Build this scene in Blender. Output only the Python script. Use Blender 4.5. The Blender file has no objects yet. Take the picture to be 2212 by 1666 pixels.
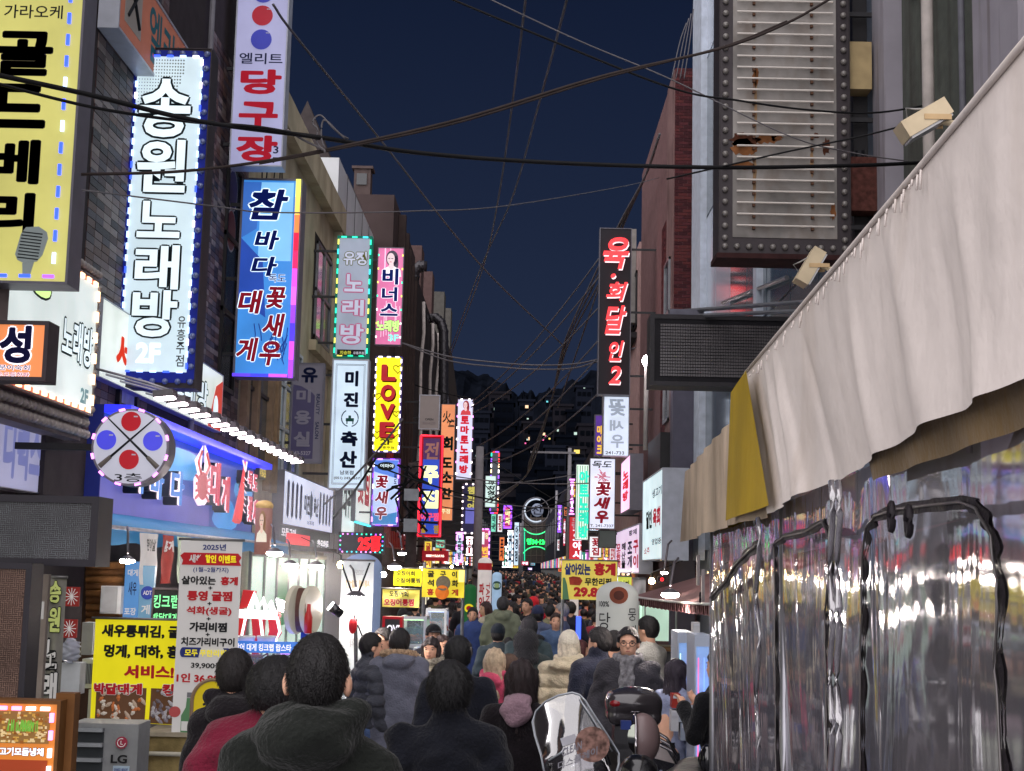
import bpy, math, random
import numpy as np
from mathutils import Vector, Matrix
R = random.Random(7)
S = bpy.context.scene
COL = S.collection
# ------------------------------------------------------------------ camera
W, H, F = 2212.0, 1666.0, 3072.0          # picture grid used for measuring, focal length in the same unit
CAM = np.array([0.0, 0.0, 1.94])
def _n(v):
    v = np.array(v, float); return v / np.linalg.norm(v)
_yc = _n([(1120 - W/2)/F, -(1230 - H/2)/F, -1.0])        # the street's direction seen by the camera
_z0 = np.array([math.sin(math.radians(1.25)), math.cos(math.radians(1.25)), 0.0])
_zc = _n(_z0 - _z0.dot(_yc) * _yc)
_xc = np.cross(_yc, _zc)
ROT = np.array([_xc, _yc, _zc])                            # world <- camera
cam = bpy.data.cameras.new('camera'); camo = bpy.data.objects.new('camera', cam); COL.objects.link(camo)
camo.matrix_world = Matrix([[*ROT[0], CAM[0]], [*ROT[1], CAM[1]], [*ROT[2], CAM[2]], [0, 0, 0, 1]])
cam.sensor_width = 36; cam.lens = F / W * 36; cam.clip_end = 3000; cam.clip_start = 0.05
S.camera = camo
# ------------------------------------------------------------------ night sky, faint sky light, exposure
world = bpy.data.worlds.new('World'); S.world = world; world.use_nodes = True
nt = world.node_tree; nt.nodes.clear()
wo = nt.nodes.new('ShaderNodeOutputWorld'); bg = nt.nodes.new('ShaderNodeBackground')
tc = nt.nodes.new('ShaderNodeTexCoord'); sx = nt.nodes.new('ShaderNodeSeparateXYZ'); cr = nt.nodes.new('ShaderNodeValToRGB')
nt.links.new(tc.outputs['Generated'], sx.inputs[0]); nt.links.new(sx.outputs['Z'], cr.inputs[0])
cr.color_ramp.elements[0].position = 0.0; cr.color_ramp.elements[0].color = (0.018, 0.028, 0.060, 1)
cr.color_ramp.elements[1].position = 0.42; cr.color_ramp.elements[1].color = (0.0048, 0.0092, 0.027, 1)
nt.links.new(cr.outputs[0], bg.inputs[0]); bg.inputs[1].default_value = 1.0
nt.links.new(bg.outputs[0], wo.inputs[0])
sun = bpy.data.lights.new('city_glow_sun', 'SUN'); sun.energy = 5.0; sun.angle = math.radians(120); sun.color = (1.0, 0.95, 0.97)
suno = bpy.data.objects.new('city_glow_sun', sun); COL.objects.link(suno)
suno.rotation_euler = Vector((-0.36, -0.70, 0.60)).to_track_quat('Z', 'Y').to_euler()
S.view_settings.view_transform = 'Standard'; S.view_settings.look = 'None'
S.view_settings.exposure = 0.2; S.view_settings.gamma = 1; S.view_settings.use_curve_mapping = False
S.render.engine = 'CYCLES'
cy = S.cycles
cy.use_denoising = True
cy.max_bounces = 6; cy.diffuse_bounces = 2; cy.glossy_bounces = 3; cy.transmission_bounces = 4; cy.transparent_max_bounces = 12
cy.sample_clamp_indirect = 4; cy.use_light_tree = True; cy.caustics_reflective = False; cy.caustics_refractive = False
# ------------------------------------------------------------------ measuring helpers
def ray(u, v):
    return ROT @ np.array([(u - W/2)/F, -(v - H/2)/F, -1.0])
def P(u, v, d):
    r = ray(u, v); return CAM + r * ((d - CAM[1]) / r[1])
def PX(u, v, x):
    r = ray(u, v); return CAM + r * ((x - CAM[0]) / r[0])
def proj(p):
    c = ROT.T @ (np.array(p, float) - CAM); return (W/2 + F*c[0]/-c[2], H/2 - F*c[1]/-c[2])
_gy = [-5, 4, 14, 34, 60, 100, 150, 2000]; _gz = [0, 0, -.36, -.70, -.45, -.12, .05, .05]
def gz(y): return float(np.interp(y, _gy, _gz))
# ------------------------------------------------------------------ materials
def lin(c):
    out = []
    for k in c[:3]:
        k = k / 255.0
        out.append(k/12.92 if k <= .04045 else ((k+.055)/1.055)**2.4)
    return out
MATS = {}
def M(name, rgb, rough=.7, metal=0, var=.18, scale=6.0, bump=0.0, emit=0, coat=0, alpha=1, spec=None, detail=4):
    """procedural surface: base colour (0-255 display values) broken by noise; optional emission for things that give off light"""
    if name in MATS: return MATS[name]
    if spec is None: spec = .5 if rough < .42 or metal else .16
    m = bpy.data.materials.new(name); MATS[name] = m; m.use_nodes = True
    t = m.node_tree; b = t.nodes['Principled BSDF']; L = t.links.new
    tc = t.nodes.new('ShaderNodeTexCoord'); nz = t.nodes.new('ShaderNodeTexNoise')
    nz.inputs['Scale'].default_value = scale; nz.inputs['Detail'].default_value = detail
    L(tc.outputs['Object'], nz.inputs['Vector'])
    mr = t.nodes.new('ShaderNodeMapRange'); mr.inputs['From Min'].default_value = .3; mr.inputs['From Max'].default_value = .7
    mr.inputs['To Min'].default_value = 1 - var; mr.inputs['To Max'].default_value = 1 + var*.6
    L(nz.outputs['Fac'], mr.inputs['Value'])
    mx = t.nodes.new('ShaderNodeMix'); mx.data_type = 'RGBA'; mx.blend_type = 'MULTIPLY'; mx.inputs[0].default_value = 1
    c = lin(rgb); mx.inputs[6].default_value = (*c, 1); L(mr.outputs[0], mx.inputs[7])
    if emit:
        L(mx.outputs[2], b.inputs['Emission Color']); b.inputs['Emission Strength'].default_value = emit
        b.inputs['Base Color'].default_value = (c[0]*.5, c[1]*.5, c[2]*.5, 1)
    else:
        L(mx.outputs[2], b.inputs['Base Color'])
    b.inputs['Roughness'].default_value = rough; b.inputs['Metallic'].default_value = metal
    b.inputs['Coat Weight'].default_value = coat; b.inputs['Specular IOR Level'].default_value = spec
    if alpha < 1: b.inputs['Alpha'].default_value = alpha
    if bump:
        bp = t.nodes.new('ShaderNodeBump'); bp.inputs['Strength'].default_value = bump; bp.inputs['Distance'].default_value = .02
        n2 = t.nodes.new('ShaderNodeTexNoise'); n2.inputs['Scale'].default_value = scale*6; n2.inputs['Detail'].default_value = 5
        L(tc.outputs['Object'], n2.inputs['Vector']); L(n2.outputs['Fac'], bp.inputs['Height']); L(bp.outputs[0], b.inputs['Normal'])
    return m
def E(name, rgb, k=1.0, var=.2, scale=1.7):
    return M(name, rgb, rough=.35, var=var, scale=scale, emit=k)
# ------------------------------------------------------------------ objects
def tag(o, label=None, cat=None, group=None, kind=None):
    if label: o['label'] = label
    if cat: o['category'] = cat
    if group: o['group'] = group
    if kind: o['kind'] = kind
    return o
def thing(name, label, cat, loc=(0, 0, 0), group=None, rz=0):
    o = bpy.data.objects.new(name, None); COL.objects.link(o); o.empty_display_size = .1
    o.location = [float(k) for k in loc]; o.rotation_euler = (0, 0, rz)
    return tag(o, label, cat, group)
def rootloc(p):
    while p.parent: p = p.parent
    return np.array(p.location) if p.type == 'EMPTY' else np.zeros(3)
class MB:
    def __init__(s): s.v = []; s.f = []; s.m = []; s.n = 0
    def add(s, v, f, mi=0):
        v = np.asarray(v, float).reshape(-1, 3); s.v.append(v)
        b = s.n; s.f += [tuple(i + b for i in q) for q in f]; s.m += [mi]*len(f); s.n += len(v); return s
    def obox(s, c, ax, ay, az, mi=0):       # centre and three half-axis vectors
        c = np.array(c, float); ax = np.array(ax, float); ay = np.array(ay, float); az = np.array(az, float)
        v = [c+i*ax+j*ay+k*az for k in (-1, 1) for j in (-1, 1) for i in (-1, 1)]
        f = [(0, 2, 3, 1), (4, 5, 7, 6), (0, 1, 5, 4), (2, 6, 7, 3), (0, 4, 6, 2), (1, 3, 7, 5)]
        if np.dot(np.cross(ax, ay), az) < 0: f = [q[::-1] for q in f]
        return s.add(v, f, mi)
    def box(s, a, b, mi=0):
        a = np.minimum(a, b).astype(float) if True else a; 
        return s
    def bx(s, x0, x1, y0, y1, z0, z1, mi=0):
        return s.obox(((x0+x1)/2, (y0+y1)/2, (z0+z1)/2), (abs(x1-x0)/2, 0, 0), (0, abs(y1-y0)/2, 0), (0, 0, abs(z1-z0)/2), mi)
    def cyl(s, p0, p1, r0, r1=None, n=10, mi=0, cap=True):
        r1 = r0 if r1 is None else r1
        p0 = np.array(p0, float); p1 = np.array(p1, float); d = _n(p1-p0)
        a = _n(np.cross(d, [0, 0, 1] if abs(d[2]) < .9 else [1, 0, 0])); b = np.cross(d, a)
        v = []
        for p, r in ((p0, r0), (p1, r1)):
            for i in range(n):
                t = 2*math.pi*i/n; v.append(p + a*r*math.cos(t) + b*r*math.sin(t))
        f = [(i, (i+1) % n, n+(i+1) % n, n+i) for i in range(n)]
        if cap: f += [tuple(range(n))[::-1], tuple(range(n, 2*n))]
        return s.add(v, f, mi)
    def tube(s, pts, r, n=6, mi=0):
        pts = [np.array(p, float) for p in pts]; v = []; m = len(pts)
        up = np.array([0, 0, 1.0])
        for k, p in enumerate(pts):
            d = _n(pts[min(k+1, m-1)] - pts[max(k-1, 0)])
            a = np.cross(d, up)
            a = _n(a if np.linalg.norm(a) > .05 else np.cross(d, [1, 0, 0])); b = np.cross(d, a)
            rr = r[k] if hasattr(r, '__len__') else r
            for i in range(n):
                t = 2*math.pi*i/n; v.append(p + a*rr*math.cos(t) + b*rr*math.sin(t))
        f = [(k*n+i, k*n+(i+1) % n, (k+1)*n+(i+1) % n, (k+1)*n+i) for k in range(m-1) for i in range(n)]
        f += [tuple(range(n))[::-1], tuple(range((m-1)*n, m*n))]
        return s.add(v, f, mi)
    def ball(s, c, r, n=10, k=6, mi=0):
        c = np.array(c, float); r = np.array(r if hasattr(r, '__len__') else (r, r, r), float); v = [c + r*[0, 0, -1]]
        for j in range(1, k):
            ph = -math.pi/2 + math.pi*j/k
            for i in range(n):
                t = 2*math.pi*i/n; v.append(c + r*[math.cos(ph)*math.cos(t), math.cos(ph)*math.sin(t), math.sin(ph)])
        v.append(c + r*[0, 0, 1]); f = [(0, 1+(i+1) % n, 1+i) for i in range(n)]
        for j in range(k-2):
            b = 1+j*n; f += [(b+i, b+(i+1) % n, b+n+(i+1) % n, b+n+i) for i in range(n)]
        b = 1+(k-2)*n; f += [(b+i, b+(i+1) % n, len(v)-1) for i in range(n)]
        return s.add(v, f, mi)
    def poly(s, pts, thick, nrm, mi=0):       # flat outline given thickness along nrm
        pts = [np.array(p, float) for p in pts]; nrm = np.array(nrm, float)*thick; n = len(pts)
        v = pts + [p + nrm for p in pts]
        f = [tuple(range(n))[::-1], tuple(range(n, 2*n))] + [(i, (i+1) % n, n+(i+1) % n, n+i) for i in range(n)]
        return s.add(v, f, mi)
    def lathe(s, c, prof, n=24, mi=0):        # profile of (radius, z)
        c = np.array(c, float); v = []
        for r, z in prof:
            for i in range(n):
                t = 2*math.pi*i/n; v.append(c + [r*math.cos(t), r*math.sin(t), z])
        f = [(k*n+i, k*n+(i+1) % n, (k+1)*n+(i+1) % n, (k+1)*n+i) for k in range(len(prof)-1) for i in range(n)]
        return s.add(v, f, mi)
    def mesh(s, name, mats, off=None, smooth=False):
        v = np.concatenate(s.v) if s.v else np.zeros((0, 3))
        if off is not None: v = v - off
        me = bpy.data.meshes.new(name); me.from_pydata(v.tolist(), [], s.f)
        if not isinstance(mats, (list, tuple)): mats = [mats]
        for q in mats: me.materials.append(q)
        if len(mats) > 1: me.polygons.foreach_set('material_index', s.m)
        if smooth: me.polygons.foreach_set('use_smooth', [True]*len(s.f))
        me.update(); return me
    def build(s, name, mats, parent=None, smooth=False, kind=None, **kw):
        me = s.mesh(name, mats, rootloc(parent) if parent else None, smooth)
        o = bpy.data.objects.new(name, me); COL.objects.link(o)
        if parent: o.parent = parent
        return tag(o, kind=kind, **kw)
def inst(name, me, parent, loc, scale=None, rot=None):
    o = bpy.data.objects.new(name, me); COL.objects.link(o)
    if parent: o.parent = parent; loc = np.array(loc) - rootloc(parent)
    o.location = [float(k) for k in loc]
    if scale is not None: o.scale = scale
    if rot is not None: o.rotation_euler = rot
    return o
def copy_thing(root, loc, rz=None, label=None, group=None):
    def cp(o, par):
        c = o.copy(); COL.objects.link(c)
        if par: c.parent = par
        for ch in o.children: cp(ch, c)
        return c
    r = cp(root, None); r.location = [float(k) for k in loc]
    if rz is not None: r.rotation_euler = (0, 0, rz)
    if label: r['label'] = label
    if group: r['group'] = group
    return r
# ------------------------------------------------------------------ lettering
_tc = bpy.data.curves.new('lettering_source', 'FONT'); _to = bpy.data.objects.new('lettering_source', _tc)
_ts = bpy.data.scenes.new('lettering_workspace'); _ts.collection.objects.link(_to); _vl = _ts.view_layers[0]      # glyph outlines are worked out in an empty side scene
_GL = {}; import time; _T0 = time.time()
def glyph(txt, bold, ext):
    k = (txt, bold, ext)
    if k in _GL: return _GL[k]
    b0, spread = (bold, 0) if bold <= .03 else (.015, bold-.012)
    _tc.body = txt; _tc.size = 1; _tc.offset = b0; _tc.extrude = .5 if ext else 0; _tc.resolution_u = 3
    _to.update_tag(); _vl.update(); dg = _vl.depsgraph
    me = bpy.data.meshes.new_from_object(_to.evaluated_get(dg))
    n = len(me.vertices); v = np.zeros(n*3); me.vertices.foreach_get('co', v); v = v.reshape(-1, 3)
    f = [tuple(p.vertices) for p in me.polygons]
    bpy.data.meshes.remove(me)
    if n == 0: v = np.zeros((1, 3)); f = []
    elif spread:                                     # heavier strokes: the outline repeated round a small circle
        V = []; Fc = []
        for q in range(8):
            a = q*math.pi/4+.2; V.append(v + [spread*math.cos(a), spread*math.sin(a), q*(.004 if ext else .00015)]); Fc += [tuple(i+q*n for i in p_) for p_ in f]
        v = np.concatenate(V); f = Fc
    _GL[k] = (v, f, v[:, :2].min(0), v[:, :2].max(0)); return _GL[k]
class Fr:
    """a rectangular face: top-left corner O, unit vectors ex (reading direction) and n (outward), size w x h"""
    def __init__(s, O, ex, n, w, h):
        s.O = np.array(O, float); s.ex = _n(ex); s.n = _n(n); s.w = w; s.h = h; s.up = np.array([0, 0, 1.0])
    def pt(s, fx, fy, off=0): return s.O + s.ex*(s.w*fx) - s.up*(s.h*fy) + s.n*off
    def box(s, mb, x0, y0, x1, y1, a, b, mi=0):
        c = s.pt((x0+x1)/2, (y0+y1)/2, (a+b)/2)
        return mb.obox(c, s.ex*(s.w*abs(x1-x0)/2), s.n*(abs(b-a)/2), s.up*(s.h*abs(y1-y0)/2), mi)
def FP(u0, v0, u1, v1, d, y=-1):
    """face across the street (facing the camera) measured at mid height / mid width"""
    um = (u0+u1)/2; vm = (v0+v1)/2
    xl = P(u0, vm, d)[0]; xr = P(u1, vm, d)[0]; zt = P(um, v0, d)[2]; zb = P(um, v1, d)[2]
    return Fr((xl, d, zt), (1, 0, 0), (0, -1, 0), xr-xl, zt-zb)
def FS(X, u0, u1, vt, vb, at=0):
    """face along the street at x = X; vt, vb measured at the left (at=0) or right (at=1) end"""
    vm = (vt+vb)/2
    ua = (u0, u1)[at]
    ya = PX(ua, vm, X)[1]
    zt = P(ua, vt, ya)[2]; zb = P(ua, vb, ya)[2]
    ub = (u1, u0)[at]; vmb = 1230 + (vm-1230)*(ub-1120)/(ua-1120)
    yb = PX(ub, vmb, X)[1]
    yl, yr = (ya, yb) if at == 0 else (yb, ya)
    if X < 0: return Fr((X, yl, zt), (0, 1, 0), (1, 0, 0), abs(yr-yl), zt-zb)
    return Fr((X, yl, zt), (0, -1, 0), (-1, 0, 0), abs(yr-yl), zt-zb)
def letters(mb, fr, txt, x0, y0, x1, y1, bold=.02, off=.006, thick=0.0, vert=False, shear=0.0, gap=.1, mi=0, grow=0.0, mirror=False, rot=0):
    """fit txt (or, vertical, each of its characters) into the box given in fractions of the face"""
    if vert:
        n = len(txt); ch = (y1-y0)/n
        for i, c in enumerate(txt):
            if c != ' ': letters(mb, fr, c, x0, y0+ch*(i+gap/2), x1, y0+ch*(i+1-gap/2), bold, off, thick, False, shear, gap, mi, grow, mirror, rot)
        return mb
    v0, f, a, b = glyph(txt, bold, thick > 0)
    _, _, a0, b0 = glyph(txt, min(bold, .02), thick > 0) if grow else (0, 0, a, b)
    sz = np.maximum(b0-a0, 1e-4)
    if rot:                                        # letters turned a quarter clockwise
        q = (v0[:, 1]-a0[1])/sz[1]; p = (v0[:, 0]-a0[0])/sz[0]
        X = x0 + (x1-x0)*q; Y = y0 + (y1-y0)*p
    else:
        px = (v0[:, 0]-a0[0])/sz[0]; py = (v0[:, 1]-a0[1])/sz[1]
        px = px + shear*(py-.5)
        if mirror: px = 1-px
        X = x0 + (x1-x0)*px; Y = y1 - (y1-y0)*py
    V = fr.O + np.outer(X*fr.w, fr.ex) - np.outer(Y*fr.h, fr.up) + np.outer(off + (v0[:, 2]+.5)*thick if thick else np.full(len(X), off), fr.n)
    if mirror or np.dot(np.cross(fr.ex, fr.up), fr.n) < 0: f = [q[::-1] for q in f]
    return mb.add(V, f, mi)
LED_ME = {}
def led_mesh(w, h, d, m):
    k = (round(w, 4), round(h, 4), m.name)
    if k not in LED_ME: LED_ME[k] = MB().bx(-w/2, w/2, -d/2, d/2, -h/2, h/2).mesh('led_module', m)
    return LED_ME[k]
def leds(fr, root, mats, inset=0.0, pitch=.15, size=(.06, .022), off=.01, sides='tblr', single=True, name='led_module'):
    """light modules round the edge of a face, each its own part while they can be told apart"""
    pts = []
    ix = inset/fr.w; iy = inset/fr.h
    nx = max(2, int(fr.w/pitch)); ny = max(2, int(fr.h/pitch))
    if 't' in sides: pts += [(ix+(1-2*ix)*(i+.5)/nx, iy, 0) for i in range(nx)]
    if 'b' in sides: pts += [(ix+(1-2*ix)*(i+.5)/nx, 1-iy, 0) for i in range(nx)]
    if 'l' in sides: pts += [(ix, iy+(1-2*iy)*(i+.5)/ny, 1) for i in range(ny)]
    if 'r' in sides: pts += [(1-ix, iy+(1-2*iy)*(i+.5)/ny, 1) for i in range(ny)]
    mb = MB(); rr = random.Random(3)
    rz = math.atan2(fr.ex[1], fr.ex[0])
    for fx, fy, vv in pts:
        m = mats[rr.randrange(len(mats))] if isinstance(mats, list) else mats
        a, b = (size[1], size[0]) if vv else size
        p = fr.pt(fx, fy, off)
        if single: inst(name, led_mesh(a, b, .02, m), root, p, rot=(0, 0, rz))
        else: mb.obox(p, fr.ex*a/2, fr.n*.01, fr.up*b/2, mats.index(m) if isinstance(mats, list) else 0)
    if not single: mb.build(name, mats, root)
def sign(name, label, fr, face, frame, depth=.22, border=.035, cat='sign', text=(), group=None, brackets=None, back=True):
    """a light-box sign: housing, face panel, lettering layers, brackets to the wall at x = brackets"""
    c = fr.pt(.5, 1, -depth/2)
    root = thing(name, label, cat, c, group)
    fr.box(MB(), 0, 0, 1, 1, -depth, 0).build('housing', frame, root)
    bx_ = border/fr.w; by_ = border/fr.h
    fr.box(MB(), bx_, by_, 1-bx_, 1-by_, 0, .004).build('face_panel', face, root)
    rim = MB()
    for q in ((0, 0, 1, by_), (0, 1-by_, 1, 1), (0, by_, bx_, 1-by_), (1-bx_, by_, 1, 1-by_)): fr.box(rim, *q, 0, .018)
    rim.build('rim', frame, root)
    put_text(fr, root, text)
    if brackets is not None:
        mb = MB(); y = fr.O[1]+depth/2
        xa = fr.O[0] if brackets < 0 else fr.O[0]+fr.w
        for fz in ((.12, .5, .88) if fr.h > 2.2 else (.2, .8)):
            z = fr.O[2]-fr.h*fz
            if abs(xa-brackets) > .03:
                mb.bx(min(xa, brackets), max(xa, brackets), y-.02, y+.02, z-.025, z+.025)
        if mb.n: mb.build('bracket', M('bracket_steel', (60, 60, 62), .5, .8), root)
    return root
def put_text(fr, root, text):
    for t in text:
        s, x0, y0, x1, y1, m = t[:6]; kw = dict(t[6]) if len(t) > 6 else {}
        out = kw.pop('out', None); nm = kw.pop('name', 'lettering')
        off = kw.get('off', .008)
        if out:
            k2 = dict(kw); k2['bold'] = kw.get('bold', .02)+out[1]; k2['off'] = off; k2['grow'] = 1; k2['thick'] = kw.get('thick', 0)*.7
            o_ = letters(MB(), fr, s, x0, y0, x1, y1, **k2).build(nm+'_outline', out[0], root)
            kw['off'] = off+.003+kw.get('thick', 0)*.05
            kw['grow'] = 1
        else: kw['off'] = off
        letters(MB(), fr, s, x0, y0, x1, y1, **kw).build(nm, m, root)
def cable(label, pts, r=.012, sag=0, group='overhead cables', mat=None, n=22, name='cable'):
    """a cable through measured points (u, v, depth), one object each"""
    q = [P(*p) for p in pts]; out = []
    if len(q) == 2:
        for i in range(n+1):
            t = i/n; p = q[0]*(1-t)+q[1]*t; p[2] -= sag*4*t*(1-t); out.append(p)
    else:
        q = [q[0]*2-q[1]] + q + [q[-1]*2-q[-2]]
        for k in range(1, len(q)-2):
            for i in range(8):
                t = i/8; a, b, c, d = q[k-1:k+3]
                out.append(.5*((2*b)+(-a+c)*t+(2*a-5*b+4*c-d)*t*t+(-a+3*b-3*c+d)*t**3))
        out.append(q[-2])
    o = MB().tube(out, r, 6).build(name, mat or M('cable_black', (22, 22, 24), .6), smooth=True)
    return tag(o, label, 'cable', group)
_t=[time.time()]
def tick(n): print('TICK', n, round(time.time()-_t[0],1)); _t[0]=time.time()
# ------------------------------------------------------------------ ground, hill
gm = M('paving_grey', (112, 112, 120), .45, var=.3, scale=1.5, bump=.3)
mb = MB()
ys = [-6, 4, 9, 14, 20, 27, 34, 47, 60, 80, 100, 150, 900]
v = []; 
for y in ys:
    for x in (-500, -6, 0, 6, 500): v.append((x, y, gz(y)-.006))
mb.add(v, [(k*5+i, k*5+i+1, (k+1)*5+i+1, (k+1)*5+i) for k in range(len(ys)-1) for i in range(4)])
street = mb.build('street_pavement', gm, kind='structure')
pm = [MB().bx(-.292, .292, -.292, .292, -.03, .004).mesh('paver', M('paver_%d' % i, c, .5, var=.25, scale=3, bump=.3)) for i, c in enumerate([(120, 120, 128), (104, 104, 112), (134, 131, 134)])]
k = 0
for j in range(30):
    y = 12.3+.6*j
    for i in range(-3, 7):
        x = .3+.6*i
        if k < 290:
            sl = math.atan2(gz(y+.5)-gz(y-.5), 1.0)
            inst('paver', pm[R.randrange(3)], street, (x, y, gz(y)), rot=(sl, 0, 0)); k += 1
mb = MB(); n = 60; v = []
prof = [(-400, 90), (-120, 76), (-40, 70), (-20, 67), (-9, 64), (-2, 59), (3, 59.5), (8, 60.5), (12, 62), (22, 66), (40, 74), (110, 84), (400, 88)]
px_, pz_ = [p[0] for p in prof], [p[1] for p in prof]
n = 150
for j in range(14):
    for i in range(n+1):
        x = (-1 if i < n/2 else 1)*300*abs(2*i/n-1)**2.2
        top = np.interp(x, px_, pz_) + .6*math.sin(x*.9)+.5*math.sin(x*2.3+1)+(R.uniform(-.5, .5) if j > 11 else 0)
        t = j/13; z = -1.3 + (top+1.3)*math.sin(min(1, t)*math.pi/2); y = 388+80*t
        v.append((x, y+4*math.sin(x*.2+j), z + (R.uniform(-.8, .8) if 0 < j < 12 else 0)))
mb.add(v, [(j*(n+1)+i, j*(n+1)+i+1, (j+1)*(n+1)+i+1, (j+1)*(n+1)+i) for j in range(13) for i in range(n)])
mb.build('hill', M('hill_wood', (14, 17, 24), 1.0, var=.5, scale=.15, spec=0), kind='structure')  # near-black colour stands in for the lack of light on the slope
# ------------------------------------------------------------------ tall blocks: houses on the hill with lit windows
lit = [E('window_light_white', (190, 220, 205), .6), E('window_light_warm', (250, 205, 160), .9), E('window_light_pink', (240, 90, 160), 1.3), E('window_light_cyan', (90, 205, 215), .8), E('window_light_yellow', (230, 200, 90), .9)]
dk = [M('far_wall_dark', (10, 13, 20), .95, spec=.0), M('far_wall_slate', (24, 27, 36), .95, spec=.0), M('far_wall_brown', (30, 29, 34), .95, spec=.0)]  # night darkness is put into these wall colours
hl = [(995, 900, 40, 60, 0), (1040, 905, 34, 50, 0), (1078, 868, 44, 70, 0), (1088, 890, 40, 80, 0), (1030, 950, 46, 60, 1), (1012, 1010, 40, 70, 2), (1095, 935, 34, 60, 0), (1137, 880, 30, 50, 0), (1150, 930, 40, 60, 1),
      (1168, 950, 46, 80, 0), (1192, 870, 30, 46, 3), (1215, 895, 40, 70, 1), (1240, 905, 30, 60, 0), (1262, 850, 34, 50, 0), (1270, 940, 40, 80, 0), (1222, 960, 40, 60, 1), (1200, 985, 44, 70, 0), (1245, 985, 36, 60, 4),
      (1120, 985, 44, 60, 2), (1085, 990, 40, 60, 0), (1060, 1040, 44, 60, 1), (1180, 1030, 40, 60, 0), (1262, 1010, 40, 60, 0), (1100, 1045, 40, 60, 0), (1135, 1050, 40, 50, 1), (1222, 1040, 44, 60, 0)]
wins = {0: [(1085, 869, 9, 8, 0), (1078, 885, 24, 8, 0)], 1: [], 2: [(1075, 1007, 5, 5, 2)]}
glow = [(1074, 869, 8, 6, 0), (1085, 868, 5, 5, 1), (1077, 884, 26, 8, 0), (1138, 879, 9, 9, 1), (1172, 867, 8, 6, 3), (1182, 868, 5, 5, 3), (1163, 902, 10, 5, 1), (1140, 905, 5, 4, 0), (1242, 864, 5, 5, 2), (1231, 891, 7, 10, 0), (1097, 915, 7, 10, 0),
        (1100, 932, 5, 5, 0), (1091, 934, 4, 4, 0), (1145, 948, 10, 10, 1), (1139, 950, 4, 5, 0), (1160, 955, 4, 4, 4), (1175, 938, 7, 8, 1), (1179, 943, 4, 5, 2), (1173, 950, 5, 5, 2), (1187, 948, 5, 5, 4), (1201, 946, 5, 5, 2), (1128, 962, 6, 6, 2), (1135, 958, 4, 4, 2),
        (1246, 938, 16, 12, 0), (1246, 976, 16, 12, 4), (1205, 930, 5, 7, 0), (1262, 838, 5, 4, 0), (1029, 985, 4, 4, 0), (1012, 960, 5, 4, 0), (1218, 840, 4, 4, 0), (1155, 868, 4, 3, 0), (1120, 932, 4, 4, 0)]
def far_d(v): return 262 + (1050-v)*.55
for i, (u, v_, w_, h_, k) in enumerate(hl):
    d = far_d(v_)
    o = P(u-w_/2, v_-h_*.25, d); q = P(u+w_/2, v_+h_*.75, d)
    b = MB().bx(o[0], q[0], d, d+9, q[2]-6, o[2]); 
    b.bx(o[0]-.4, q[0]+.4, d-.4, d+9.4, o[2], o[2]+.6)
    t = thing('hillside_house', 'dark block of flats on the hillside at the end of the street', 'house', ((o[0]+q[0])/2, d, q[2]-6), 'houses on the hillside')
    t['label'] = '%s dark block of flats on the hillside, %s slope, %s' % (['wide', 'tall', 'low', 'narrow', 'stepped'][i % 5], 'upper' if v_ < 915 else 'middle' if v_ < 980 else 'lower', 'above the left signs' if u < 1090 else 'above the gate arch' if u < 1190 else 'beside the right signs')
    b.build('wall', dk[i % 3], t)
    wm = MB(); nn = 0
    for j, (gu, gv, gw, gh, gk) in enumerate(glow):
        if gk is not None and abs(gu-u) < w_/2 and v_-h_*.25 < gv < v_+h_*.75:
            gw *= .75; gh *= .7; a_ = P(gu-gw/2, gv-gh/2, d); c_ = P(gu+gw/2, gv+gh/2, d)
            MB().bx(a_[0], c_[0], d-.25, d-.02, c_[2], a_[2]).build('window', lit[gk], t); glow[j] = (gu, gv, gw, gh, None)
    for r_ in range(3):
        for c in range(3):
            xx = o[0]+(q[0]-o[0])*(.2+.3*c); zz = o[2]-1.6-2.6*r_
            wm.bx(xx-.5, xx+.5, d-.12, d-.01, zz-.6, zz+.5)
    wm.build('dark_window', M('far_window_dark', (9, 11, 16), .8, spec=.0), t, kind='stuff')
# ------------------------------------------------------------------ pieces laid on a face (bricks, tiles)
_PM = {}
def pieces(fr, parent, name, mats, pw, ph, joint=.008, thick=.012, cap=290, stagger=True, keep=None, rnd=5, rng=None):
    rr = random.Random(rnd); nx = int(fr.w/pw)+1; ny = int(fr.h/ph)+1; L = []
    for j in range(ny):
        for i in range(nx+1):
            x0 = (i - (.5 if stagger and j % 2 else 0))*pw; x1 = x0+pw-joint
            x0 = max(x0, 0); x1 = min(x1, fr.w)
            if x1-x0 < pw*.2: continue
            z0 = j*ph; z1 = min(z0+ph-joint, fr.h)
            if z1-z0 < ph*.3: continue
            c = fr.pt((x0+x1)/2/fr.w, (z0+z1)/2/fr.h)
            if keep and not keep(c): continue
            L.append((c[1], c, (x1-x0)/2, (z1-z0)/2))
    L.sort(key=lambda q: (q[0], -q[1][2] if rng is None else rng(q[1])))
    stuff = MB(); cnt = 0
    for _, c, hw, hh in L:
        mi = rr.randrange(len(mats)); t = thick*rr.uniform(.7, 1.3)
        if cnt < cap:
            k = (name, mats[mi].name)
            if k not in _PM: _PM[k] = MB().bx(-1, 1, -1, 1, -1, 1).mesh(name, mats[mi])
            inst(name, _PM[k], parent, c, (hw, t/2+.004, hh), (0, 0, math.atan2(fr.ex[1], fr.ex[0]))); cnt += 1
        else:
            stuff.obox(c, fr.ex*hw, fr.n*(t/2+.004), fr.up*hh, mi)
    if stuff.n: stuff.build(name+'_field', mats, parent, kind='stuff')
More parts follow.
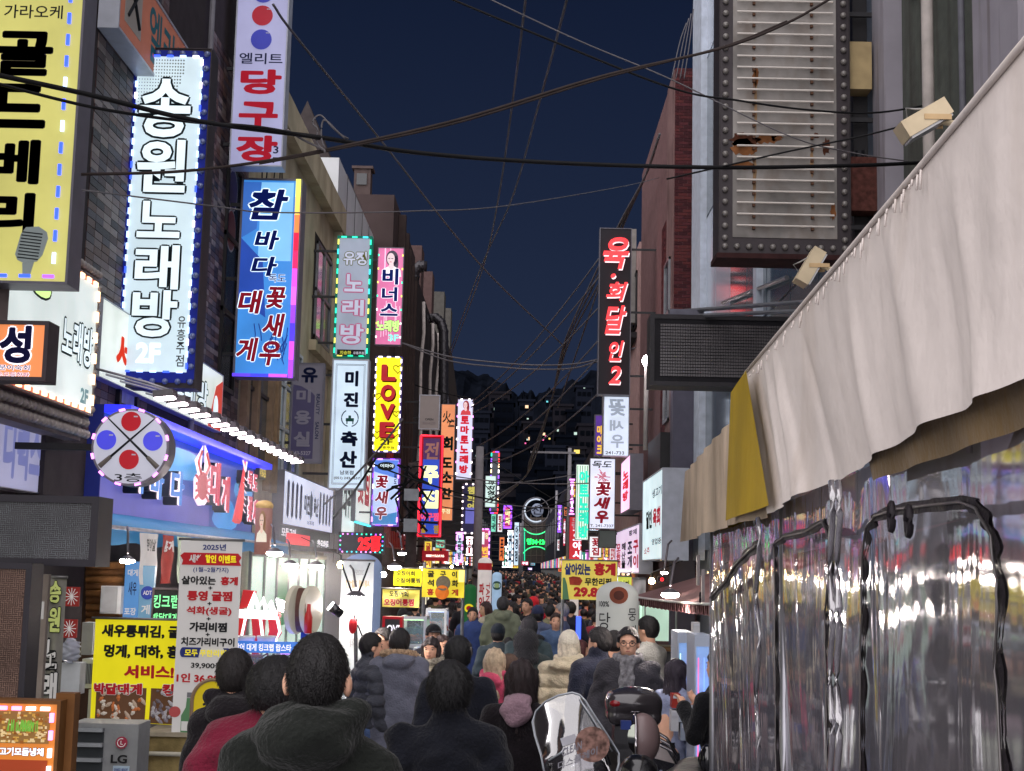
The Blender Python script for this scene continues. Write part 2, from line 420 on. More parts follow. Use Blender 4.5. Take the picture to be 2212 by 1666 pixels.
def window(fr, parent, frame, glass, cols=2, rows=2, th=.05, name='window', recess=.04):
    f = MB(); fw = th/fr.w; fh = th/fr.h
    for i in range(cols+1):
        x = (1-fw)*i/cols; fr.box(f, x, 0, x+fw, 1, 0, .05)
    for j in range(rows+1):
        y = (1-fh)*j/rows; fr.box(f, 0, y, 1, y+fh, .001, .046)
    o = f.build(name, frame, parent)
    fr.box(MB(), fw*.5, fh*.5, 1-fw*.5, 1-fh*.5, .005, .014).build('pane', glass, o)
    return o
def sub(fr, x0, y0, x1, y1, off=0):
    return Fr(fr.pt(x0, y0, off), fr.ex, fr.n, fr.w*(x1-x0), fr.h*(y1-y0))
def facade(side, X, y0, y1, z1, z0=-1.3):
    if side < 0: return Fr((X, y0, z1), (0, 1, 0), (1, 0, 0), y1-y0, z1-z0)
    return Fr((X, y1, z1), (0, -1, 0), (-1, 0, 0), y1-y0, z1-z0)
def fz(fr, y, z):      # fractions on a facade for world y, z
    return ((y-fr.O[1])*fr.ex[1]/fr.w, (fr.O[2]-z)/fr.h)
def yz(fr, ya, yb, zt, zb, off=0):
    a = fz(fr, ya, zt); b = fz(fr, yb, zb)
    return sub(fr, min(a[0], b[0]), a[1], max(a[0], b[0]), b[1], off)
win_dark = M('glass_dark', (20, 26, 34), .12, spec=.7)
win_pale = M('glass_reflecting', (60, 78, 88), .15, spec=.8)
alu = M('aluminium_grey', (120, 122, 126), .45, .6)
frame_black = M('painted_steel_black', (26, 25, 28), .5, .3, bump=.1)
# ---- left side
def block(name, label, x0, x1, y0, y1, z1, mat, z0=-1.3):
    t = thing(name, label, 'building', ((x0+x1)/2, y0, z0))
    MB().bx(x0, x1, y0, y1, z0, z1).build('wall', mat, t)
    return t
XL = -4.5
b0 = block('shop_building', 'dark building at the near left behind the yellow karaoke sign', -12, -4.75, 2, 13.4, 12, M('dark_render', (62, 56, 60), .85, bump=.3))
# unseen from here but mirrored in the plastic tent: its shop windows
for ya, yb in ((3, 5.2), (5.6, 7.8), (8.2, 10.6)):
    window(yz(facade(-1, -4.75, 2, 13.4, 12), ya, yb, 2.6, .4), b0, alu, E('shop_interior_glow', (225, 225, 205), .9), 2, 2)
fc = facade(-1, XL, 13.4, 22.3, 13)
b1 = block('tiled_building', 'tall building clad in small brown and grey tiles with billiard ball windows', -12, XL, 13.4, 22.3, 13, M('tile_backing', (58, 52, 54), .85))
tm = [M('tile_%d' % i, c, .5, var=.25, scale=9, bump=.2) for i, c in enumerate([(94, 72, 68), (66, 46, 46), (112, 96, 94), (48, 38, 42), (128, 116, 112), (96, 72, 64), (76, 68, 76)])]
def tile_keep(c):
    y, z = c[1], c[2]
    if 15.45 < y < 16.45 and z > 3.0: return False
    if 20.6 < y < 21.9 and 4.4 < z < 8.1: return False
    return (14.2 < y < 17.0 or 19.2 < y < 22.3) and 3.2 < z < 9.4
pieces(fc, b1, 'wall_tile', tm, .27, .085, .008, .012, 295, False, tile_keep, rng=lambda c: abs(c[2]-6))
pw = M('poster_window_white', (150, 165, 200), .4, var=.3)
w1 = yz(fc, 15.6, 16.4, 8.8, 3.6, .0)
window(w1, b1, frame_black, pw, 1, 3, .08)
w2 = yz(fc, 20.7, 21.8, 8.0, 4.5)
window(w2, b1, frame_black, win_dark, 1, 3, .07)
def disc(fr, fx, fy, r, m, parent, name, off=.012, ring=None, n=24, t=.006):
    c = fr.pt(fx, fy, off)
    if ring: MB().cyl(c, c+fr.n*t, r*1.09, n=n).build(name+'_rim', ring, parent); c = c+fr.n*.003
    return MB().cyl(c, c+fr.n*t, r, n=n).build(name, m, parent)
bred = M('ball_red', (110, 26, 44), .35, var=.1); bblue = M('ball_blue', (40, 44, 110), .35, var=.1); bwhite = M('ball_rim_white', (200, 200, 215), .5, var=.1)
for fy in (.30, .58): disc(w1, .55, fy, .27, (bblue, bred)[fy > .4], b1, 'ball_print', ring=bwhite)
for fy in (.12, .3): disc(w2, .4, fy, .3, (bblue, bred)[fy > .2], b1, 'ball_print', ring=bwhite)
for (u_, v_, m_) in ((196, 156, bblue), (193, 231, bred)):
    c = P(u_, v_, 14.6); MB().cyl(c, c+[0, .02, 0], .15, n=28).build('ball_print_rim', bwhite, b1); MB().cyl(c+[0, -.004, 0], c+[0, .01, 0], .137, n=28).build('ball_print', m_, b1)
MB().cyl((XL+.08, 18.9, 0), (XL+.08, 18.9, 12), .04, n=8).build('drain_pipe', M('pipe_grey', (120, 118, 125), .5), b1)
# cream building
crm = M('cream_render', (178, 168, 142), .8, var=.3, scale=1.2, bump=.3)
ZC = 10.25
b2 = block('cream_building', 'cream rendered building with a deep window bay beside the blue crab sign', -12, XL, 22.3, 33, ZC, crm)
fc2 = facade(-1, XL, 22.3, 33, ZC)
mb = MB(); mb.bx(XL+.003, XL+.22, 22.3, 33.1, ZC-.55, ZC+.05); mb.build('cornice', crm, b2)
mb = MB(); mb.bx(XL+.003, XL+.20, 32.55, 33.0, 3.2, ZC-.56); mb.build('corner_pilaster', crm, b2)
mb = MB(); mb.bx(XL+.003, XL+.16, 29.4, 32.5, 6.4, 6.62); mb.build('sill', crm, b2)
MB().bx(XL-.001, XL+.006, 29.7, 32.4, 6.63, 9.0).build('window_recess', M('recess_dark', (50, 46, 44), .9), b2)
window(yz(fc2, 29.9, 32.2, 8.85, 6.75, .012), b2, alu, win_dark, 2, 2, .07)
window(yz(fc2, 25.6, 28.4, 6.1, 3.6, .012), b2, M('window_white', (190, 196, 200), .5), win_pale, 3, 3, .06)
window(yz(fc2, 22.9, 25.0, 6.0, 3.6, .012), b2, frame_black, win_pale, 2, 2, .06)
for y_ in (22.6, 23.5, 24.9, 25.5): MB().bx(XL+.004, XL+.12, y_-.12, y_+.12, 3.2, 6.6).build('pilaster', M('pilaster_brown', (150, 126, 100), .8, var=.25), b2)
for k in range(5):
    pts = [(XL+.24, 22.5+k*.35+.3*math.sin(z*1.3+k), z) for z in np.linspace(9.8, 5.2, 12)]
    MB().tube(pts, .012, 5).build('wall_cable', M('cable_black', (22, 22, 24), .6), b2)
# stair tower behind, pale panelled building, brown building
tw = block('stair_tower', 'grey panelled stair tower rising behind the cream building', -8.5, -4.62, 35.5, 38.9, 11.9, M('grey_panel', (108, 104, 104), .8, bump=.2))
for i in range(7): MB().bx(-8.5+.55*i, -8.49+.55*i+.03, 35.46, 35.49, 4, 11.9).build('panel_joint', M('joint_dark', (60, 58, 60), .9), tw)
gable = MB().poly([(-6.6, 35.7, 11.9), (-4.9, 35.7, 11.9), (-5.75, 35.7, 13.9)], 2.2, (0, 1, 0)).build('roof', M('roof_dark', (64, 58, 58), .9), tw)
ZP = 11.6
b3 = block('panelled_building', 'pale panelled building tinted green by the karaoke sign', -12, XL, 33, 41.2, ZP, M('pale_panel', (200, 204, 208), .6, var=.12, scale=1))
for y_ in (34.7, 36.4, 38.1, 39.8): MB().bx(XL+.002, XL+.012, y_-.015, y_+.015, 2, ZP).build('panel_joint', M('joint_dark', (60, 58, 60), .9), b3)
fc3 = facade(-1, XL, 33, 41.2, ZP)
window(yz(fc3, 33.4, 34.2, 9.6, 5.4, .003), b3, M('green_frame', (40, 70, 66), .5), win_dark, 1, 3, .06)
window(yz(fc3, 35.2, 36.6, 6.3, 4.4, .003), b3, alu, win_dark, 2, 1, .06)
ZB = 12.95
b4 = block('brown_building', 'brown block with a small chimney standing on its flat roof', -12, -3.95, 41.4, 50, ZB, M('brown_render', (70, 59, 58), .9, var=.25, scale=.8, bump=.3))
ch = MB().bx(-5.25, -4.75, 42, 42.5, ZB, ZB+.95); ch.bx(-5.32, -4.68, 41.93, 42.57, ZB+.95, ZB+1.03)
cho = ch.build('chimney', M('chimney_brown', (84, 72, 70), .9), b4); MB().bx(-5.17, -4.86, 41.96, 41.99, ZB+.45, ZB+.8).build('opening', win_dark, cho)
for i, y_ in enumerate((43, 44.4, 45.6, 47, 48.3)):
    MB().bx(-3.94, -3.72, y_, y_+.3, 3, ZB-.2-.25*i).build('fin', M('fin_brown', (60, 50, 48), .9), b4)
b5 = block('service_duct_building', 'dark narrow building hung with vent ducts and pale drain pipes', -12, -3.85, 50, 66, 12.2, M('dark_brown_wall', (52, 46, 46), .9, var=.3, scale=.6, bump=.3))
for i, (u, vt) in enumerate([(898, 548), (922, 601), (948, 642), (963, 676)]):
    d = 3072*3.85/(1120-u); z = P(u, vt, d)[2]
    MB().bx(-5.2-.4*i, -3.86, d-1.4, d, 11, z).build('roof_hut', (M('hut_pinkish', (88, 70, 68), .9), M('hut_grey', (84, 82, 78), .9))[i > 1], b5)
pp = M('pipe_pale', (176, 168, 164), .6)
for u, vt in ((899, 652), (920, 680), (934, 720), (941, 745)):
    d = 3072*3.75/(1120-u); z = P(u, vt, d)[2]
    MB().tube([(-3.75+.05*math.sin(k*2), d, zz) for k, zz in enumerate(np.linspace(z, 2.4, 9))], .07, 6).build('drain_pipe', pp, b5, smooth=True)
dm = M('duct_black', (58, 56, 60), .35, .5, bump=.2)
def duct(pts, r, parent):
    q = [P(*p) for p in pts]; MB().tube(q, r, 12).build('vent_duct', dm, parent, smooth=True)
    mb = MB()
    for a, b in zip(q[:-1], q[1:]):
        for t in np.arange(0, 1, .16 if np.linalg.norm(b-a) > 1.2 else .5):
            c = a*(1-t)+b*t; dd = _n(b-a)*.03; mb.cyl(c-dd, c+dd, r*1.07, n=12)
    mb.build('duct_rib', dm, parent)
duct([(893, 610, 51), (896, 585, 51), (906, 575, 51), (922, 576, 51)], .2, b5)
duct([(926, 690, 55), (940, 686, 55), (952, 696, 55), (958, 716, 55), (958, 760, 55), (958, 850, 55), (958, 960, 55)], .19, b5)
b6 = block('shop_block', 'far left row of dark shop blocks behind the stacked signs', -12, -3.7, 66, 100, 10.6, M('far_dark_wall', (50, 45, 46), .9))
MB().poly([(-3.72, 66.02, 10.62), (-3.72, 99.9, 10.62), (-3.72, 99.9, 8.2), (-3.72, 74, 13.0), (-3.72, 66.02, 12.8)], -3, (1, 0, 0)).build('parapet', M('far_parapet', (70, 62, 58), .9), b6)
b7 = block('shop_block', 'last left shop block running down to the gate arch', -12, -3.6, 100, 190, 8.0, M('far_dark_wall2', (44, 44, 54), .9))
for i in range(9):
    y_ = 102+9*i; window(yz(facade(-1, -3.6, 100, 190, 8), y_, y_+4, 6.8, 4.6, .003), b7, alu, win_pale, 2, 1, .1)
# ---- right side
XR = 3.73
r1 = block('pale_pillar_building', 'pale pillared building with downpipes above the white tent', 4.0, 12, 8, 15.6, 13, M('grey_green_wall', (84, 88, 82), .8, bump=.2))
mb = MB(); wp = M('white_pillar', (150, 146, 154), .55, var=.2, scale=1.5)
for y_, w_ in ((14.95, .5), (13.0, .0), (11.2, 1.1)):
    if w_: MB().bx(3.8, 4.0-.003, y_-w_/2, y_+w_/2, 2, 13).build('pillar', wp, r1)
MB().cyl((3.66, 12.6, 3), (3.66, 12.6, 13), .055, n=10).build('downpipe', M('downpipe_cream', (186, 178, 172), .5), r1, smooth=True)
MB().cyl((3.8, 12.05, 3), (3.8, 12.05, 13), .03, n=8).build('downpipe', M('downpipe_grey', (110, 110, 118), .5), r1, smooth=True)
MB().tube([(3.72, 14.2, 9.6), (3.72, 13.2, 9.8), (3.72, 13.1, 8.2)], .02, 6).build('conduit', frame_black, r1)
MB().bx(3.9, 3.99, 12.9, 14.3, 8.0, 8.06).build('ledge', M('ledge_dark', (50, 48, 50), .7), r1)
fr1 = facade(1, 4.0, 8, 15.6, 13)
window(yz(fr1, 10.1, 11.0, 12, 7.2, .01), r1, M('window_white', (190, 196, 200), .5), win_pale, 2, 4, .05)
gw = M('glass_panel_white', (172, 182, 196), .16, var=.1, scale=.5, spec=.8)
gd = M('glass_panel_dark', (76, 90, 98), .1, var=.15, scale=.6, spec=.9)
r2 = block('glass_building', 'pale glass panelled building behind the big dark bulb sign', XR, 12, 15.6, 29.98, 16, M('glass_wall_back', (120, 130, 146), .3))
fr2 = facade(1, XR, 15.6, 29.98, 16)
for j, (za, zb) in enumerate(((16, 12.6), (12.55, 9.2), (9.15, 5.9), (5.85, 2.4))):
    y_ = 15.7
    i = 0
    while y_ < 29.8:
        y2 = min(y_+1.9, 29.95)
        m_ = gd if (j == 2 and y_ < 23.5) or (j == 1 and 26 < y_ < 28.4) or j == 3 else gw
        f = yz(fr2, y_+.03, y2-.03, za, zb)
        f.box(MB(), 0, 0, 1, 1, .002, .03).build('glass_panel', m_, r2); y_ = y2; i += 1
MB().bx(XR-.14, XR-.03, 21.7, 22.0, 2.2, 10).build('mullion', M('mullion_white', (186, 194, 206), .4), r2)
MB().bx(XR-.16, XR-.03, 28.5, 29.97, 2.2, 15.8).build('mullion', M('mullion_white', (186, 194, 206), .4), r2)
MB().tube([PX(1560, 655, XR-.1), PX(1700, 600, XR-.1)], .035, 6).build('brace', alu, r2)
mb = MB()
for a, b in (((1478, 672), (1770, 650)), ((1478, 684), (1770, 670))):
    mb.tube([P(*a, 19.4), P(*b, 17)], .03, 6)
mb.build('brace', alu, r2)
# brick building
bm = [M('brick_%d' % i, c, .8, var=.25, scale=20, bump=.3) for i, c in enumerate([(78, 36, 38), (66, 30, 34), (88, 42, 42), (60, 28, 32), (82, 40, 44)])]
XB = 3.2; ZK = 12.9
r3 = block('brick_building', 'dark red brick corner building between the glass panels and the sky', XB, 12, 30.02, 38.5, ZK, M('mortar_pinkish', (110, 84, 84), .9, bump=.3))
pieces(Fr((XB, 30.02, ZK), (1, 0, 0), (0, -1, 0), XR-XB+.02, ZK-1.5), r3, 'brick', bm, .19, .072, .01, .02, 298, True, lambda c: c[2] > 1.5, rng=lambda c: -c[2] if c[2] < 10.6 else 99)
frb = facade(1, XB, 30.1, 38.5, ZK)
pieces(yz(frb, 31.6, 32.6, 9.9, 2.5), r3, 'brick', bm, .19, .072, .01, .02, 0, True, None)
MB().bx(XB-.02, XB-.001, 30.1, 31.5, 2, ZK).build('render_strip', M('render_pink', (122, 96, 94), .85, var=.3, scale=1, bump=.4), r3)
window(yz(frb, 30.5, 31.5, 8.8, 5.2, .022), r3, alu, win_dark, 1, 3, .06)
MB().bx(XB-.25, XB-.03, 30.1, 33, 3.6, 4.9).build('fascia', frame_black, r3)
# slate coloured lower wall and the pale shopfront beyond
MB().bx(3.14, 3.62, 29.4, 29.95, -1, 5.9).build('slate_pillar', M('slate_panel', (84, 82, 94), .7, var=.1), r3)
r4 = block('balcony_building', 'pinkish building with boxed balconies beyond the brick corner', 3.15, 12, 38.52, 50, 11.0, M('pinkish_panel', (170, 140, 136), .8, var=.2))
fr4 = facade(1, 3.15, 38.52, 50, 11)
window(yz(fr4, 39, 41, 10.3, 8.7, .003), r4, frame_black, win_dark, 2, 1, .08)
MB().bx(2.75, 3.14, 39.5, 41.5, 8.9, 11.6).build('balcony', M('balcony_grey', (140, 136, 132), .8), r4)
MB().bx(2.6, 3.14, 42, 46, 6.3, 8.3).build('balcony', M('balcony_grey', (140, 136, 132), .8), r4)
MB().bx(2.9, 3.14, 39, 46, 8.4, 8.55).build('ledge', M('ledge_dark', (50, 48, 50), .7), r4)
r5 = block('shop_block', 'low right shop block hidden behind the stacked signs', 3.1, 12, 50.02, 100, 7.2, M('far_dark_wall', (50, 45, 46), .9))
r6 = block('shop_block', 'last right shop block running down to the gate arch', 3.1, 12, 100.02, 190, 7.6, M('far_dark_wall2', (44, 44, 54), .9))
for i in range(9):
    y_ = 102+9*i; window(yz(facade(1, 3.1, 100, 190, 7.6), y_, y_+4, 6.6, 4.4, .003), r6, alu, win_pale, 2, 1, .1)

tick('build')
# ------------------------------------------------------------------ sign materials
def ink(n, rgb, k=.0): return M(n, rgb, .5, var=.05, emit=k) if k else M(n, rgb, .5, var=.08)
K = lambda n, rgb, k=1.0: E('sign_'+n, rgb, k)
grey_box = M('sign_box_grey', (110, 108, 118), .5, .2, var=.12)
pale_box = M('sign_box_pale', (176, 180, 190), .45, .3, var=.12)
dark_box = M('sign_box_dark', (48, 40, 44), .55, .2, bump=.1)
blk = ink('ink_black', (30, 32, 36)); navy = ink('ink_navy', (36, 44, 84), .15); crim = ink('ink_crimson', (164, 34, 52), .7)
glowblk = ink('ink_dark_backlit', (38, 52, 60), .35)
led_blue = E('led_blue', (50, 80, 255), 2.2); led_blue2 = E('led_blue_white', (170, 200, 255), 2.4); led_white = E('led_white', (255, 240, 245), 2.6)
led_warm = E('led_warm', (255, 205, 160), 2.6); led_green = E('led_green', (40, 240, 180), 1.8); led_cyan = E('led_cyan', (60, 220, 240), 1.8); led_yel = E('led_yellow', (235, 225, 90), 1.8)
led_pink = E('led_pink', (250, 150, 255), 2.2); led_red = E('led_red', (255, 40, 50), 2.2); led_vio = E('led_violet', (150, 80, 255), 2.0)
bulb_off = M('bulb_unlit', (150, 142, 136), .25, spec=.8, var=.2)
glass_bulb_blue = M('bulb_unlit_cool', (92, 104, 150), .25, spec=.8, var=.2)
BULB = {}
def bulbs(root, fr, pts, m, r=.035, name='bulb', off=.02):
    k = (m.name, r)
    if k not in BULB: BULB[k] = MB().ball((0, 0, 0), r, 10, 6).mesh('bulb', m, smooth=True)
    for fx, fy in pts: inst(name, BULB[k], root, fr.pt(fx, fy, off))
def edge_pts(nx, ny, ix, iy, sides='tblr'):
    p = []
    if 't' in sides: p += [(ix+(1-2*ix)*i/(nx-1), iy) for i in range(nx)]
    if 'b' in sides: p += [(ix+(1-2*ix)*i/(nx-1), 1-iy) for i in range(nx)]
    if 'l' in sides: p += [(ix, iy+(1-2*iy)*i/(ny-1)) for i in range(1, ny-1)]
    if 'r' in sides: p += [(1-ix, iy+(1-2*iy)*i/(ny-1)) for i in range(1, ny-1)]
    return p
# ---- 1 yellow karaoke sign at the left edge
fr = FP(-165, -60, 168, 612, 11.2)
s = sign('vertical_sign', 'huge yellow karaoke sign with a silver microphone at the left edge', fr, K('yellow_dim', (196, 190, 108), .82), grey_box, .3, .02, brackets=-4.75)
fx = lambda u: (u+165)/333; fy = lambda v: (v+60)/672
deep = ink('ink_deep_plum', (46, 38, 58))
put_text(fr, s, [('가라오케', fx(-8), fy(12), fx(120), fy(42), blk, dict(bold=.012)),
                 ('골', fx(-22), fy(70), fx(105), fy(168), deep, dict(bold=.042)), ('드', fx(-24), fy(185), fx(98), fy(282), deep, dict(bold=.042)),
                 ('베', fx(-24), fy(306), fx(92), fy(402), deep, dict(bold=.042)), ('리', fx(-22), fy(420), fx(88), fy(516), deep, dict(bold=.042))])
leds(fr, s, [led_blue, led_blue2, led_blue], .12, .19, (.09, .026), .02, 'r')
leds(fr, s, [led_blue, led_blue, led_vio], .06, .2, (.09, .026), .02, 'b')
mic = Fr(fr.pt(fx(52), fy(492), .01), fr.ex, fr.n, .26, .42)
mt = M('mic_silver', (150, 160, 160), .3, .2, emit=.35); mk = ink('mic_dark', (30, 34, 36))
lay = MB(); 
def opoly(fr, pts, off, t, mb=None): 
    return (mb or MB()).poly([fr.pt(x, y, off) for x, y in pts], t, fr.n)
opoly(mic, [(.3, .02), (.7, 0), (.95, .1), (1, .22), (.86, .55), (.7, .68), (.3, .72), (.1, .66), (.02, .55), (.16, .15)], 0, .012).build('microphone_print', mt, s)
opoly(mic, [(.26, .72), (.62, .68), (.5, .98), (.3, 1.0)], 0, .012).build('microphone_print', mt, s)
st = MB()
for i in range(9):
    y = .1+.062*i; opoly(mic, [(.2-.012*i, y), (.84-.012*i, y+.04), (.835-.012*i, y+.062), (.19-.012*i, y+.022)], .013, .003, st)
st.build('microphone_slot', mk, s)
# ---- 2 orange sign lying along the facade above the tall karaoke sign
fr = FS(-4.28, 252, 405, 0, 0, 0); y0_ = PX(252, 58, -4.28)[1]
fr = Fr((-4.28, y0_, P(338, 0, PX(338, 0, -4.28)[1])[2]), (0, 1, 0), (1, 0, 0), 3.3, P(338, 0, PX(338, 0, -4.28)[1])[2]-P(252, 60, y0_)[2])
s = sign('projecting_sign', 'orange sign with teal lettering on the tiled wall above the tall karaoke sign', fr, M('orange_face', (176, 108, 88), .6, emit=.3), pale_box, .2, .03)
put_text(fr, s, [('엘리트', .36, .12, .9, .86, ink('ink_teal', (30, 92, 104), .2), dict(bold=.02))])
fr.box(MB(), .07, .1, .26, .8, .006, .012).build('logo_print', ink('logo_grey', (150, 142, 138), .2), s)
lg = MB(); lg.tube([fr.pt(.1, .2, .02), fr.pt(.23, .7, .02)], .02, 6); lg.tube([fr.pt(.23, .2, .02), fr.pt(.1, .7, .02)], .02, 6); lg.build('logo_cue', blk, s)
# ---- 3 the tall white karaoke sign
fr = FP(259, 104, 440, 838, 15.6)
s = sign('vertical_sign', 'tall bright white karaoke sign ringed by blue lights and bulbs', fr, dark_box, dark_box, .34, .01, brackets=XL)
fx = lambda u, v=470: (u-259+(v-470)*.035)/181; fy = lambda v: (v-104)/734
pn = sub(fr, .115, .028, .895, .955, .02)
wf = K('white_cool', (200, 220, 228), .82)
pn.box(MB(), 0, 0, 1, 1, -.02, .006).build('light_panel', wf, s)
leds(pn, s, [led_blue2, led_blue2, led_white, led_blue2, led_blue, led_blue2], .0, .13, (.07, .022), .02, 'tblr')
bl = M('blue_lit_rim', (30, 44, 150), .5, emit=.22, var=.5, scale=3)
for q in ((.02, .012, .115, .975), (.895, .012, .985, .975), (.115, .008, .895, .028), (.115, .955, .895, .985)):
    fr.box(MB(), q[0], q[1], q[2], q[3], .002, .014).build('rim_panel', bl, s)
bulbs(s, fr, edge_pts(7, 23, .055, .018), glass_bulb_blue, .036)
od = ink('ink_outline_slate', (44, 58, 64), .12); wl = K('white_letter', (222, 238, 244), .9)
L3 = [('송', 300, 180, 414, 372), ('원', 300, 310, 410, 420)]
for c, u0, v0, u1, v1 in (('송', 302, 170, 418, 298), ('원', 300, 306, 410, 420), ('노', 304, 442, 400, 520), ('래', 302, 538, 400, 632), ('방', 298, 636, 398, 735)):
    a = (u0-295)/132; 
    px0 = (u0-282+ (v0-470)*.03)/150; px1 = (u1-282+(v0-470)*.03)/150; py0 = (v0-118)/692; py1 = (v1-118)/692
    put_text(pn, s, [(c, px0, py0, px1, py1, wl, dict(bold=.03, out=(od, .034), off=.012))])
put_text(pn, s, [('유흥주점', .83, .845-.02, .955, .985, blk, dict(vert=True, bold=.01, off=.01)), ('2F', .22, .91, .60, .975, K('white_ghost', (226, 238, 240), .95), dict(bold=.05, off=.01))])
gd_ = MB()
for i in range(18):
    for j in range(17):
        x, y = .04+.042*i, .012+.0105*j
        if (x-.2)**2/.30 + (y-.0)**2/.03 < 1.0: gd_.cyl(pn.pt(x, y, .007), pn.pt(x, y, .009), .006+.004*(i/14), n=6)
gd_.build('halftone_dots', ink('halftone_grey', (130, 140, 140), .3), s, kind='stuff')
# ---- 4 white billiards sign with balls
fr = FP(505, -70, 619, 360, 20.2)
s = sign('vertical_sign', 'pale billiards sign with red and blue balls and crimson lettering', fr, K('lilac_dim', (168, 168, 206), .62), pale_box, .3, .02, brackets=XL)
fy = lambda v: (v+70)/430
put_text(fr, s, [('엘리트', .1, fy(117), .92, fy(141), navy, dict(bold=.015)), ('당', .14, fy(152), .92, fy(206), crim, dict(bold=.045)), ('구', .14, fy(222), .88, fy(282), crim, dict(bold=.035)), ('장', .12, fy(294), .9, fy(350), crim, dict(bold=.045)), ('3', .82, fy(316), .92, fy(332), navy), ('F', .82, fy(340), .91, fy(352), navy)])
for v_, m_ in ((-14, K('ball_blue_b', (48, 54, 150), .75)), (36, K('ball_red_b', (150, 22, 40), .75)), (88, MATS['sign_ball_blue_b'])):
    disc(fr, .5, fy(v_), .155, m_, s, 'ball_print'); 
    mb = MB(); c = fr.pt(.62, fy(v_-14), .02); mb.obox(c, fr.ex*.03, fr.n*.002, fr.up*.006); mb.build('ball_shine', bwhite, s)
# ---- 5 blue crab sign with rainbow edge
fr = FP(513, 386, 645, 815, 20.8)
s = sign('vertical_sign', 'blue seafood sign with white outlined brush lettering and rainbow lit edge', fr, K('sea_blue_mid', (58, 130, 205), .9), grey_box, .4, .03, brackets=XL)
pn = sub(fr, .03, .02, .86, .97, .006)
top = Fr(pn.pt(0, 0), pn.ex, pn.n, pn.w, pn.h)
top.box(MB(), .35, 0, 1, .42, .001, .004).build('print_pale_sky', K('sky_pale', (120, 180, 225), 1.0), s)
opoly(pn, [(0, .3), (.45, .42), (.55, .72), (0, .62)], .004, .002).build('print_deep_blue', K('deep_blue', (32, 70, 165), .8), s)
opoly(pn, [(0, .0), (.36, 0), (.3, .25), (0, .3)], .004, .002).build('print_deep_blue', K('mid_blue', (52, 105, 190), .8), s)
co = MB(); rr = random.Random(2)
for i in range(16):
    x = rr.uniform(.35, .98); y = rr.uniform(.84, .97); 
    co.tube([pn.pt(x, y, .008), pn.pt(x+rr.uniform(-.06, .06), y-.04, .008), pn.pt(x+rr.uniform(-.1, .1), y-.09, .008)], .008, 5)
co.build('coral_print', K('coral_navy', (24, 60, 140), .7), s)
wo_ = K('outline_white', (215, 230, 245), 1.0); bi = ink('ink_brush_blue', (30, 44, 130), .3); ri = ink('ink_brush_red', (165, 36, 56), .45)
B5 = dict(bold=.035, out=(wo_, .035), shear=.18, off=.012)
put_text(pn, s, [('참', .14, .04, .86, .2, bi, B5), ('바', .3, .26, .74, .36, bi, B5), ('다', .26, .4, .72, .5, bi, B5), ('독도', .58, .49, .92, .535, bi, dict(bold=.02, off=.012, out=(wo_, .03))),
                 ('대', .03, .58, .44, .7, ri, B5), ('꽃', .56, .56, .92, .67, ri, B5), ('새', .52, .7, .9, .82, ri, B5), ('게', .03, .83, .4, .95, ri, B5), ('우', .48, .845, .88, .97, ri, B5)])
rc = [(235, 240, 90), (255, 200, 90), (250, 120, 60), (235, 20, 60), (235, 30, 90), (230, 70, 230), (235, 90, 250), (140, 60, 250), (70, 50, 245), (200, 70, 240), (150, 60, 240)]
for i, c in enumerate(rc):
    fr.box(MB(), .9, i/len(rc)+.004, .975, (i+1)/len(rc)+.003, .02, .05).build('edge_light', E('edge_%d' % i, c, 1.5), s)
for i, c in enumerate([(90, 60, 245), (60, 60, 240), (190, 80, 245)]):
    fr.box(MB(), i/3.4, .985, (i+1)/3.4, 1.0, .02, .05).build('edge_light', E('edgeb_%d' % i, c, 1.3), s)
# ---- 6 beauty salon
fr = FP(627, 784, 697, 1000, 26.5)
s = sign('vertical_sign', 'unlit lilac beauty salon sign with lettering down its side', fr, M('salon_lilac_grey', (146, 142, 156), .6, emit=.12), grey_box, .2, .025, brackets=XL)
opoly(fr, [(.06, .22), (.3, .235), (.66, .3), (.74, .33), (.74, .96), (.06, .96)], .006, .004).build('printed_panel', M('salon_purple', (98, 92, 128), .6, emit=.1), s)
sp = ink('salon_pale', (176, 170, 186), .15)
put_text(fr, s, [('유', .3, .045, .8, .2, navy, dict(bold=.04)), ('미', .17, .27, .62, .4, sp, dict(bold=.04, off=.014)), ('용', .14, .48, .64, .62, sp, dict(bold=.04, off=.014)), ('실', .14, .69, .64, .84, sp, dict(bold=.04, off=.014)),
                 ('243-5327', .1, .885, .68, .925, sp, dict(off=.014)), ('BEAUTY', .79, .31, .9, .52, navy, dict(rot=1)), ('SALON', .79, .59, .9, .76, navy, dict(rot=1))])
# ---- 7 green-lit karaoke
fr = FP(724, 510, 800, 772, 29.5)
s = sign('vertical_sign', 'grey karaoke sign outlined by green and cyan chasing lights', fr, K('silver_grey', (150, 158, 176), .75), M('green_lit_frame', (20, 120, 100), .5, emit=.45), .25, .05, brackets=XL)
leds(fr, s, [led_green, led_green, led_cyan, led_yel], .03, .21, (.11, .03), .03)
pk = ink('ink_pinkish', (196, 110, 150), .5); gy = K('letter_silver', (176, 180, 200), .85); ol = ink('ink_olive', (120, 120, 60), .4)
T7 = dict(bold=.03, out=(pk, .05), off=.012)
put_text(fr, s, [('유정', .2, .13, .86, .24, gy, dict(bold=.03, out=(ol, .05), off=.012)), ('노', .26, .32, .78, .46, gy, T7), ('래', .22, .53, .82, .66, gy, T7), ('방', .2, .73, .84, .89, gy, T7)])
fr.box(MB(), .12, .94, .9, .99, .02, .04).build('name_plate', blk, s)
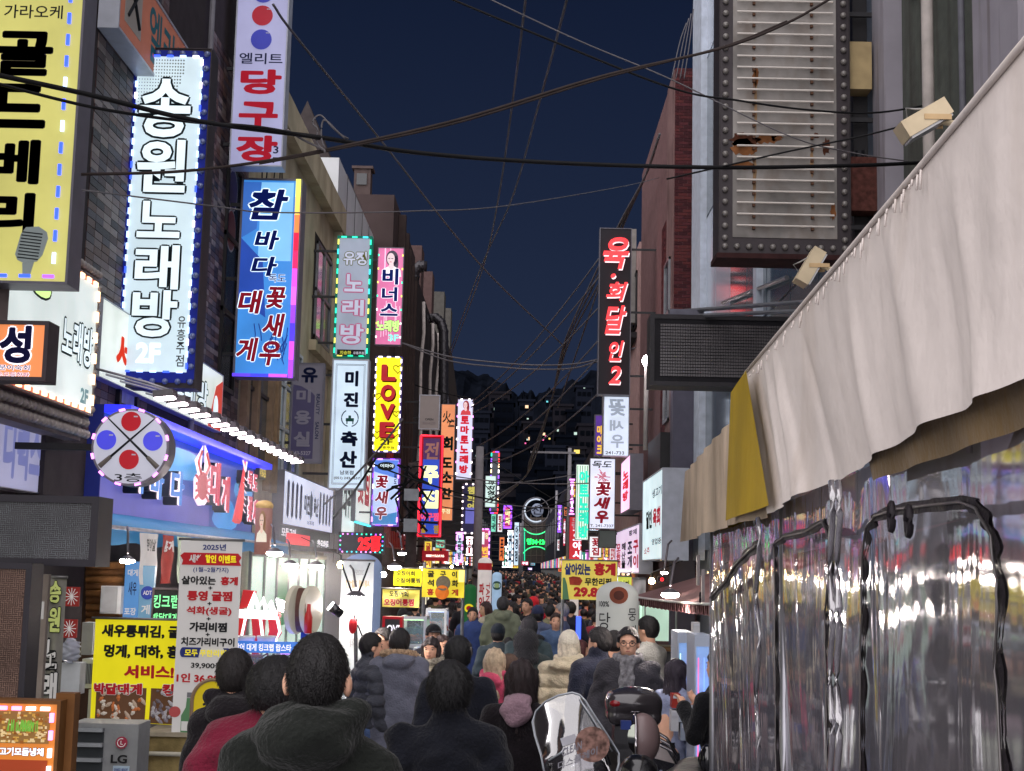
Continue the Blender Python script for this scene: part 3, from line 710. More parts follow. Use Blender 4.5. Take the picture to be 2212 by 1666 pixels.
put_text(fr, s, [('지승하', .2, .95, .52, .982, K('olive_glow', (190, 190, 60), .9), dict(off=.042)), ('유흥주점', .58, .955, .88, .978, K('grey_glow', (180, 180, 190), .8), dict(off=.042))])
# ---- 8 white butcher sign
fr = FP(713, 776, 793, 1058, 29.2)
s = sign('vertical_sign', 'white butcher shop sign with double border and laurel cow emblem', fr, K('white_blueish', (190, 208, 224), .98), pale_box, .3, .03, brackets=XL)
bd = MB()
for a in (.1, .13):
    b = a*.28+.01
    for q in ((a, b, 1-a, b+.003), (a, 1-b-.003, 1-a, 1-b), (a, b, a+.008, 1-b), (1-a-.008, b, 1-a, 1-b)): fr.box(bd, *q, .004, .006+a*.01)
bd.build('border_line', navy, s)
N8 = dict(bold=.05)
put_text(fr, s, [('미', .36, .09, .72, .21, navy, N8), ('진', .34, .255, .74, .37, navy, N8), ('축', .3, .555, .76, .67, navy, N8), ('산', .29, .705, .76, .835, navy, N8), ('남포점', .32, .855, .68, .887, navy), ('(051) 243-8657', .16, .903, .86, .927, blk)])
lr = MB()
for sgn in (-1, 1):
    lr.tube([fr.pt(.53+sgn*.23*math.sin(t)*.98, .455-.068*math.cos(t)*.95, .008) for t in np.linspace(.5, 2.9, 12)], .012, 5)
lr.build('laurel_print', ink('laurel_slate', (70, 90, 110), .3), s)
cw = MB(); 
for q in ((.42, .455, .64, .48), (.44, .48, .47, .5), (.6, .48, .63, .5), (.49, .435, .56, .455)): fr.box(cw, *q, .005, .01)
cw.build('cow_print', ink('cow_green', (30, 90, 80)), s)
# ---- 9 pink venus karaoke
fr = FP(813, 535, 870, 746, 36)
pf = K('pink_print', (215, 110, 160), .85)
s = sign('vertical_sign', 'pink karaoke sign with a woman portrait and 3F at the bottom', fr, pf, grey_box, .25, .02, brackets=-4.2)
st = MB(); rr = random.Random(4)
for i in range(14):
    x = rr.uniform(.05, .93); y0 = rr.choice([.0, .55, .6, .75]); fr.box(st, x, y0, x+.03, min(.97, y0+rr.uniform(.1, .35)), .004, .006)
st.build('stripe_print', K('pink_pale', (240, 190, 215), .9), s)
def portrait(fr, root, x0, y0, x1, y1, hair=(60, 50, 70), skin=(225, 200, 205), cloth=(240, 235, 240), k=.8, off=.008, rim=None):
    p = Fr(fr.pt(x0, y0, off), fr.ex, fr.n, fr.w*(x1-x0), fr.h*(y1-y0))
    def ov(cx, cy, rx, ry, o, n=18): return opoly(p, [(cx+rx*math.cos(t), cy+ry*math.sin(t)) for t in np.linspace(0, 2*math.pi, n, endpoint=False)], o, .002)
    mh = E('portrait_hair_%d_%d' % hair[:2], hair, k*.8); ms = E('portrait_skin_%d' % skin[0], skin, k); mc = E('portrait_cloth_%d_%d' % cloth[:2], cloth, k)
    ov(.52, .3, .3, .3, 0).build('portrait_hair', mh, root); ov(.7, .5, .14, .3, 0).build('portrait_hair', mh, root)
    opoly(p, [(.0, 1), (.1, .72), (.38, .6), (.62, .6), (.95, .75), (1, 1)], .003, .002).build('portrait_dress', mc, root)
    opoly(p, [(.4, .4), (.58, .4), (.62, .66), (.5, .74), (.36, .66)], .005, .002).build('portrait_neck', ms, root)
    ov(.46, .32, .19, .22, .007).build('portrait_face', ms, root)
    e = MB()
    for x in (.38, .53): e.add([p.pt(x-.05, .3, .0105), p.pt(x+.05, .3, .0105), p.pt(x+.05, .325, .0105), p.pt(x-.05, .325, .0105)], [(3, 2, 1, 0)])
    e.build('portrait_eyes', E('portrait_eye', (50, 30, 40), .3), root)
    e = MB(); e.add([p.pt(.41, .43, .0105), p.pt(.5, .43, .0105), p.pt(.5, .455, .0105), p.pt(.41, .455, .0105)], [(3, 2, 1, 0)]); e.build('portrait_lips', E('portrait_lip', (200, 50, 80), .7), root)
portrait(fr, s, .15, .03, .92, .3)
wo2 = K('outline_pale', (240, 235, 245), 1.0); lime = K('letter_lime', (200, 240, 150), .95); dgn = ink('ink_dark_green', (40, 70, 50), .3)
bl9 = ink('ink_royal', (40, 60, 140), .35)
put_text(fr, s, [('비', .22, .22, .8, .38, bl9, dict(bold=.04, out=(wo2, .03), off=.02)), ('너', .22, .41, .78, .55, bl9, dict(bold=.04, out=(wo2, .03), off=.02)), ('스', .18, .58, .82, .7, bl9, dict(bold=.04, out=(wo2, .03), off=.02)),
                 ('노래방', .05, .75, .92, .86, lime, dict(bold=.05, out=(dgn, .035), off=.02)), ('3F', .5, .89, .9, .96, K('letter_mint', (150, 225, 215), .9), dict(bold=.04, off=.02))])
leds(fr, s, [led_green, led_white, led_yel], .03, .33, (.05, .03), .03, 'lr')
# ---- 10 yellow LOVE
fr = FP(808, 770, 866, 977, 36)
s = sign('vertical_sign', 'bright yellow sign reading LOVE in red letters above 2F', fr, K('yellow_bright', (250, 235, 20), 1.0), M('blue_glow_frame', (70, 60, 130), .5, emit=.4), .25, .03, brackets=-4.2)
leds(fr, s, led_white, .02, .2, (.1, .035), .03)
red = M('letter_red_raised', (200, 26, 40), .4, emit=.55); rdk = ink('red_dark', (120, 14, 26), .15)
for c, y0, y1 in (('L', .09, .26), ('O', .3, .47), ('V', .5, .66), ('E', .69, .85)):
    put_text(fr, s, [(c, .27, y0+.012, .82, y1+.012, rdk, dict(bold=.05, off=.01)), (c, .24, y0, .78, y1, red, dict(bold=.05, off=.03, thick=.05))])
put_text(fr, s, [('2F', .28, .865, .74, .925, blk, dict(bold=.03)), ('유흥주점', .22, .94, .8, .965, blk)])
def heart(mb, fr, cx, cy, r, rad=.012, rot=0):
    pts = []
    for t in np.linspace(0, 2*math.pi, 22):
        x = 16*math.sin(t)**3; y = 13*math.cos(t)-5*math.cos(2*t)-2*math.cos(3*t)-math.cos(4*t)
        pts.append(fr.pt(cx+r*x/16/fr.w, cy-r*y/16/fr.h, .012))
    mb.tube(pts, rad, 4)
hb = MB()
for q in ((.85, .13, .12), (.1, .42, .1), (.84, .6, .08), (.15, .82, .11), (.82, .8, .1)): heart(hb, fr, *q)
hb.build('heart_print', ink('heart_line', (150, 140, 20), .4), s)
# ---- 11 imaya shrimp sign
fr = FP(803, 990, 862, 1137, 36.2)
s = sign('vertical_sign', 'blue and white shrimp sign edged with violet dashes', fr, K('ice_blue', (178, 196, 236), .95), M('violet_frame', (120, 70, 190), .5, emit=.5), .25, .035, brackets=-4.2)
opoly(fr, [(.06, .8), (.5, .83), (.94, .79), (.94, .97), (.06, .97)], .005, .002).build('sea_print', K('sea_print', (60, 130, 190), .8), s)
opoly(fr, [(.06, .03), (.94, .03), (.94, .3), (.06, .2)], .005, .002).build('sky_print', K('sky_print', (90, 130, 220), .8), s)
opoly(fr, [(.5+.33*math.cos(t), .12+.065*math.sin(t)) for t in np.linspace(0, 6.28, 16, endpoint=False)], .009, .002).build('logo_print', blk, s)
put_text(fr, s, [('이마야', .28, .085, .78, .14, K('white_letter', (222, 240, 246), 1), dict(off=.014, bold=.03)), ('독도', .8, .23, .9, .38, navy, dict(vert=True, bold=.03, off=.012)),
                 ('꽃', .14, .26, .58, .44, ri, dict(bold=.04, shear=.12, out=(wo2, .03), off=.012)), ('새', .14, .49, .58, .67, ri, dict(bold=.04, shear=.12, out=(wo2, .03), off=.012)), ('우', .16, .72, .58, .9, ri, dict(bold=.04, shear=.12, out=(wo2, .03), off=.012))])
leds(fr, s, [led_pink, led_white, led_vio], .03, .25, (.12, .035), .03)
# ---- 12 red neon framed restaurant sign
fr = FP(905, 940, 955, 1161, 43)
s = sign('vertical_sign', 'blue noodle house sign framed by glowing red neon tube', fr, K('royal_blue', (30, 70, 190), .75), M('neon_red_back', (150, 20, 40), .5, emit=.4), .3, .1, brackets=-4.2)
nb = MB(); q = [fr.pt(x, y, .06) for x, y in ((.03, .008), (.97, .008), (.97, .99), (.03, .99), (.03, .008))]; nb.tube(q, .035, 6); nb.build('neon_tube', E('neon_red', (255, 40, 60), 2.2), s)
fr.box(MB(), .1, .02, .9, .24, .005, .012).build('print_dusk', K('dusk_purple', (70, 30, 90), .6), s)
cb = K('letter_cream', (232, 232, 180), 1.0)
put_text(fr, s, [('전', .2, .07, .8, .24, K('letter_bronze', (150, 100, 90), .6), dict(bold=.03, off=.02, shear=.1)), ('주', .12, .3, .84, .48, cb, dict(bold=.06, off=.02)), ('집', .16, .54, .86, .72, cb, dict(bold=.05, off=.02)),
                 ('아구찜', .1, .76, .9, .84, K('letter_pinkred', (225, 90, 130), .8), dict(bold=.05, off=.02)), ('뽈', .14, .88, .36, .96, ink('letter_gold', (180, 150, 60), .6), dict(bold=.05, off=.02)), ('찜', .68, .88, .9, .96, ink('letter_gold', (180, 150, 60), .6), dict(bold=.05, off=.02))])
# ---- 13 orange sign behind, grey box sign, tomato karaoke, etc (left far)
fr = FP(950, 873, 981, 1125, 50); org = K('orange_soft', (226, 140, 92), .85)
s = sign('vertical_sign', 'orange grill sign with dark green lettering half hidden behind the red neon sign', fr, org, grey_box, .25, .02, brackets=-3.85)
gn = ink('ink_bottle_green', (30, 60, 56), .15)
put_text(fr, s, [('火', .1, .06, .7, .16, gn, dict(bold=.02)), ('爐', .4, .13, .95, .2, gn), ('회', .14, .28, .88, .4, gn, dict(bold=.05)), ('도', .14, .46, .88, .55, gn, dict(bold=.05)), ('소', .14, .58, .88, .68, gn, dict(bold=.05)), ('찬', .14, .72, .88, .82, gn, dict(bold=.05)), ('주점', .2, .9, .8, .94, cb)])
fr = FP(905, 853, 950, 928, 45)
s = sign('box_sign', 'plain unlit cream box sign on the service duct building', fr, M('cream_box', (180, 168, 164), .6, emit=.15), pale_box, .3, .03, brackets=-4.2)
put_text(fr, s, [('OPEN', .3, .68, .7, .74, blk), ('851-4200', .2, .78, .8, .86, ink('ghost_grey', (140, 130, 130)))])
fr = FP(986, 862, 1021, 1037, 56)
s = sign('vertical_sign', 'white tomato karaoke sign with red lettering and bulb dots', fr, K('white_violet', (205, 205, 235), .95), M('bulb_frame', (120, 100, 110), .5, emit=.2), .25, .03, brackets=-3.8)
portrait(fr, s, .2, .02, .85, .2, hair=(150, 30, 40), skin=(230, 190, 190), cloth=(200, 50, 60))
put_text(fr, s, [('토마토노래방', .22, .2, .76, .93, ink('ink_red_backlit', (205, 40, 60), .7), dict(vert=True, bold=.06, gap=.16))])
leds(fr, s, [led_white, led_pink], .02, .42, (.08, .06), .03, 'tlr')
fr = FP(998, 1045, 1029, 1153, 58)
s = sign('vertical_sign', 'dark champion sign with pale yellow lettering inside a dotted light frame', fr, M('slate_sign', (62, 58, 92), .6, emit=.35), M('bulb_frame', (120, 100, 110), .5, emit=.2), .25, .03, brackets=-3.8)
fr.box(MB(), .25, .48, .93, .8, .005, .01).build('print_blue', K('print_blue2', (110, 110, 200), .7), s)
put_text(fr, s, [('챔피언', .36, .05, .84, .55, K('letter_khaki', (190, 180, 100), .8), dict(vert=True, bold=.05)), ('이동통신', .28, .6, .9, .66, cb), ('전화', .3, .7, .9, .78, cb)])
leds(fr, s, led_white, .02, .26, (.07, .07), .03, 'tlrb')
fr = FP(1059, 975, 1078, 1110, 66)
s = sign('vertical_sign', 'narrow sign with rainbow chasing lights down both edges', fr, M('muted_photo_sign', (90, 96, 104), .5, emit=.5, var=.4, scale=5), dark_box, .25, .02, brackets=-3.7)
leds(fr, s, [led_yel, led_red, led_green, led_white, led_vio, led_warm], .03, .26, (.16, .06), .03)
fr = FP(1048, 1028, 1071, 1096, 64)
s = sign('vertical_sign', 'white sign with slanted lettering in front of the rainbow edged one', fr, K('mint_white', (196, 222, 216), .95), pale_box, .25, .02, brackets=-3.7)
put_text(fr, s, [('까치영가', .2, .14, .85, .8, gn, dict(vert=True, bold=.04, shear=.2))])
fr = FP(1087, 1092, 1106, 1142, 84)
s = sign('vertical_sign', 'small purple lit sign far along the left side', fr, K('magenta_print', (200, 60, 120), .8), M('violet_frame', (120, 70, 190), .5, emit=.5), .25, .05, brackets=-3.7)
leds(fr, s, led_vio, .05, .4, (.25, .1), .03)
put_text(fr, s, [('마차', .25, .15, .8, .85, cb, dict(vert=True, bold=.04))])
fr = FP(1034, 1142, 1058, 1218, 62)
s = sign('vertical_sign', 'red and white sign framed in lilac light near the utility pole', fr, K('rose_print', (180, 60, 100), .8), M('violet_frame', (120, 70, 190), .5, emit=.5), .25, .05, brackets=-3.7)
fr.box(MB(), .12, .1, .5, .45, .005, .012).build('print_white', wo2, s)
put_text(fr, s, [('번개', .3, .5, .85, .98, K('letter_gold2', (230, 190, 80), .9), dict(vert=True, bold=.05)), ('왕', .55, .12, .88, .3, cb)])
leds(fr, s, led_pink, .03, .3, (.16, .06), .03, 'tlr')
# clusters of far signs, both sides
rr = random.Random(21)
cols = [(200, 225, 245), (230, 235, 240), (190, 60, 80), (240, 210, 70), (90, 200, 220), (170, 110, 230), (230, 120, 60), (70, 120, 220), (210, 90, 160), (120, 220, 190)]
far_words = ['국밥', '횟집', '커피', '노래방', '치킨', '포차', '갈비', '주점', '안경', '약국', '모텔', '당구장']
def far_sign(u0, v0, u1, v1, d, side, c, w, edge=None, k=.9):
    fr = FP(u0, v0, u1, v1, d)
    names = {0: 'pale blue', 1: 'white', 2: 'red', 3: 'yellow', 4: 'cyan', 5: 'violet', 6: 'orange', 7: 'blue', 8: 'pink', 9: 'mint'}
    s = sign('vertical_sign', 'distant %s sign among the stacked signs far along the %s side' % (names[c], 'left' if side < 0 else 'right'), fr, K('far_%d' % c, cols[c], k), grey_box if c != 2 else dark_box, .2, .03, group='distant hanging signs', brackets=-3.7 if side < 0 else 3.1)
    dark = c in (2, 5, 7, 8)
    if fr.h > fr.w*1.3: put_text(fr, s, [(w, .22, .08, .8, .92, wo2 if dark else (crim if c in (1, 3) else navy), dict(vert=True, bold=.04))])
    else: put_text(fr, s, [(w, .12, .2, .88, .8, wo2 if dark else crim, dict(bold=.04))])
    if edge is not None: leds(fr, s, edge, .03, .35, (.2, .07), .03)
    return s
for q in [(1110, 1128, 1121, 1222, 96, -1, 0, '안경점', None), (1096, 1146, 1108, 1226, 92, -1, 0, '커피', led_white), (1074, 1110, 1086, 1150, 78, -1, 1, '횟집', None), (1078, 1160, 1090, 1212, 80, -1, 6, '포차', None),
          (1086, 1180, 1094, 1226, 88, -1, 9, '국밥', led_white), (1008, 1160, 1020, 1200, 60, -1, 1, '모텔', led_white), (985, 1150, 1000, 1215, 54, -1, 0, '노래방', led_pink), (1060, 1110, 1072, 1150, 70, -1, 9, '약국', None),
          (1118, 1148, 1124, 1200, 120, -1, 1, '주점', None), (940, 1165, 962, 1185, 46, -1, 9, '국밥', None), (915, 1168, 934, 1230, 46, -1, 3, '굴구이', None),
          (1205, 1092, 1212, 1150, 105, 1, 5, '나이트', led_vio), (1232, 1035, 1239, 1112, 66, 1, 8, '주점', led_pink), (1237, 1040, 1246, 1075, 68, 1, 3, '갈비', None), (1218, 1095, 1226, 1115, 80, 1, 6, '호', None),
          (1203, 1165, 1210, 1190, 110, 1, 1, '약국', None), (1243, 1125, 1258, 1170, 60, 1, 1, '횟집', None), (1272, 1125, 1296, 1150, 50, 1, 0, '찻집', None), (1272, 1158, 1300, 1205, 50, 1, 1, '꽃집', None),
          (1306, 1170, 1316, 1205, 46, 1, 3, '낙지', None), (1216, 1120, 1222, 1180, 90, 1, 2, '치킨', None), (1255, 1118, 1266, 1160, 58, 1, 4, '펍', led_cyan)]:
    far_sign(*q)
for q in [(1104, 1218, 1120, 1228, 110, -1, 3, '포차'), (1126, 1212, 1142, 1222, 140, -1, 2, '주점'), (1196, 1214, 1210, 1224, 120, 1, 8, '펍'), (1146, 1216, 1156, 1222, 150, -1, 4, 'BAR'), (1205, 1228, 1218, 1236, 95, 1, 6, '회'), (1140, 1226, 1150, 1232, 130, -1, 5, '펍')]:
    far_sign(*q, None, 1.4)
# ---- right side signs
fr = FP(1293, 493, 1363, 854, 34)
s = sign('vertical_sign', 'tall charcoal sign with glowing red and white raised lettering', fr, M('charcoal_sign', (62, 60, 66), .6, emit=.04), M('sign_rim_grey', (100, 100, 108), .5, .3), .3, .02, brackets=3.2)
rg = E('letter_red_glow', (255, 50, 56), 1.25); wg = K('letter_edge_white', (250, 240, 245), 1.15); hz = M('red_halo_print', (120, 24, 34), .7, emit=.35)
for c, x0, x1, y0, y1 in (('육', .12, .9, .06, .25), ('·', .36, .5, .28, .305), ('회', .26, .8, .33, .44), ('달', .22, .8, .47, .64), ('인', .32, .74, .68, .8), ('2', .38, .72, .83, .935)):
    put_text(fr, s, [(c, x0+.03, y0+.006, x1+.03, y1+.006, wg, dict(bold=.025, off=.02, shear=.3)), (c, x0, y0, x1, y1, rg, dict(bold=.028, off=.05, thick=.05, shear=.3))])
fr = FP(1303, 856, 1359, 986, 34.6)
s = sign('vertical_sign', 'white sign seen from behind under the charcoal one with grey raised lettering', fr, K('white_plain', (205, 215, 232), .95), pale_box, .25, .02, brackets=3.2)
put_text(fr, s, [('꽃', .2, .05, .85, .33, ink('ghost_letter', (170, 180, 198), .6), dict(bold=.03, shear=.1, mirror=True)), ('새', .25, .4, .8, .58, MATS['ghost_letter'], dict(bold=.03, mirror=True)), ('우', .3, .64, .8, .86, MATS['ghost_letter'], dict(bold=.03, mirror=True)), ('241-733', .1, .915, .82, .97, ink('ink_grey', (110, 112, 120)))])
fr = FP(1284, 896, 1302, 986, 40)
s = sign('vertical_sign', 'violet edge of a sign with yellow lettering showing behind the white one', fr, K('violet_deep', (90, 50, 150), .7), grey_box, .25, .03, brackets=3.15)
put_text(fr, s, [('마이크', .3, .25, .98, .95, K('letter_gold2', (230, 190, 80), .9), dict(vert=True, bold=.05))])
fr = FP(1273, 990, 1329, 1143, 38)
s = sign('vertical_sign', 'white shrimp sign with a pink flower print and phone number below', fr, K('white_cool2', (212, 216, 234), .97), M('sign_rim_grey', (100, 100, 108), .5, .3), .25, .02, brackets=3.2)
put_text(fr, s, [('독도', .1, .04, .86, .14, blk, dict(bold=.02, shear=.1)), ('꽃', .26, .34, .82, .53, ri, dict(bold=.04, shear=.1, out=(wo2, .03), off=.014)), ('새', .2, .55, .76, .72, ri, dict(bold=.05, shear=.25, off=.014)), ('우', .24, .74, .76, .92, ri, dict(bold=.05, shear=.1, off=.014)), ('T. 241-7337', .05, .935, .95, .975, ink('ink_grey', (110, 112, 120)))])
fl = MB(); rr = random.Random(9)
for i in range(40):
    a = rr.uniform(0, 6.28); r0 = rr.uniform(0, .2); x, y = .5+r0*math.cos(a), .27+r0*.42*math.sin(a)
    fl.tube([fr.pt(x, y, .01), fr.pt(x+.13*math.cos(a+rr.uniform(-.8, .8)), y+.04*math.sin(a), .01)], .012, 4)
fl.build('flower_print', ink('flower_pink', (215, 130, 150), .6), s)
fr = FP(1243, 1003, 1272, 1167, 44)
s = sign('vertical_sign', 'striped white and green karaoke sign with cyan neon lettering', fr, K('stripe_white', (220, 238, 225), 1.0), grey_box, .25, .02, brackets=3.15)
stp = MB()
for i in range(5): fr.box(stp, .1+.18*i, .02, .17+.18*i, .98, .004, .008)
stp.build('stripe_print', K('stripe_green', (120, 170, 130), .7), s)
put_text(fr, s, [('아트노래방', .25, .08, .98, .98, E('neon_cyan', (30, 215, 180), 1.1), dict(vert=True, bold=.05, thick=.04, off=.03))])
fr = FP(1229, 1116, 1257, 1210, 58)
s = sign('vertical_sign', 'red motel sign with white lettering on the right side', fr, K('motel_red', (200, 36, 50), .8), dark_box, .25, .02, brackets=3.15)
put_text(fr, s, [('모텔', .2, .03, .8, .28, K('letter_faint', (190, 150, 160), .7), dict(vert=True)), ('MOTEL', .3, .3, .98, .335, wo2), ('오아시', .3, .36, .98, .98, wo2, dict(vert=True, bold=.04))])
# signs lying along the right facade
def side_sign(label, X, u0, u1, vt, vb, at, face, box, text, depth=.3, name='shop_sign', proud=.0, **kw):
    fr = FS(X, u0, u1, vt, vb, at); s = sign(name, label, fr, face, box, depth, .03, text=text, **kw); return fr, s
fr, s = side_sign('white vertical menu sign with red lettering beside the slate pillar', 2.75, 1389, 1432, 1010, 1210, 1, K('white_teal', (200, 222, 226), .95), pale_box,
   [('육회', .55, .4, .9, .62, crim, dict(bold=.05)), ('달인', .2, .4, .5, .62, blk, dict(bold=.05)), ('생고기', .5, .18, .95, .28, navy), ('영업중', .5, .75, .95, .82, navy), ('소주', .1, .84, .4, .92, crim)], .5)
fr, s = side_sign('bright pink and white neon sign turned along the right facade', 2.62, 1342, 1362, 1000, 1112, 0, K('pink_hot', (250, 190, 225), 1.2), grey_box,
   [('노래방', .2, .2, .8, .8, ink('ink_red_backlit', (205, 40, 60), .7), dict(vert=True, bold=.06))], .3)
fr, s = side_sign('pale pink menu sign board low on the right facade', 2.75, 1330, 1382, 1130, 1240, 1, K('menu_pink', (222, 200, 226), .9), pale_box,
   [('모듬회', .05, .3, .25, .9, crim, dict(vert=True, bold=.04)), ('해산물', .3, .3, .48, .9, blk, dict(vert=True, bold=.04)), ('조개', .56, .3, .74, .9, navy, dict(vert=True, bold=.04)), ('구이', .78, .3, .96, .9, crim, dict(vert=True, bold=.04)), ('황제', .6, .08, .9, .2, navy, dict(bold=.03))], .3)
fr = FP(1293, 1145, 1331, 1184, 40)
sign('box_sign', 'plain grey green box hanging under the shrimp sign', fr, M('grey_green_box', (118, 130, 124), .6, emit=.1), dark_box, .3, .02, brackets=3.15)
# unlit tall bulb sign
fr = FP(1553, -60, 1836, 553, 15)
s = sign('vertical_sign', 'big dead bulb sign with bare tubes and rust stains at upper right', fr, dark_box, M('bulb_sign_black', (44, 38, 40), .6, .2, bump=.2), .45, .01, brackets=4.0)
ix = .105; pn = sub(fr, ix, .0, 1-ix, .94, .003)
pf = M('weathered_panel', (138, 134, 130), .65, var=.45, scale=2.2, bump=.15)
pn.box(MB(), 0, 0, 1, 1, 0, .01).build('back_panel', pf, s)
bulbs(s, fr, [(x, .03+.0415*i) for x in (.048, .952) for i in range(23)] + [(.048+.0904*i, .972) for i in range(1, 10)] + [(.048, .972), (.952, .972)], M('bulb_dusty', (112, 108, 104), .3, spec=.7, var=.3), .034)
tube_me = MB().cyl((-.64*1.0, 0, 0), (.64*1.0, 0, 0), .011, n=8).mesh('fluorescent_tube', M('tube_white', (205, 198, 190), .35, var=.1))
clip = MB().bx(-.014, .014, -.02, .02, -.02, .02).mesh('tube_clip', M('clip_rust', (92, 66, 52), .8))
for i in range(23):
    y = .035+.042*i; o = inst('fluorescent_tube', tube_me, s, pn.pt(.5, y, .05), (pn.w*.93/1.28, 1, 1))
    for x in (.2, .76): inst('tube_clip', clip, s, pn.pt(x, y+.006, .03))
rst = M('rust_stain', (120, 78, 48), .9, var=.5, scale=9); rst2 = M('rust_stain_dark', (84, 50, 36), .9, var=.5, scale=12)
def blob(fr, cx, cy, rx, ry, m, parent, seed, name='rust_stain', off=.0108):
    rr = random.Random(seed); n = 22
    opoly(fr, [(cx+rx*(1+rr.uniform(-.35, .2))*math.cos(t), cy+ry*(1+rr.uniform(-.4, .3))*math.sin(t)) for t in np.linspace(0, 2*math.pi, n, endpoint=False)], off, .001).build(name, m, parent)
for i, q in enumerate([(.12, .64, .14, .024, rst2), (.32, .635, .12, .02, rst), (.42, .63, .06, .012, rst), (.12, .67, .14, .03, rst), (.9, .66, .04, .03, rst2), (.8, .62, .03, .01, rst2), (.1, .735, .1, .015, rst), (.22, .4, .03, .05, rst), (.21, .78, .02, .1, M('rust_pale', (150, 122, 92), .9, var=.4)), (.76, .72, .02, .06, MATS['rust_pale']), (.22, .5, .015, .12, MATS['rust_pale']), (.96, .9, .03, .03, rst)]):
    blob(pn, *q[:4], q[4], s, i)
fr.box(MB(), -.015, .995, 1.01, 1.012, -.46, .03).build('bottom_flange', M('flange_rust', (58, 34, 34), .8, var=.4), s)
# support steel beside it
t = thing('sign_support_frame', 'black steel posts carrying the dead bulb sign from the wall', 'sign frame', (3.8, 15.4, 3))
for x0, x1 in ((3.9, 4.05),):
    MB().bx(3.62, 3.78, 15.35, 15.5, 5.2, 13).build('post', frame_black, t)
for z_ in (6.3, 7.05, 9.7): MB().bx(3.3, 3.62, 15.38, 15.46, z_-.04, z_+.04).build('arm', frame_black, t)
MB().cyl((3.98, 15.52, 3.2), (3.98, 15.52, 13), .06, n=8).build('pipe', M('pipe_brass', (128, 112, 84), .4, .6), t)
a = P(1853, 148, 15.2)
tag(MB().bx(a[0]-.13, a[0]+.13, 15.1, 15.35, a[2]-.27, a[2]+.27).build('junction_box', M('junction_box_tan', (172, 152, 112), .6)), 'tan junction box on the arm beside the dead bulb sign', 'junction box')
a = P(1857, 405, 15.2)
t = thing('transformer_box', 'rusty transformer box hanging below the sign arms', 'transformer', (a[0], 15.2, a[2]-.35))
MB().bx(a[0]-.17, a[0]+.17, 15.05, 15.3, a[2]-.3, a[2]+.3).build('case', M('rusty_case', (84, 50, 44), .85, var=.5, scale=14), t)
MB().cyl((a[0], 15.17, a[2]+.3), (a[0], 15.17, a[2]+.4), .05, n=8).build('cap', blk, t)
# LED matrix sign under it
fr = FP(1404, 682, 1716, 836, 19)
s = sign('led_matrix_sign', 'unlit dot matrix sign board behind the tent top', fr, M('matrix_black', (30, 29, 33), .6), M('matrix_case', (42, 40, 44), .6, .2, bump=.2), .5, .06, brackets=None)
pn = sub(fr, .07, .13, .98, .87, .005)
dots = MB()
for j in range(17):
    for i in range(52):
        c = pn.pt((i+.5)/52, (j+.5)/17, .006); dots.obox(c, pn.ex*.0135, pn.n*.006, pn.up*.0155)
dots.build('matrix_dots', M('matrix_dot', (92, 88, 90), .3, var=.3, scale=3), s, kind='stuff')
fr.box(MB(), .14, -.1, .38, -.005, -.3, -.1).build('cable_box', M('cable_box_grey', (110, 110, 122), .6), s)
MB().bx(fr.O[0]+fr.w-.05, 3.72, 19.1, 19.25, fr.O[2]-.5, fr.O[2]-.4).build('bracket', frame_black, s)
# left LED boards
fr = FP(-60, 1070, 212, 1222, 9.0)
s = sign('led_board', 'wide dark LED board sticking out at the lower left', fr, M('led_board_face', (74, 72, 76), .6, var=.2), M('led_board_case', (36, 32, 42), .5, .2), .3, .045, brackets=-4.75)
def maze(fr, root, nx, ny, m, off=.006):
    mb = MB(); rr = random.Random(5)
    for j in range(ny):
        for i in range(nx):
            if rr.random() < .5: x0, x1, y0, y1 = i/nx, (i+rr.choice([.9, 1.4]))/nx, (j+.35)/ny, (j+.62)/ny
            else: x0, x1, y0, y1 = (i+.35)/nx, (i+.6)/nx, j/ny, (j+rr.choice([.9, 1.3]))/ny
            if x1 <= 1 and y1 <= 1: fr.box(mb, x0, y0, x1, y1, off-.003, off)
    mb.build('led_grid', m, root, kind='stuff')
maze(sub(fr, .06, .08, .94, .92), s, 58, 30, M('led_grid_grey', (110, 116, 120), .4, var=.35, scale=4))
fr = FP(-40, 1216, 62, 1520, 8.6)
s = sign('led_board', 'upright dark LED board under the wide one at the left edge', fr, M('led_board_face2', (84, 66, 60), .6, var=.3, scale=5), M('led_board_case', (36, 32, 42), .5, .2), .2, .035, brackets=-4.75)
maze(sub(fr, .06, .03, .86, .97), s, 18, 64, M('led_grid_brown', (140, 110, 96), .4, var=.35, scale=4))
# round billiards sign
c = P(281, 966, 12.6)
t = thing('round_sign', 'round billiards sign with crossed cues, red and blue balls', 'sign', (c[0], 12.6, c[2]-.36))
rf = Fr((c[0]-.34, 12.6, c[2]+.34), (1, 0, 0), (0, -1, 0), .68, .68)
MB().cyl((c[0], 12.6, c[2]), (c[0], 12.86, c[2]), .345, n=40).build('drum', M('drum_grey', (120, 116, 126), .5, .3), t)
MB().cyl((c[0], 12.595, c[2]), (c[0], 12.6, c[2]), .325, n=40).build('face_panel', K('silver_face', (176, 176, 190), .8), t)
for x, y, m_ in ((.5, .165, K('ball_red_lit', (160, 14, 30), .8)), (.5, .665, MATS['sign_ball_red_lit']), (.19, .415, K('ball_blue_lit', (66, 66, 200), .85)), (.8, .415, MATS['sign_ball_blue_lit'])):
    disc(rf, x, y, .088, m_, t, 'ball_print', off=.012)
    MB().obox(rf.pt(x+.06, y-.065, .02), rf.ex*.018, rf.n*.001, rf.up*.006).build('ball_shine', bwhite, t)
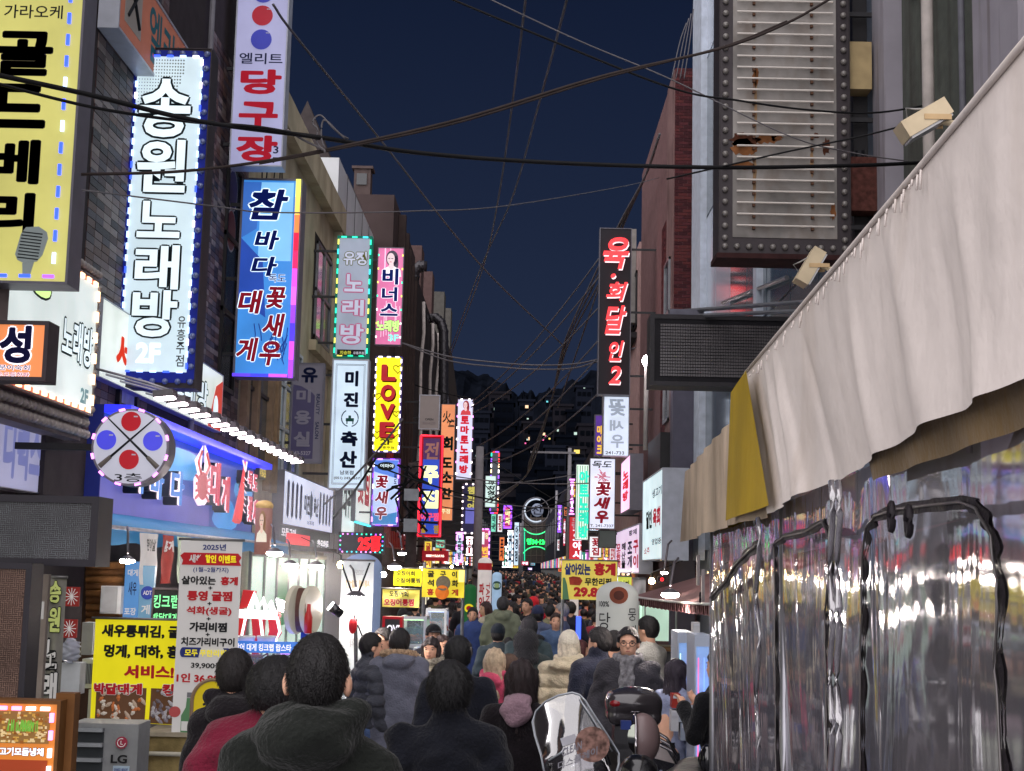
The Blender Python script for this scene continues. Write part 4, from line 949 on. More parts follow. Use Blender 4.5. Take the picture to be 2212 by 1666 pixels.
for sg in (-1, 1):
    q = MB(); q.cyl(rf.pt(.5-sg*.3, .13, .016), rf.pt(.5+sg*.24, .63, .016), .006, .012, 8); q.build('cue', blk, t)
    q = MB(); q.cyl(rf.pt(.5+sg*.24, .63, .016), rf.pt(.5+sg*.38, .76, .016), .018, .024, 8); q.build('cue_handle', ink('cue_taupe', (110, 104, 98)), t)
put_text(rf, t, [('3층', .32, .84, .68, .955, blk, dict(bold=.01))])
for i in range(12):
    a = 2*math.pi*(i+.5)/12
    inst('led_module', led_mesh(.05, .02, .02, led_pink), t, rf.pt(.5+.5*math.cos(a), .5+.5*math.sin(a), .01), rot=(0, a+math.pi/2, 0))
MB().bx(-4.55, c[0]-.3, 12.7, 12.76, c[2]-.03, c[2]+.03).build('bracket', frame_black, t)
# double sided small karaoke box with bulbs along the facade
fr = FS(-4.25, 12, 205, 610, 900, 1)
s = sign('bulb_sign', 'angled white karaoke sign box studded with bulbs above the street', fr, K('white_green', (206, 216, 214), .92), M('bulb_box_grey', (110, 98, 96), .6, .2, bump=.2), .42, .02)
leds(fr, s, [led_warm], .05, .21, (.1, .045), .02, 'tbr')
orr = K('ink_scarlet', (200, 60, 40), .7)
opoly(fr, [(.03, .0), (.97, 0), (.97, .05), (.03, .05)], .006, .004).build('red_band', orr, s); opoly(fr, [(.03, .95), (.97, .95), (.97, 1), (.03, 1)], .006, .004).build('red_band', orr, s)
put_text(fr, s, [('노래방', .58, .38, .95, .66, wl, dict(bold=.03, out=(od, .05), off=.012)), ('송', .2, .06, .44, .34, K('letter_lime2', (196, 226, 150), .9), dict(bold=.05, out=(od, .05), off=.012)), ('2F', .84, .82, .94, .93, ink('ghost_teal', (140, 170, 176), .5), dict(bold=.04))])
bulbs(s, fr, [(i/21, 1.05) for i in range(22)] + [(i/21+.02, 1.13) for i in range(22)], bulb_off, .045, off=-.05)
bulbs(s, fr, [(.45+.55*i/13, -.05) for i in range(14)] + [(1.0, .05+.09*i) for i in range(11)], bulb_off, .04, off=.0)
fr.box(MB(), 0, 1.0, 1, 1.18, -.42, -.09).build('bulb_tray', M('bulb_box_grey', (110, 98, 96), .6, .2), s)
# orange Seong sign
fr = FP(-120, 692, 104, 822, 10.2)
s = sign('box_sign', 'orange lit box sign with one large navy syllable at the left edge', fr, K('orange_lit', (226, 134, 80), .9), M('sign_case_taupe', (74, 66, 70), .6), .22, .03, brackets=-4.75)
nv = ink('ink_navy2', (50, 50, 104), .2)
put_text(fr, s, [('성', .54, .1, .83, .7, nv, dict(bold=.045, out=(wo2, .04), off=.012)), ('문어숙회', .54, .74, .84, .83, nv, dict(bold=.02, out=(wo2, .04), off=.012)), ('한우모듬한판', .46, .86, .84, .95, crim, dict(bold=.02, out=(wo2, .04), off=.012))])
# pale faded sign along the left facade and white sign with red end
fr = FS(-4.55, -60, 172, 880, 1080, 1)
s = sign('shop_sign', 'faded pale violet shop sign running along the left facade', fr, M('faded_violet', (172, 172, 206), .5, emit=.55, var=.15, scale=1.2), grey_box, .15, .01)
put_text(fr, s, [('디럭스', .25, .3, .6, .9, ink('faded_ink', (142, 146, 196), .45), dict(bold=.05)), ('노래방', .65, .3, .98, .9, ink('faded_ink2', (170, 130, 190), .45), dict(bold=.05))])
fr = FS(-4.4, 215, 478, 812, 935, 1)
s = sign('shop_sign', 'white karaoke sign with a red circle above the row of lamps', fr, K('white_warm', (214, 222, 214), .85), pale_box, .2, .01)
opoly(fr, [(.93, .25), (1, .1), (1, .98), (.86, .98)], .006, .006).build('red_print', orr, s)
opoly(fr, [(.93+.025*math.cos(t), .66+.25*math.sin(t)) for t in np.linspace(0, 6.28, 16, endpoint=False)], .013, .003).build('white_print', wl, s)
put_text(fr, s, [('노래방', .5, .3, .84, .78, wl, dict(bold=.03, out=(od, .05), off=.012)), ('서비스', .1, .3, .4, .8, orr, dict(bold=.05))])

tick('c_signs')
# ------------------------------------------------------------------ people: smooth bodies and clothes grown as distance fields
def cone(P_, a, b, r0, r1, sc=(1, 1, 1)):
    sc = np.array(sc, float); a = np.array(a, float)/sc; b = np.array(b, float)/sc; p = P_/sc
    ba = b-a; L = max(ba.dot(ba), 1e-9); t = np.clip(((p-a)@ba)/L, 0, 1)
    return (np.linalg.norm(p-a-t[..., None]*ba, axis=-1) - (r0+(r1-r0)*t))*min(sc)
def ell(P_, c, r):
    r = np.array(r, float); q = (P_-np.array(c))/r; k = np.linalg.norm(q, axis=-1)
    return (k-1)*min(r)
def smin(a, b, k=.03):
    h = np.clip(.5+.5*(b-a)/k, 0, 1); return b+(a-b)*h-k*h*(1-h)
def nets(fn, lo, hi, h):
    lo = np.array(lo, float); hi = np.array(hi, float); n = np.maximum(3, np.ceil((hi-lo)/h).astype(int)+1)
    ax = [lo[i]+h*np.arange(n[i]) for i in range(3)]
    G = np.stack(np.meshgrid(*ax, indexing='ij'), -1).astype(np.float32)
    # coarse pass first, full detail only near the surface
    B = 5; C = fn(G[B//2::B, B//2::B, B//2::B]); near = np.abs(C) < h*B*1.05+.02
    up = lambda A: np.repeat(np.repeat(np.repeat(A, B, 0), B, 1), B, 2)
    def fit(A):
        A = up(A); q = [min(A.shape[i], n[i]) for i in range(3)]
        R_ = np.pad(A[:q[0], :q[1], :q[2]], [(0, n[i]-q[i]) for i in range(3)], mode='edge'); return R_
    D = fit(C).astype(np.float32); mk = fit(near); D[mk] = fn(G[mk]); s = D < 0
    c = [(0,0,0),(1,0,0),(0,1,0),(1,1,0),(0,0,1),(1,0,1),(0,1,1),(1,1,1)]
    sl = lambda A, o: A[o[0]:n[0]-1+o[0], o[1]:n[1]-1+o[1], o[2]:n[2]-1+o[2]]
    cnt = sum(sl(s, o).astype(int) for o in c); act = (cnt > 0) & (cnt < 8)
    acc = np.zeros(act.shape+(3,)); w = np.zeros(act.shape)
    for i in range(8):
        for j in range(i+1, 8):
            if sum(abs(c[i][q]-c[j][q]) for q in range(3)) != 1: continue
            a, b = sl(D, c[i]), sl(D, c[j]); x = (a < 0) != (b < 0)
            t = np.where(x, a/np.where(x, a-b, 1), 0)
            for q in range(3): acc[..., q] += np.where(x, c[i][q]+t*(c[j][q]-c[i][q]), 0)
            w += x
    idx = -np.ones(act.shape, int); ii = np.argwhere(act); idx[act] = np.arange(len(ii))
    V = lo + h*(ii + acc[act]/w[act][:, None])
    Q = []
    for d in range(3):
        o = [0, 0, 0]; o[d] = 1; e1, e2 = [(1, 2), (2, 0), (0, 1)][d]
        A = s[tuple(slice(0, n[q]-(1 if q == d else 0)) for q in range(3))]; B = s[tuple(slice(o[q], n[q]) for q in range(3))]
        e = np.argwhere(A != B)
        e = e[(e[:, e1] > 0) & (e[:, e2] > 0) & (e[:, e1] < n[e1]-1) & (e[:, e2] < n[e2]-1)]
        if not len(e): continue
        def at(u, v):
            q = e.copy(); q[:, e1] -= u; q[:, e2] -= v; return idx[q[:, 0], q[:, 1], q[:, 2]]
        f = np.stack([at(1, 1), at(0, 1), at(0, 0), at(1, 0)], 1)
        flip = ~A[e[:, 0], e[:, 1], e[:, 2]]; f[flip] = f[flip][:, ::-1]; Q.append(f)
    return V, np.concatenate(Q)
def nets_mb(fn, lo, hi, h):
    v, f = nets(fn, lo, hi, h); return MB().add(v, f.tolist())
def cloth_mat(name, rgb, rough=.85, var=.2, scale=11, bump=.6, sheen=.12):
    m = M(name, rgb, rough, var=var, scale=scale, bump=bump, spec=.12)
    m.node_tree.nodes['Principled BSDF'].inputs['Sheen Weight'].default_value = sheen
    return m
skin_m = M('skin', (230, 178, 150), .55, var=.08, scale=12, bump=.1)
skin_m2 = M('skin_tan', (190, 132, 108), .55, var=.08, scale=12, bump=.1)
hairm = {}
def hair_mat(rgb):
    k = 'hair_%d_%d_%d' % rgb
    if k in MATS: return MATS[k]
    m = M(k, rgb, .5, var=.35, scale=30, bump=.5, spec=.45)
    return m
eye_m = M('eye_dark', (24, 18, 18), .3); lip_m = M('lip_rose', (168, 84, 80), .5); lens_m = M('glasses_frame', (20, 20, 24), .3)
shoe_m = M('shoe_dark', (30, 28, 30), .6)
_PC = {}
def wob(p, f=18, a=.006, s=0):
    x, y, z = p[..., 0], p[..., 1], p[..., 2]
    return a*(np.sin(x*f+2.3*np.sin(z*f*.6+s)+s)*np.cos(z*f*.8-s)+.6*np.sin(y*f*1.7+z*f*1.3+s))
HC = np.array([0, .005, 1.615])
def head_sdf(p, face=True):
    d = ell(p, (0, -.008, 1.625), (.076, .096, .098))
    d = smin(d, ell(p, (0, .032, 1.562), (.056, .062, .068)), .03)
    d = smin(d, cone(p, (0, -.02, 1.56), (0, -.03, 1.43), .056, .062), .03)
    if face:
        d = smin(d, cone(p, (0, .09, 1.613), (0, .108, 1.583), .008, .013), .012)
        d = smin(d, ell(p, (0, .072, 1.635), (.05, .02, .012)), .015)
        d = smin(d, ell(p, (0, .086, 1.547), (.024, .012, .012)), .01)
        for s in (-1, 1):
            d = smin(d, ell(p, (s*.034, .066, 1.585), (.022, .02, .02)), .015)
    for s in (-1, 1): d = smin(d, ell(p, (s*.084, -.014, 1.598), (.013, .022, .034)), .006)
    return d
def hand_chain(p, w, dirv, s, k=1.0):
    """palm, four unequal fingers curled a little, thumb off the side"""
    w = np.array(w, float); d = _n(dirv); side = _n(np.cross(d, [0, 1, .01])); nrm = np.cross(side, d)
    pc = w + d*.045; r = cone(p, w+d*.015, w+d*.075, .026, .030)
    for i, L in enumerate((.062, .072, .068, .052)):
        o = w+d*.08+side*(.024-.016*i); m = o+d*L*.5+nrm*.008*s; e = m+d*L*.42+nrm*.022*s
        r = smin(r, np.minimum(cone(p, o, m, .0095, .009), cone(p, m, e, .009, .0075)), .004)
    o = w+d*.03+side*.026; r = smin(r, cone(p, o, o+d*.045+side*.028, .012, .009), .008)
    return r
def person_parts(sp):
    """meshes of one kind of figure, 1.72 m tall, feet at the origin, back towards -Y"""
    key = repr(sorted((k, v) for k, v in sp.items() if k not in ('colors', 'label', 'pos', 'h', 'rz', 'group')))
    if key in _PC: return _PC[key]
    h = sp.get('res', .016); out = {}
    sex = sp.get('w', 1.0)              # body width factor
    lean = sp.get('lean', 0.0); sway = np.array([0, lean, 0])
    turn = sp.get('headturn', 0.0); puff = sp.get('puff', 0.0); hem = sp.get('hem', .80); st = sp.get('stride', .12)
    arms = sp.get('arms', 'down'); thick = sp.get('thick', 1.0)
    sh = [np.array([s*.185*sex, -.01+lean, 1.385]) for s in (-1, 1)]
    EL = {'down': (.255, -.04, 1.12, .235, .06, .87), 'pocket': (.285, -.07, 1.13, .2, .08, .95), 'front': (.235, .02, 1.14, .09, .22, 1.14), 'back': (.25, -.12, 1.14, .08, -.2, .95), 'reach': (.25, .12, 1.18, .18, .38, 1.22), 'phone': (.235, .04, 1.15, .11, .23, 1.32)}
    ea = EL[arms]
    el = [np.array([s*ea[0]*sex, ea[1]+lean*.9, ea[2]]) for s in (-1, 1)]; wr = [np.array([s*ea[3]*sex, ea[4]+lean*.9, ea[5]]) for s in (-1, 1)]
    if arms == 'swing': pass
    ca, sa = math.cos(turn), math.sin(turn)
    def hp(p):                          # head space: undo turn and lean
        q = p - np.array([0, lean*1.15, 0]); x, y = q[..., 0], q[..., 1]
        r = q.copy(); r[..., 0] = x*ca+y*sa; r[..., 1] = -x*sa+y*ca; return r
    top = 1.74
    # body: head, neck, torso, arms with hands, legs -- one surface
    def body(p):
        d = head_sdf(hp(p), sp.get('face', True))
        d = smin(d, cone(p, (0, lean, 1.34), (0, 0, 1.0), .12, .10, (1, .75, 1)), .04)
        for i, s in enumerate((-1, 1)):
            d = smin(d, cone(p, sh[i], el[i], .045, .036), .03); d = smin(d, cone(p, el[i], wr[i], .035, .026), .02)
            if sp.get('hands', True): d = smin(d, hand_chain(p, wr[i], wr[i]-el[i], -s), .012)
            d = smin(d, cone(p, (s*.09, 0, .9), (s*.1, s*st*.5, .48), .08, .055), .03); d = smin(d, cone(p, (s*.1, s*st*.5, .48), (s*.1, s*st-.03, .09), .052, .038), .02)
        return d
    if sp.get('body', True):
        hb = sp.get('resb', .011 if sp.get('face', True) else .02)
        zlo = 1.40 if not sp.get('hands', True) else .0
        v, f = nets(body, (-.36, -.32+min(0, lean), sp.get('zmin', .0)), (.36, .5+max(0, lean), 1.76), hb)
        out['body'] = (v, f)
    # hair
    hs = sp.get('hair', 'short')
    def hair(p):
        q = hp(p)
        if hs == 'none': return np.full(p.shape[:-1], 1.0)
        a = np.arctan2(q[..., 0], q[..., 1]); tex = .0016*np.sin(a*34+q[..., 2]*26)+.0014*np.sin(a*15-q[..., 2]*60)+.0016*np.sin(q[..., 0]*210+q[..., 2]*60+3*np.sin(q[..., 2]*40))
        vol = sp.get('hairvol', .012)
        d = ell(q, (0, -.012, 1.628), ((.079 if hs == 'buzz' else .083)+vol, .104+vol, .107+vol))
        frz = 1.665 if hs != 'bangs' else 1.643
        cut = np.maximum(.035-q[..., 1], q[..., 2]-frz-.02*np.cos(q[..., 0]*30)); d = np.maximum(d, -cut)
        if hs in ('short', 'buzz'):
            cut2 = np.maximum(-.03-q[..., 1], q[..., 2]-1.615); d = np.maximum(d, -cut2)
            d = np.maximum(d, 1.545-q[..., 2]-.15*np.clip(-q[..., 1]-.02, 0, .1))
            if hs == 'buzz': tex = tex*.6
        elif hs in ('long', 'bangs', 'bob'):
            L = {'long': 1.26, 'bangs': 1.36, 'bob': 1.48}[hs]
            d = smin(d, cone(q, (0, -.045, 1.6), (0, -.075, L+.05), .085, sp.get('hairw', .095), (1.1, .75, 1)), .03)
            for s in (-1, 1): d = smin(d, cone(q, (s*.078, .0, 1.64), (s*.095, .012, L+.04), .026, .02), .02)
            cf = np.maximum(.04-q[..., 1], np.maximum(q[..., 2]-frz, np.abs(q[..., 0])-.06)); d = np.maximum(d, -cf)
            d = d - .004*np.sin(q[..., 0]*120+3*np.sin(q[..., 2]*12))
        elif hs == 'bun': d = smin(d, ell(q, (0, -.12, 1.66), (.045, .045, .045)), .01)
        return d + tex
    if hs != 'none':
        out['hair'] = nets(hair, (-.2, -.26+min(0, lean)*1.2, 1.2 if hs in ('long', 'bangs') else 1.4), (.2, .22+max(0, lean)*1.2, 1.80), sp.get('resh', h*.6))
    hat = sp.get('hat')
    if hat:
        def hatf(p):
            q = hp(p)
            if hat == 'beanie':
                d = ell(q, (0, -.012, 1.665), (.1, .12, .115)); d = np.maximum(d, 1.642-q[..., 2]-.15*q[..., 1]*0)
                return d - .003*np.sin(np.arctan2(q[..., 0], q[..., 1])*30)
            if hat == 'cap':
                d = ell(q, (0, -.01, 1.655), (.096, .116, .1)); d = np.maximum(d, 1.655-q[..., 2])
                return smin(d, ell(q, (0, .13, 1.662), (.075, .075, .009)), .006)
            if hat == 'hood':
                d = ell(q, (0, -.03, 1.62), (.125, .14, .145)); d = smin(d, cone(q, (0, -.06, 1.56), (0, -.06, 1.45), .11, .13), .03)
                inner = ell(q, (0, .05, 1.61), (.095, .14, .12)); return np.maximum(d, -inner)+wob(q, 22, .004)
            if hat == 'furhood':
                d = ell(q, (0, -.03, 1.61), (.13, .14, .145)); d = smin(d, cone(q, (0, -.06, 1.56), (0, -.06, 1.45), .11, .14), .03)
                inner = ell(q, (0, .05, 1.61), (.095, .14, .12)); return np.maximum(d, -inner)+.008*np.sin(q[..., 0]*150)*np.sin(q[..., 2]*140+q[..., 1]*110)
        out['hat'] = nets(hatf, (-.2, -.26+min(0, lean)*1.2, 1.4), (.2, .26+max(0, lean)*1.2, 1.82), h*.6)
    # coat
    fold = sp.get('fold', .007); seed = sp.get('seed', 0)
    qn = sp.get('quilt', 0)
    def coat(p):
        tw = .158*sex*thick+puff; fl = sp.get('flare', .0)
        low = max(hem, .55)
        d = cone(p, (0, lean*.95, 1.30), (0, lean*.2, low), tw, tw+fl-.008, (1.12, .74, 1))
        d = smin(d, cone(p, sh[0]+[.045, 0, .0], sh[1]-[.045, 0, .0], .068+puff*.5, .068+puff*.5), .07)
        d = smin(d, cone(p, (0, lean, 1.37), (0, lean*1.1-.01, 1.485), .115, .066), .075)
        sl = .062*thick+puff*.55
        for i in (0, 1):
            a = smin(cone(p, sh[i], el[i], sl+.008, sl), cone(p, el[i], wr[i], sl-.002, sl-.012), .02)
            d = smin(d, a, .02)
        col = sp.get('collar', 'low')
        if col == 'high': d = smin(d, cone(p, (0, lean*1.1-.01, 1.47), (0, lean*1.15-.015, 1.535), .085, .082), .02)
        if sp.get('hooddown'):
            d = smin(d, ell(p, (0, lean-.115, 1.455), (.115+puff, .07+puff*.5, .075)), .018)
            d = smin(d, cone(p, (-.1, lean-.04, 1.5), (.1, lean-.04, 1.5), .045, .045, (1, 1, 1)), .03)
        z = p[..., 2]; x = p[..., 0]
        # diagonal drag folds and a centre back seam
        d = d + fold*.6*np.sin(26*(z+np.abs(x)*.8)+4*np.sin(z*7+seed)+2*np.sin(x*9+seed))*np.clip(np.abs(x)*6, .15, 1) + .004*np.exp(-(x/.006)**2)*(p[..., 1] < 0)
        if qn: d = d - .026*(np.abs(np.sin((z-hem)*math.pi/qn))**.6-.6) - .003*np.sin(x*60+5*np.sin(z*20))
        d = d + wob(p, sp.get('fq', 14), fold, seed) + wob(p, 37, fold*.35, seed+1)
        d = np.maximum(d, hem + .012*np.sin(x*14+seed) - z)
        neck = cone(p, (0, lean*1.1+.01, 1.47), (0, lean*1.15+.03, 1.7), .062, .09)
        return np.maximum(d, -neck)
    zl = max(sp.get('zmin', .0), min(hem, wr[0][2])-.1)
    out['coat'] = nets(coat, (-.43*sex, -.36+min(0, lean), zl), (.43*sex, .5+max(0, lean), 1.62), h)
    if sp.get('fur'):
        def fur(p):
            q = p-np.array([0, lean-.02, 1.475]); ang = np.arctan2(q[..., 1]-(-.0), q[..., 0])
            rad = np.sqrt((q[..., 0]/1.25)**2+(q[..., 1]/.85)**2)
            d = np.sqrt((rad-.105)**2+(q[..., 2]-.03+q[..., 1]*.25)**2)-.034
            return d + .009*np.sin(q[..., 0]*170+q[..., 2]*60)*np.sin(q[..., 1]*150+q[..., 2]*120) + .006*np.sin(ang*40+q[..., 2]*90)
        out['fur_trim'] = nets(fur, (-.26, -.24+lean, 1.38), (.26, .22+lean, 1.62), h*.6)
    if sp.get('scarf'):
        def scarf(p):
            q = p-np.array([0, lean*1.1, 0])
            d = np.sqrt((np.sqrt((q[..., 0]/1.1)**2+q[..., 1]**2)-.092)**2+((q[..., 2]-1.49+.1*q[..., 1])*.7)**2)-.026
            d = smin(d, cone(q, (-.02, .115, 1.46), (-.035, .185, 1.12), .032, .036, (1, .6, 1)), .02); d = smin(d, cone(q, (.03, .115, 1.46), (.045, .185, 1.18), .032, .036, (1, .6, 1)), .02)
            return d+.004*np.sin(q[..., 0]*110+q[..., 2]*60)
        out['scarf'] = nets(scarf, (-.18, -.18, 1.05), (.18, .26, 1.56), .011)
    if sp.get('hoodc'):
        out['hood'] = nets(lambda p: smin(ell(p, (0, lean-.125, 1.43), (.10, .055, .10)), cone(p, (-.06, lean-.09, 1.49), (.06, lean-.09, 1.49), .035, .035), .03)+wob(p, 26, .006), (-.2, -.28, 1.25), (.2, .05, 1.6), .011)
    # trousers
    if sp.get('legs', True):
        loose = sp.get('loose', 1.0)
        def trou(p):
            d = cone(p, (0, 0, 1.0), (0, 0, .9), .125, .14, (1.1, .85, 1))
            for s in (-1, 1):
                d = smin(d, smin(cone(p, (s*.085, 0, .88), (s*.1, s*st*.5, .48), .095*loose, .07*loose), cone(p, (s*.1, s*st*.5, .48), (s*.1, s*st-.02, .10), .068*loose, .055*loose), .02), .02)
            return np.maximum(d + wob(p, 20, .005, 3), .075-p[..., 2])
        out['trousers'] = nets(trou, (-.3, -.32, .04), (.3, .32, 1.02), .02)
        def shoe(p):
            d = np.full(p.shape[:-1], 9.0)
            for s in (-1, 1): d = np.minimum(d, cone(p, (s*.1, s*st-.05, .045), (s*.11, s*st+.13, .035), .045, .035))
            return np.maximum(d, -p[..., 2])
        out['shoes'] = nets(shoe, (-.2, -.32, -.01), (.2, .36, .12), .018)
    _PC[key] = (out, {}, (lean, turn)); return _PC[key]
def color_of(kind, c):
    if c is None: return None
    if kind == 'hair': return hair_mat(tuple(c))
    if kind == 'body': return skin_m
    return cloth_mat('cloth_%d_%d_%d' % tuple(c), c)
def person(label, pos, h=1.72, rz=0.0, coat=(40, 40, 46), hairc=(22, 18, 20), trousers=(34, 34, 42), hatc=(40, 40, 46), furc=(190, 160, 130), scarfc=(120, 118, 120), skin=None, group=None, **sp):
    """pos = (x, y); rz turns the figure (0 = back to the viewer, pi = facing the viewer)"""
    parts, cache, (lean, turn) = person_parts(sp)
    s = h/1.74
    t = thing('person', label, 'person', (pos[0], pos[1], gz(pos[1])), group, rz)
    t.scale = (s*sp.get('wide', 1), s*sp.get('wide', 1), s)
    sk = skin or skin_m
    def put(nm, kind, mat, par=None):
        if kind not in cache:
            v, f = parts[kind]; cache[kind] = MB().add(v, f.tolist()).mesh(nm, mat, None, True)
        me = cache[kind]; o = bpy.data.objects.new(nm, me); COL.objects.link(o); o.parent = par or t
        if me.materials[0] != mat: o.material_slots[0].link = 'OBJECT'; o.material_slots[0].material = mat
        return o
    if 'body' in parts: put('body', 'body', sk)
    put('coat', 'coat', color_of('coat', coat))
    if 'hair' in parts: put('hair', 'hair', hair_mat(tuple(hairc)))
    if 'hat' in parts: put('hat', 'hat', color_of('hat', hatc))
    if 'fur_trim' in parts: put('fur_trim', 'fur_trim', cloth_mat('fur_%d_%d_%d' % tuple(furc), furc, .95, .5, 40, .8))
    if 'hood' in parts: put('hood', 'hood', color_of('h', sp['hoodc']))
    if 'scarf' in parts: put('scarf', 'scarf', cloth_mat('scarf_%d_%d_%d' % tuple(scarfc), scarfc, .9, .6, 30, .5))
    if 'trousers' in parts: put('trousers', 'trousers', color_of('t', trousers)); put('shoes', 'shoes', shoe_m)
    if sp.get('features'):
        Rm = Matrix.Translation((0, lean*1.15, 0)) @ Matrix.Rotation(turn, 4, 'Z')
        def fm(nm, mb, m):
            me = mb.mesh(nm, m, None, True); me.transform(Rm); o = bpy.data.objects.new(nm, me); COL.objects.link(o); o.parent = t
        for s_ in (-1, 1):
            fm('eye', MB().ball((s_*.031, .081, 1.611), (.015, .007, .0065), 8, 5), eye_m)
            fm('eyebrow', MB().ball((s_*.033, .087, 1.634), (.02, .006, .004), 8, 5), hair_mat(tuple(hairc)))
        fm('mouth', MB().ball((0, .092, 1.547), (.022, .007, .006), 8, 5), lip_m)
        if sp.get('glasses'):
            g = MB()
            for s_ in (-1, 1):
                g.tube([(s_*.034+.025*math.cos(a), .097, 1.608+.019*math.sin(a)) for a in np.linspace(0, 6.283, 13)], .003, 5)
                g.tube([(s_*.058, .097, 1.612), (s_*.084, .0, 1.612)], .0025, 4)
            g.tube([(-.01, .099, 1.61), (.01, .099, 1.61)], .003, 4); fm('glasses', g, lens_m)
    return t
def at(u, d): return (float(P(u, 1400, d)[0]), d)
def camh(d, vtop):          # standing height that puts the crown at picture row vtop
    return 0
def who(label, u, vtop, d, **kw):
    z = P(u, vtop, d)[2]; return person(label, at(u, d), h=z-gz(d), **kw)
pi = math.pi
# --- five people closest to the camera, backs to us
who('man in a dark olive hooded coat, black cropped hair, biggest in front', 690, 1366, 4.05, hair='buzz', hairvol=.006, hairc=(20, 17, 18), coat=(27, 30, 27), hooddown=True, thick=.98, w=.90, puff=.0, hem=.75, zmin=.8, legs=False, hands=False, face=False, res=.011, resh=.0065, resb=.008, fold=.016, skin=skin_m, fq=9, seed=1)
who('person in a burgundy coat with a rounded black haircut at lower left', 604, 1424, 5.7, hair='short', hairvol=.024, hairc=(16, 14, 16), coat=(112, 28, 50), thick=1.35, wide=1.2, w=1.02, hem=.75, zmin=.8, legs=False, hands=False, face=False, res=.012, resh=.009, fold=.008, seed=2, rz=-.12)
who('person in a black hooded padded jacket beside the yellow arched board', 511, 1402, 6.7, hair='buzz', hairc=(24, 18, 18), coat=(26, 22, 26), hooddown=True, thick=.95, w=.82, puff=.01, hem=.9, hands=False, face=False, res=.013, resh=.009, seed=3, arms='front', trousers=(28, 26, 30))
who('person in a dark navy coat with round black hair, centre of the walkway', 974, 1430, 5.9, collar='high', hair='short', hairvol=.018, hairc=(12, 11, 14), coat=(20, 22, 30), thick=1.08, hem=.6, legs=True, hands=False, face=False, res=.013, resh=.009, fold=.012, seed=4, puff=.01)
who('woman with long dark hair and a pink hood over a black coat', 1128, 1424, 8.3, hair='long', hairvol=.010, hairw=.06, hairc=(40, 28, 30), coat=(22, 17, 22), hem=.45, hands=False, face=False, res=.014, resh=.009, seed=5, thick=1.0, hoodc=(150, 122, 134), rz=-.25, headturn=.35)
who('man in a black coat walking behind the round haired person', 990, 1376, 10, hair='short', hairvol=.02, hairc=(16, 15, 18), coat=(26, 28, 38), hem=.6, hands=False, face=False, res=.016, resh=.012, seed=6, thick=1.15)
# fine strands that break the outline of the nearest heads
def strands(t, n, L=.014, seed=0):
    h_ = [o for o in t.children if o.name.startswith('hair')][0]; me = h_.data; k = len(me.vertices)
    co = np.zeros(k*3); me.vertices.foreach_get('co', co); co = co.reshape(-1, 3); no = np.zeros(k*3); me.vertices.foreach_get('normal', no); no = no.reshape(-1, 3)
    rs = np.random.RandomState(seed); ix = rs.randint(0, k, n); p = co[ix]-no[ix]*.001; d = no[ix]*rs.uniform(.25, .8, (n, 1))+rs.normal(0, .25, (n, 3))+np.array([0, 0, -1.1]); d /= np.linalg.norm(d, axis=1)[:, None]
    s_ = np.cross(d, rs.normal(0, 1, (n, 3))); s_ /= np.linalg.norm(s_, axis=1)[:, None]; ln = rs.uniform(.5, 1.3, (n, 1))*L
    V = np.stack([p-s_*.0009, p+s_*.0009, p+d*ln+no[ix]*.002], 1).reshape(-1, 3)
    m2 = bpy.data.meshes.new('hair_strands'); m2.from_pydata(V.tolist(), [], [(3*i, 3*i+1, 3*i+2) for i in range(n)]); m2.materials.append(me.materials[0])
    o = bpy.data.objects.new('hair_strands', m2); COL.objects.link(o); o.parent = t; o['kind'] = 'stuff'
for t_, n_, L_ in zip([o for o in COL.objects if o.get('category') == 'person'], (6500, 4500, 3500, 5000, 6000, 3000), (.013, .02, .014, .024, .035, .02)): strands(t_, n_, L_)
# --- the people standing at the crab stall
who('man in a glossy black puffer jacket and jeans seen from the side', 803, 1367, 13, hair='short', coat=(62, 64, 72), trousers=(84, 106, 150), quilt=.11, puff=.03, hem=.86, rz=-1.1, seed=7, features=True, collar='high', resb=.013, hands=False)
who('man with glasses half hidden between the puffer jacket and the parka', 826, 1356, 14.4, hair='short', coat=(54, 52, 56), rz=2.4, features=True, glasses=True, seed=8, resb=.013, hands=False)
who('man in a long grey parka with a tan fur trimmed hood', 863, 1358, 12.9, hair='short', hairvol=.016, coat=(100, 102, 116), hooddown=True, fur=True, puff=.035, hem=.60, thick=1.18, quilt=.0, trousers=(40, 38, 42), furc=(196, 164, 132), arms='front', seed=9, res=.014, hands=False, face=False, collar='high')
who('man in a black cap and pale mask facing us by the glass case', 936, 1350, 16.5, hair='short', hat='cap', hatc=(28, 28, 32), coat=(60, 60, 66), rz=pi+.3, features=True, seed=10, resb=.013, hands=False)
who('young woman with bangs and a beige jacket and fluffy scarf facing us', 931, 1376, 14.2, hair='bangs', hairc=(40, 30, 32), coat=(164, 156, 134), fur=True, furc=(176, 168, 150), rz=pi-.15, features=True, seed=11, resb=.011, hem=.7, hands=False)
who('woman with brown shoulder hair just behind the woman with bangs', 957, 1372, 15.4, hair='long', hairc=(62, 44, 42), coat=(160, 156, 140), rz=pi+.5, features=True, seed=12, resb=.013, hands=False)
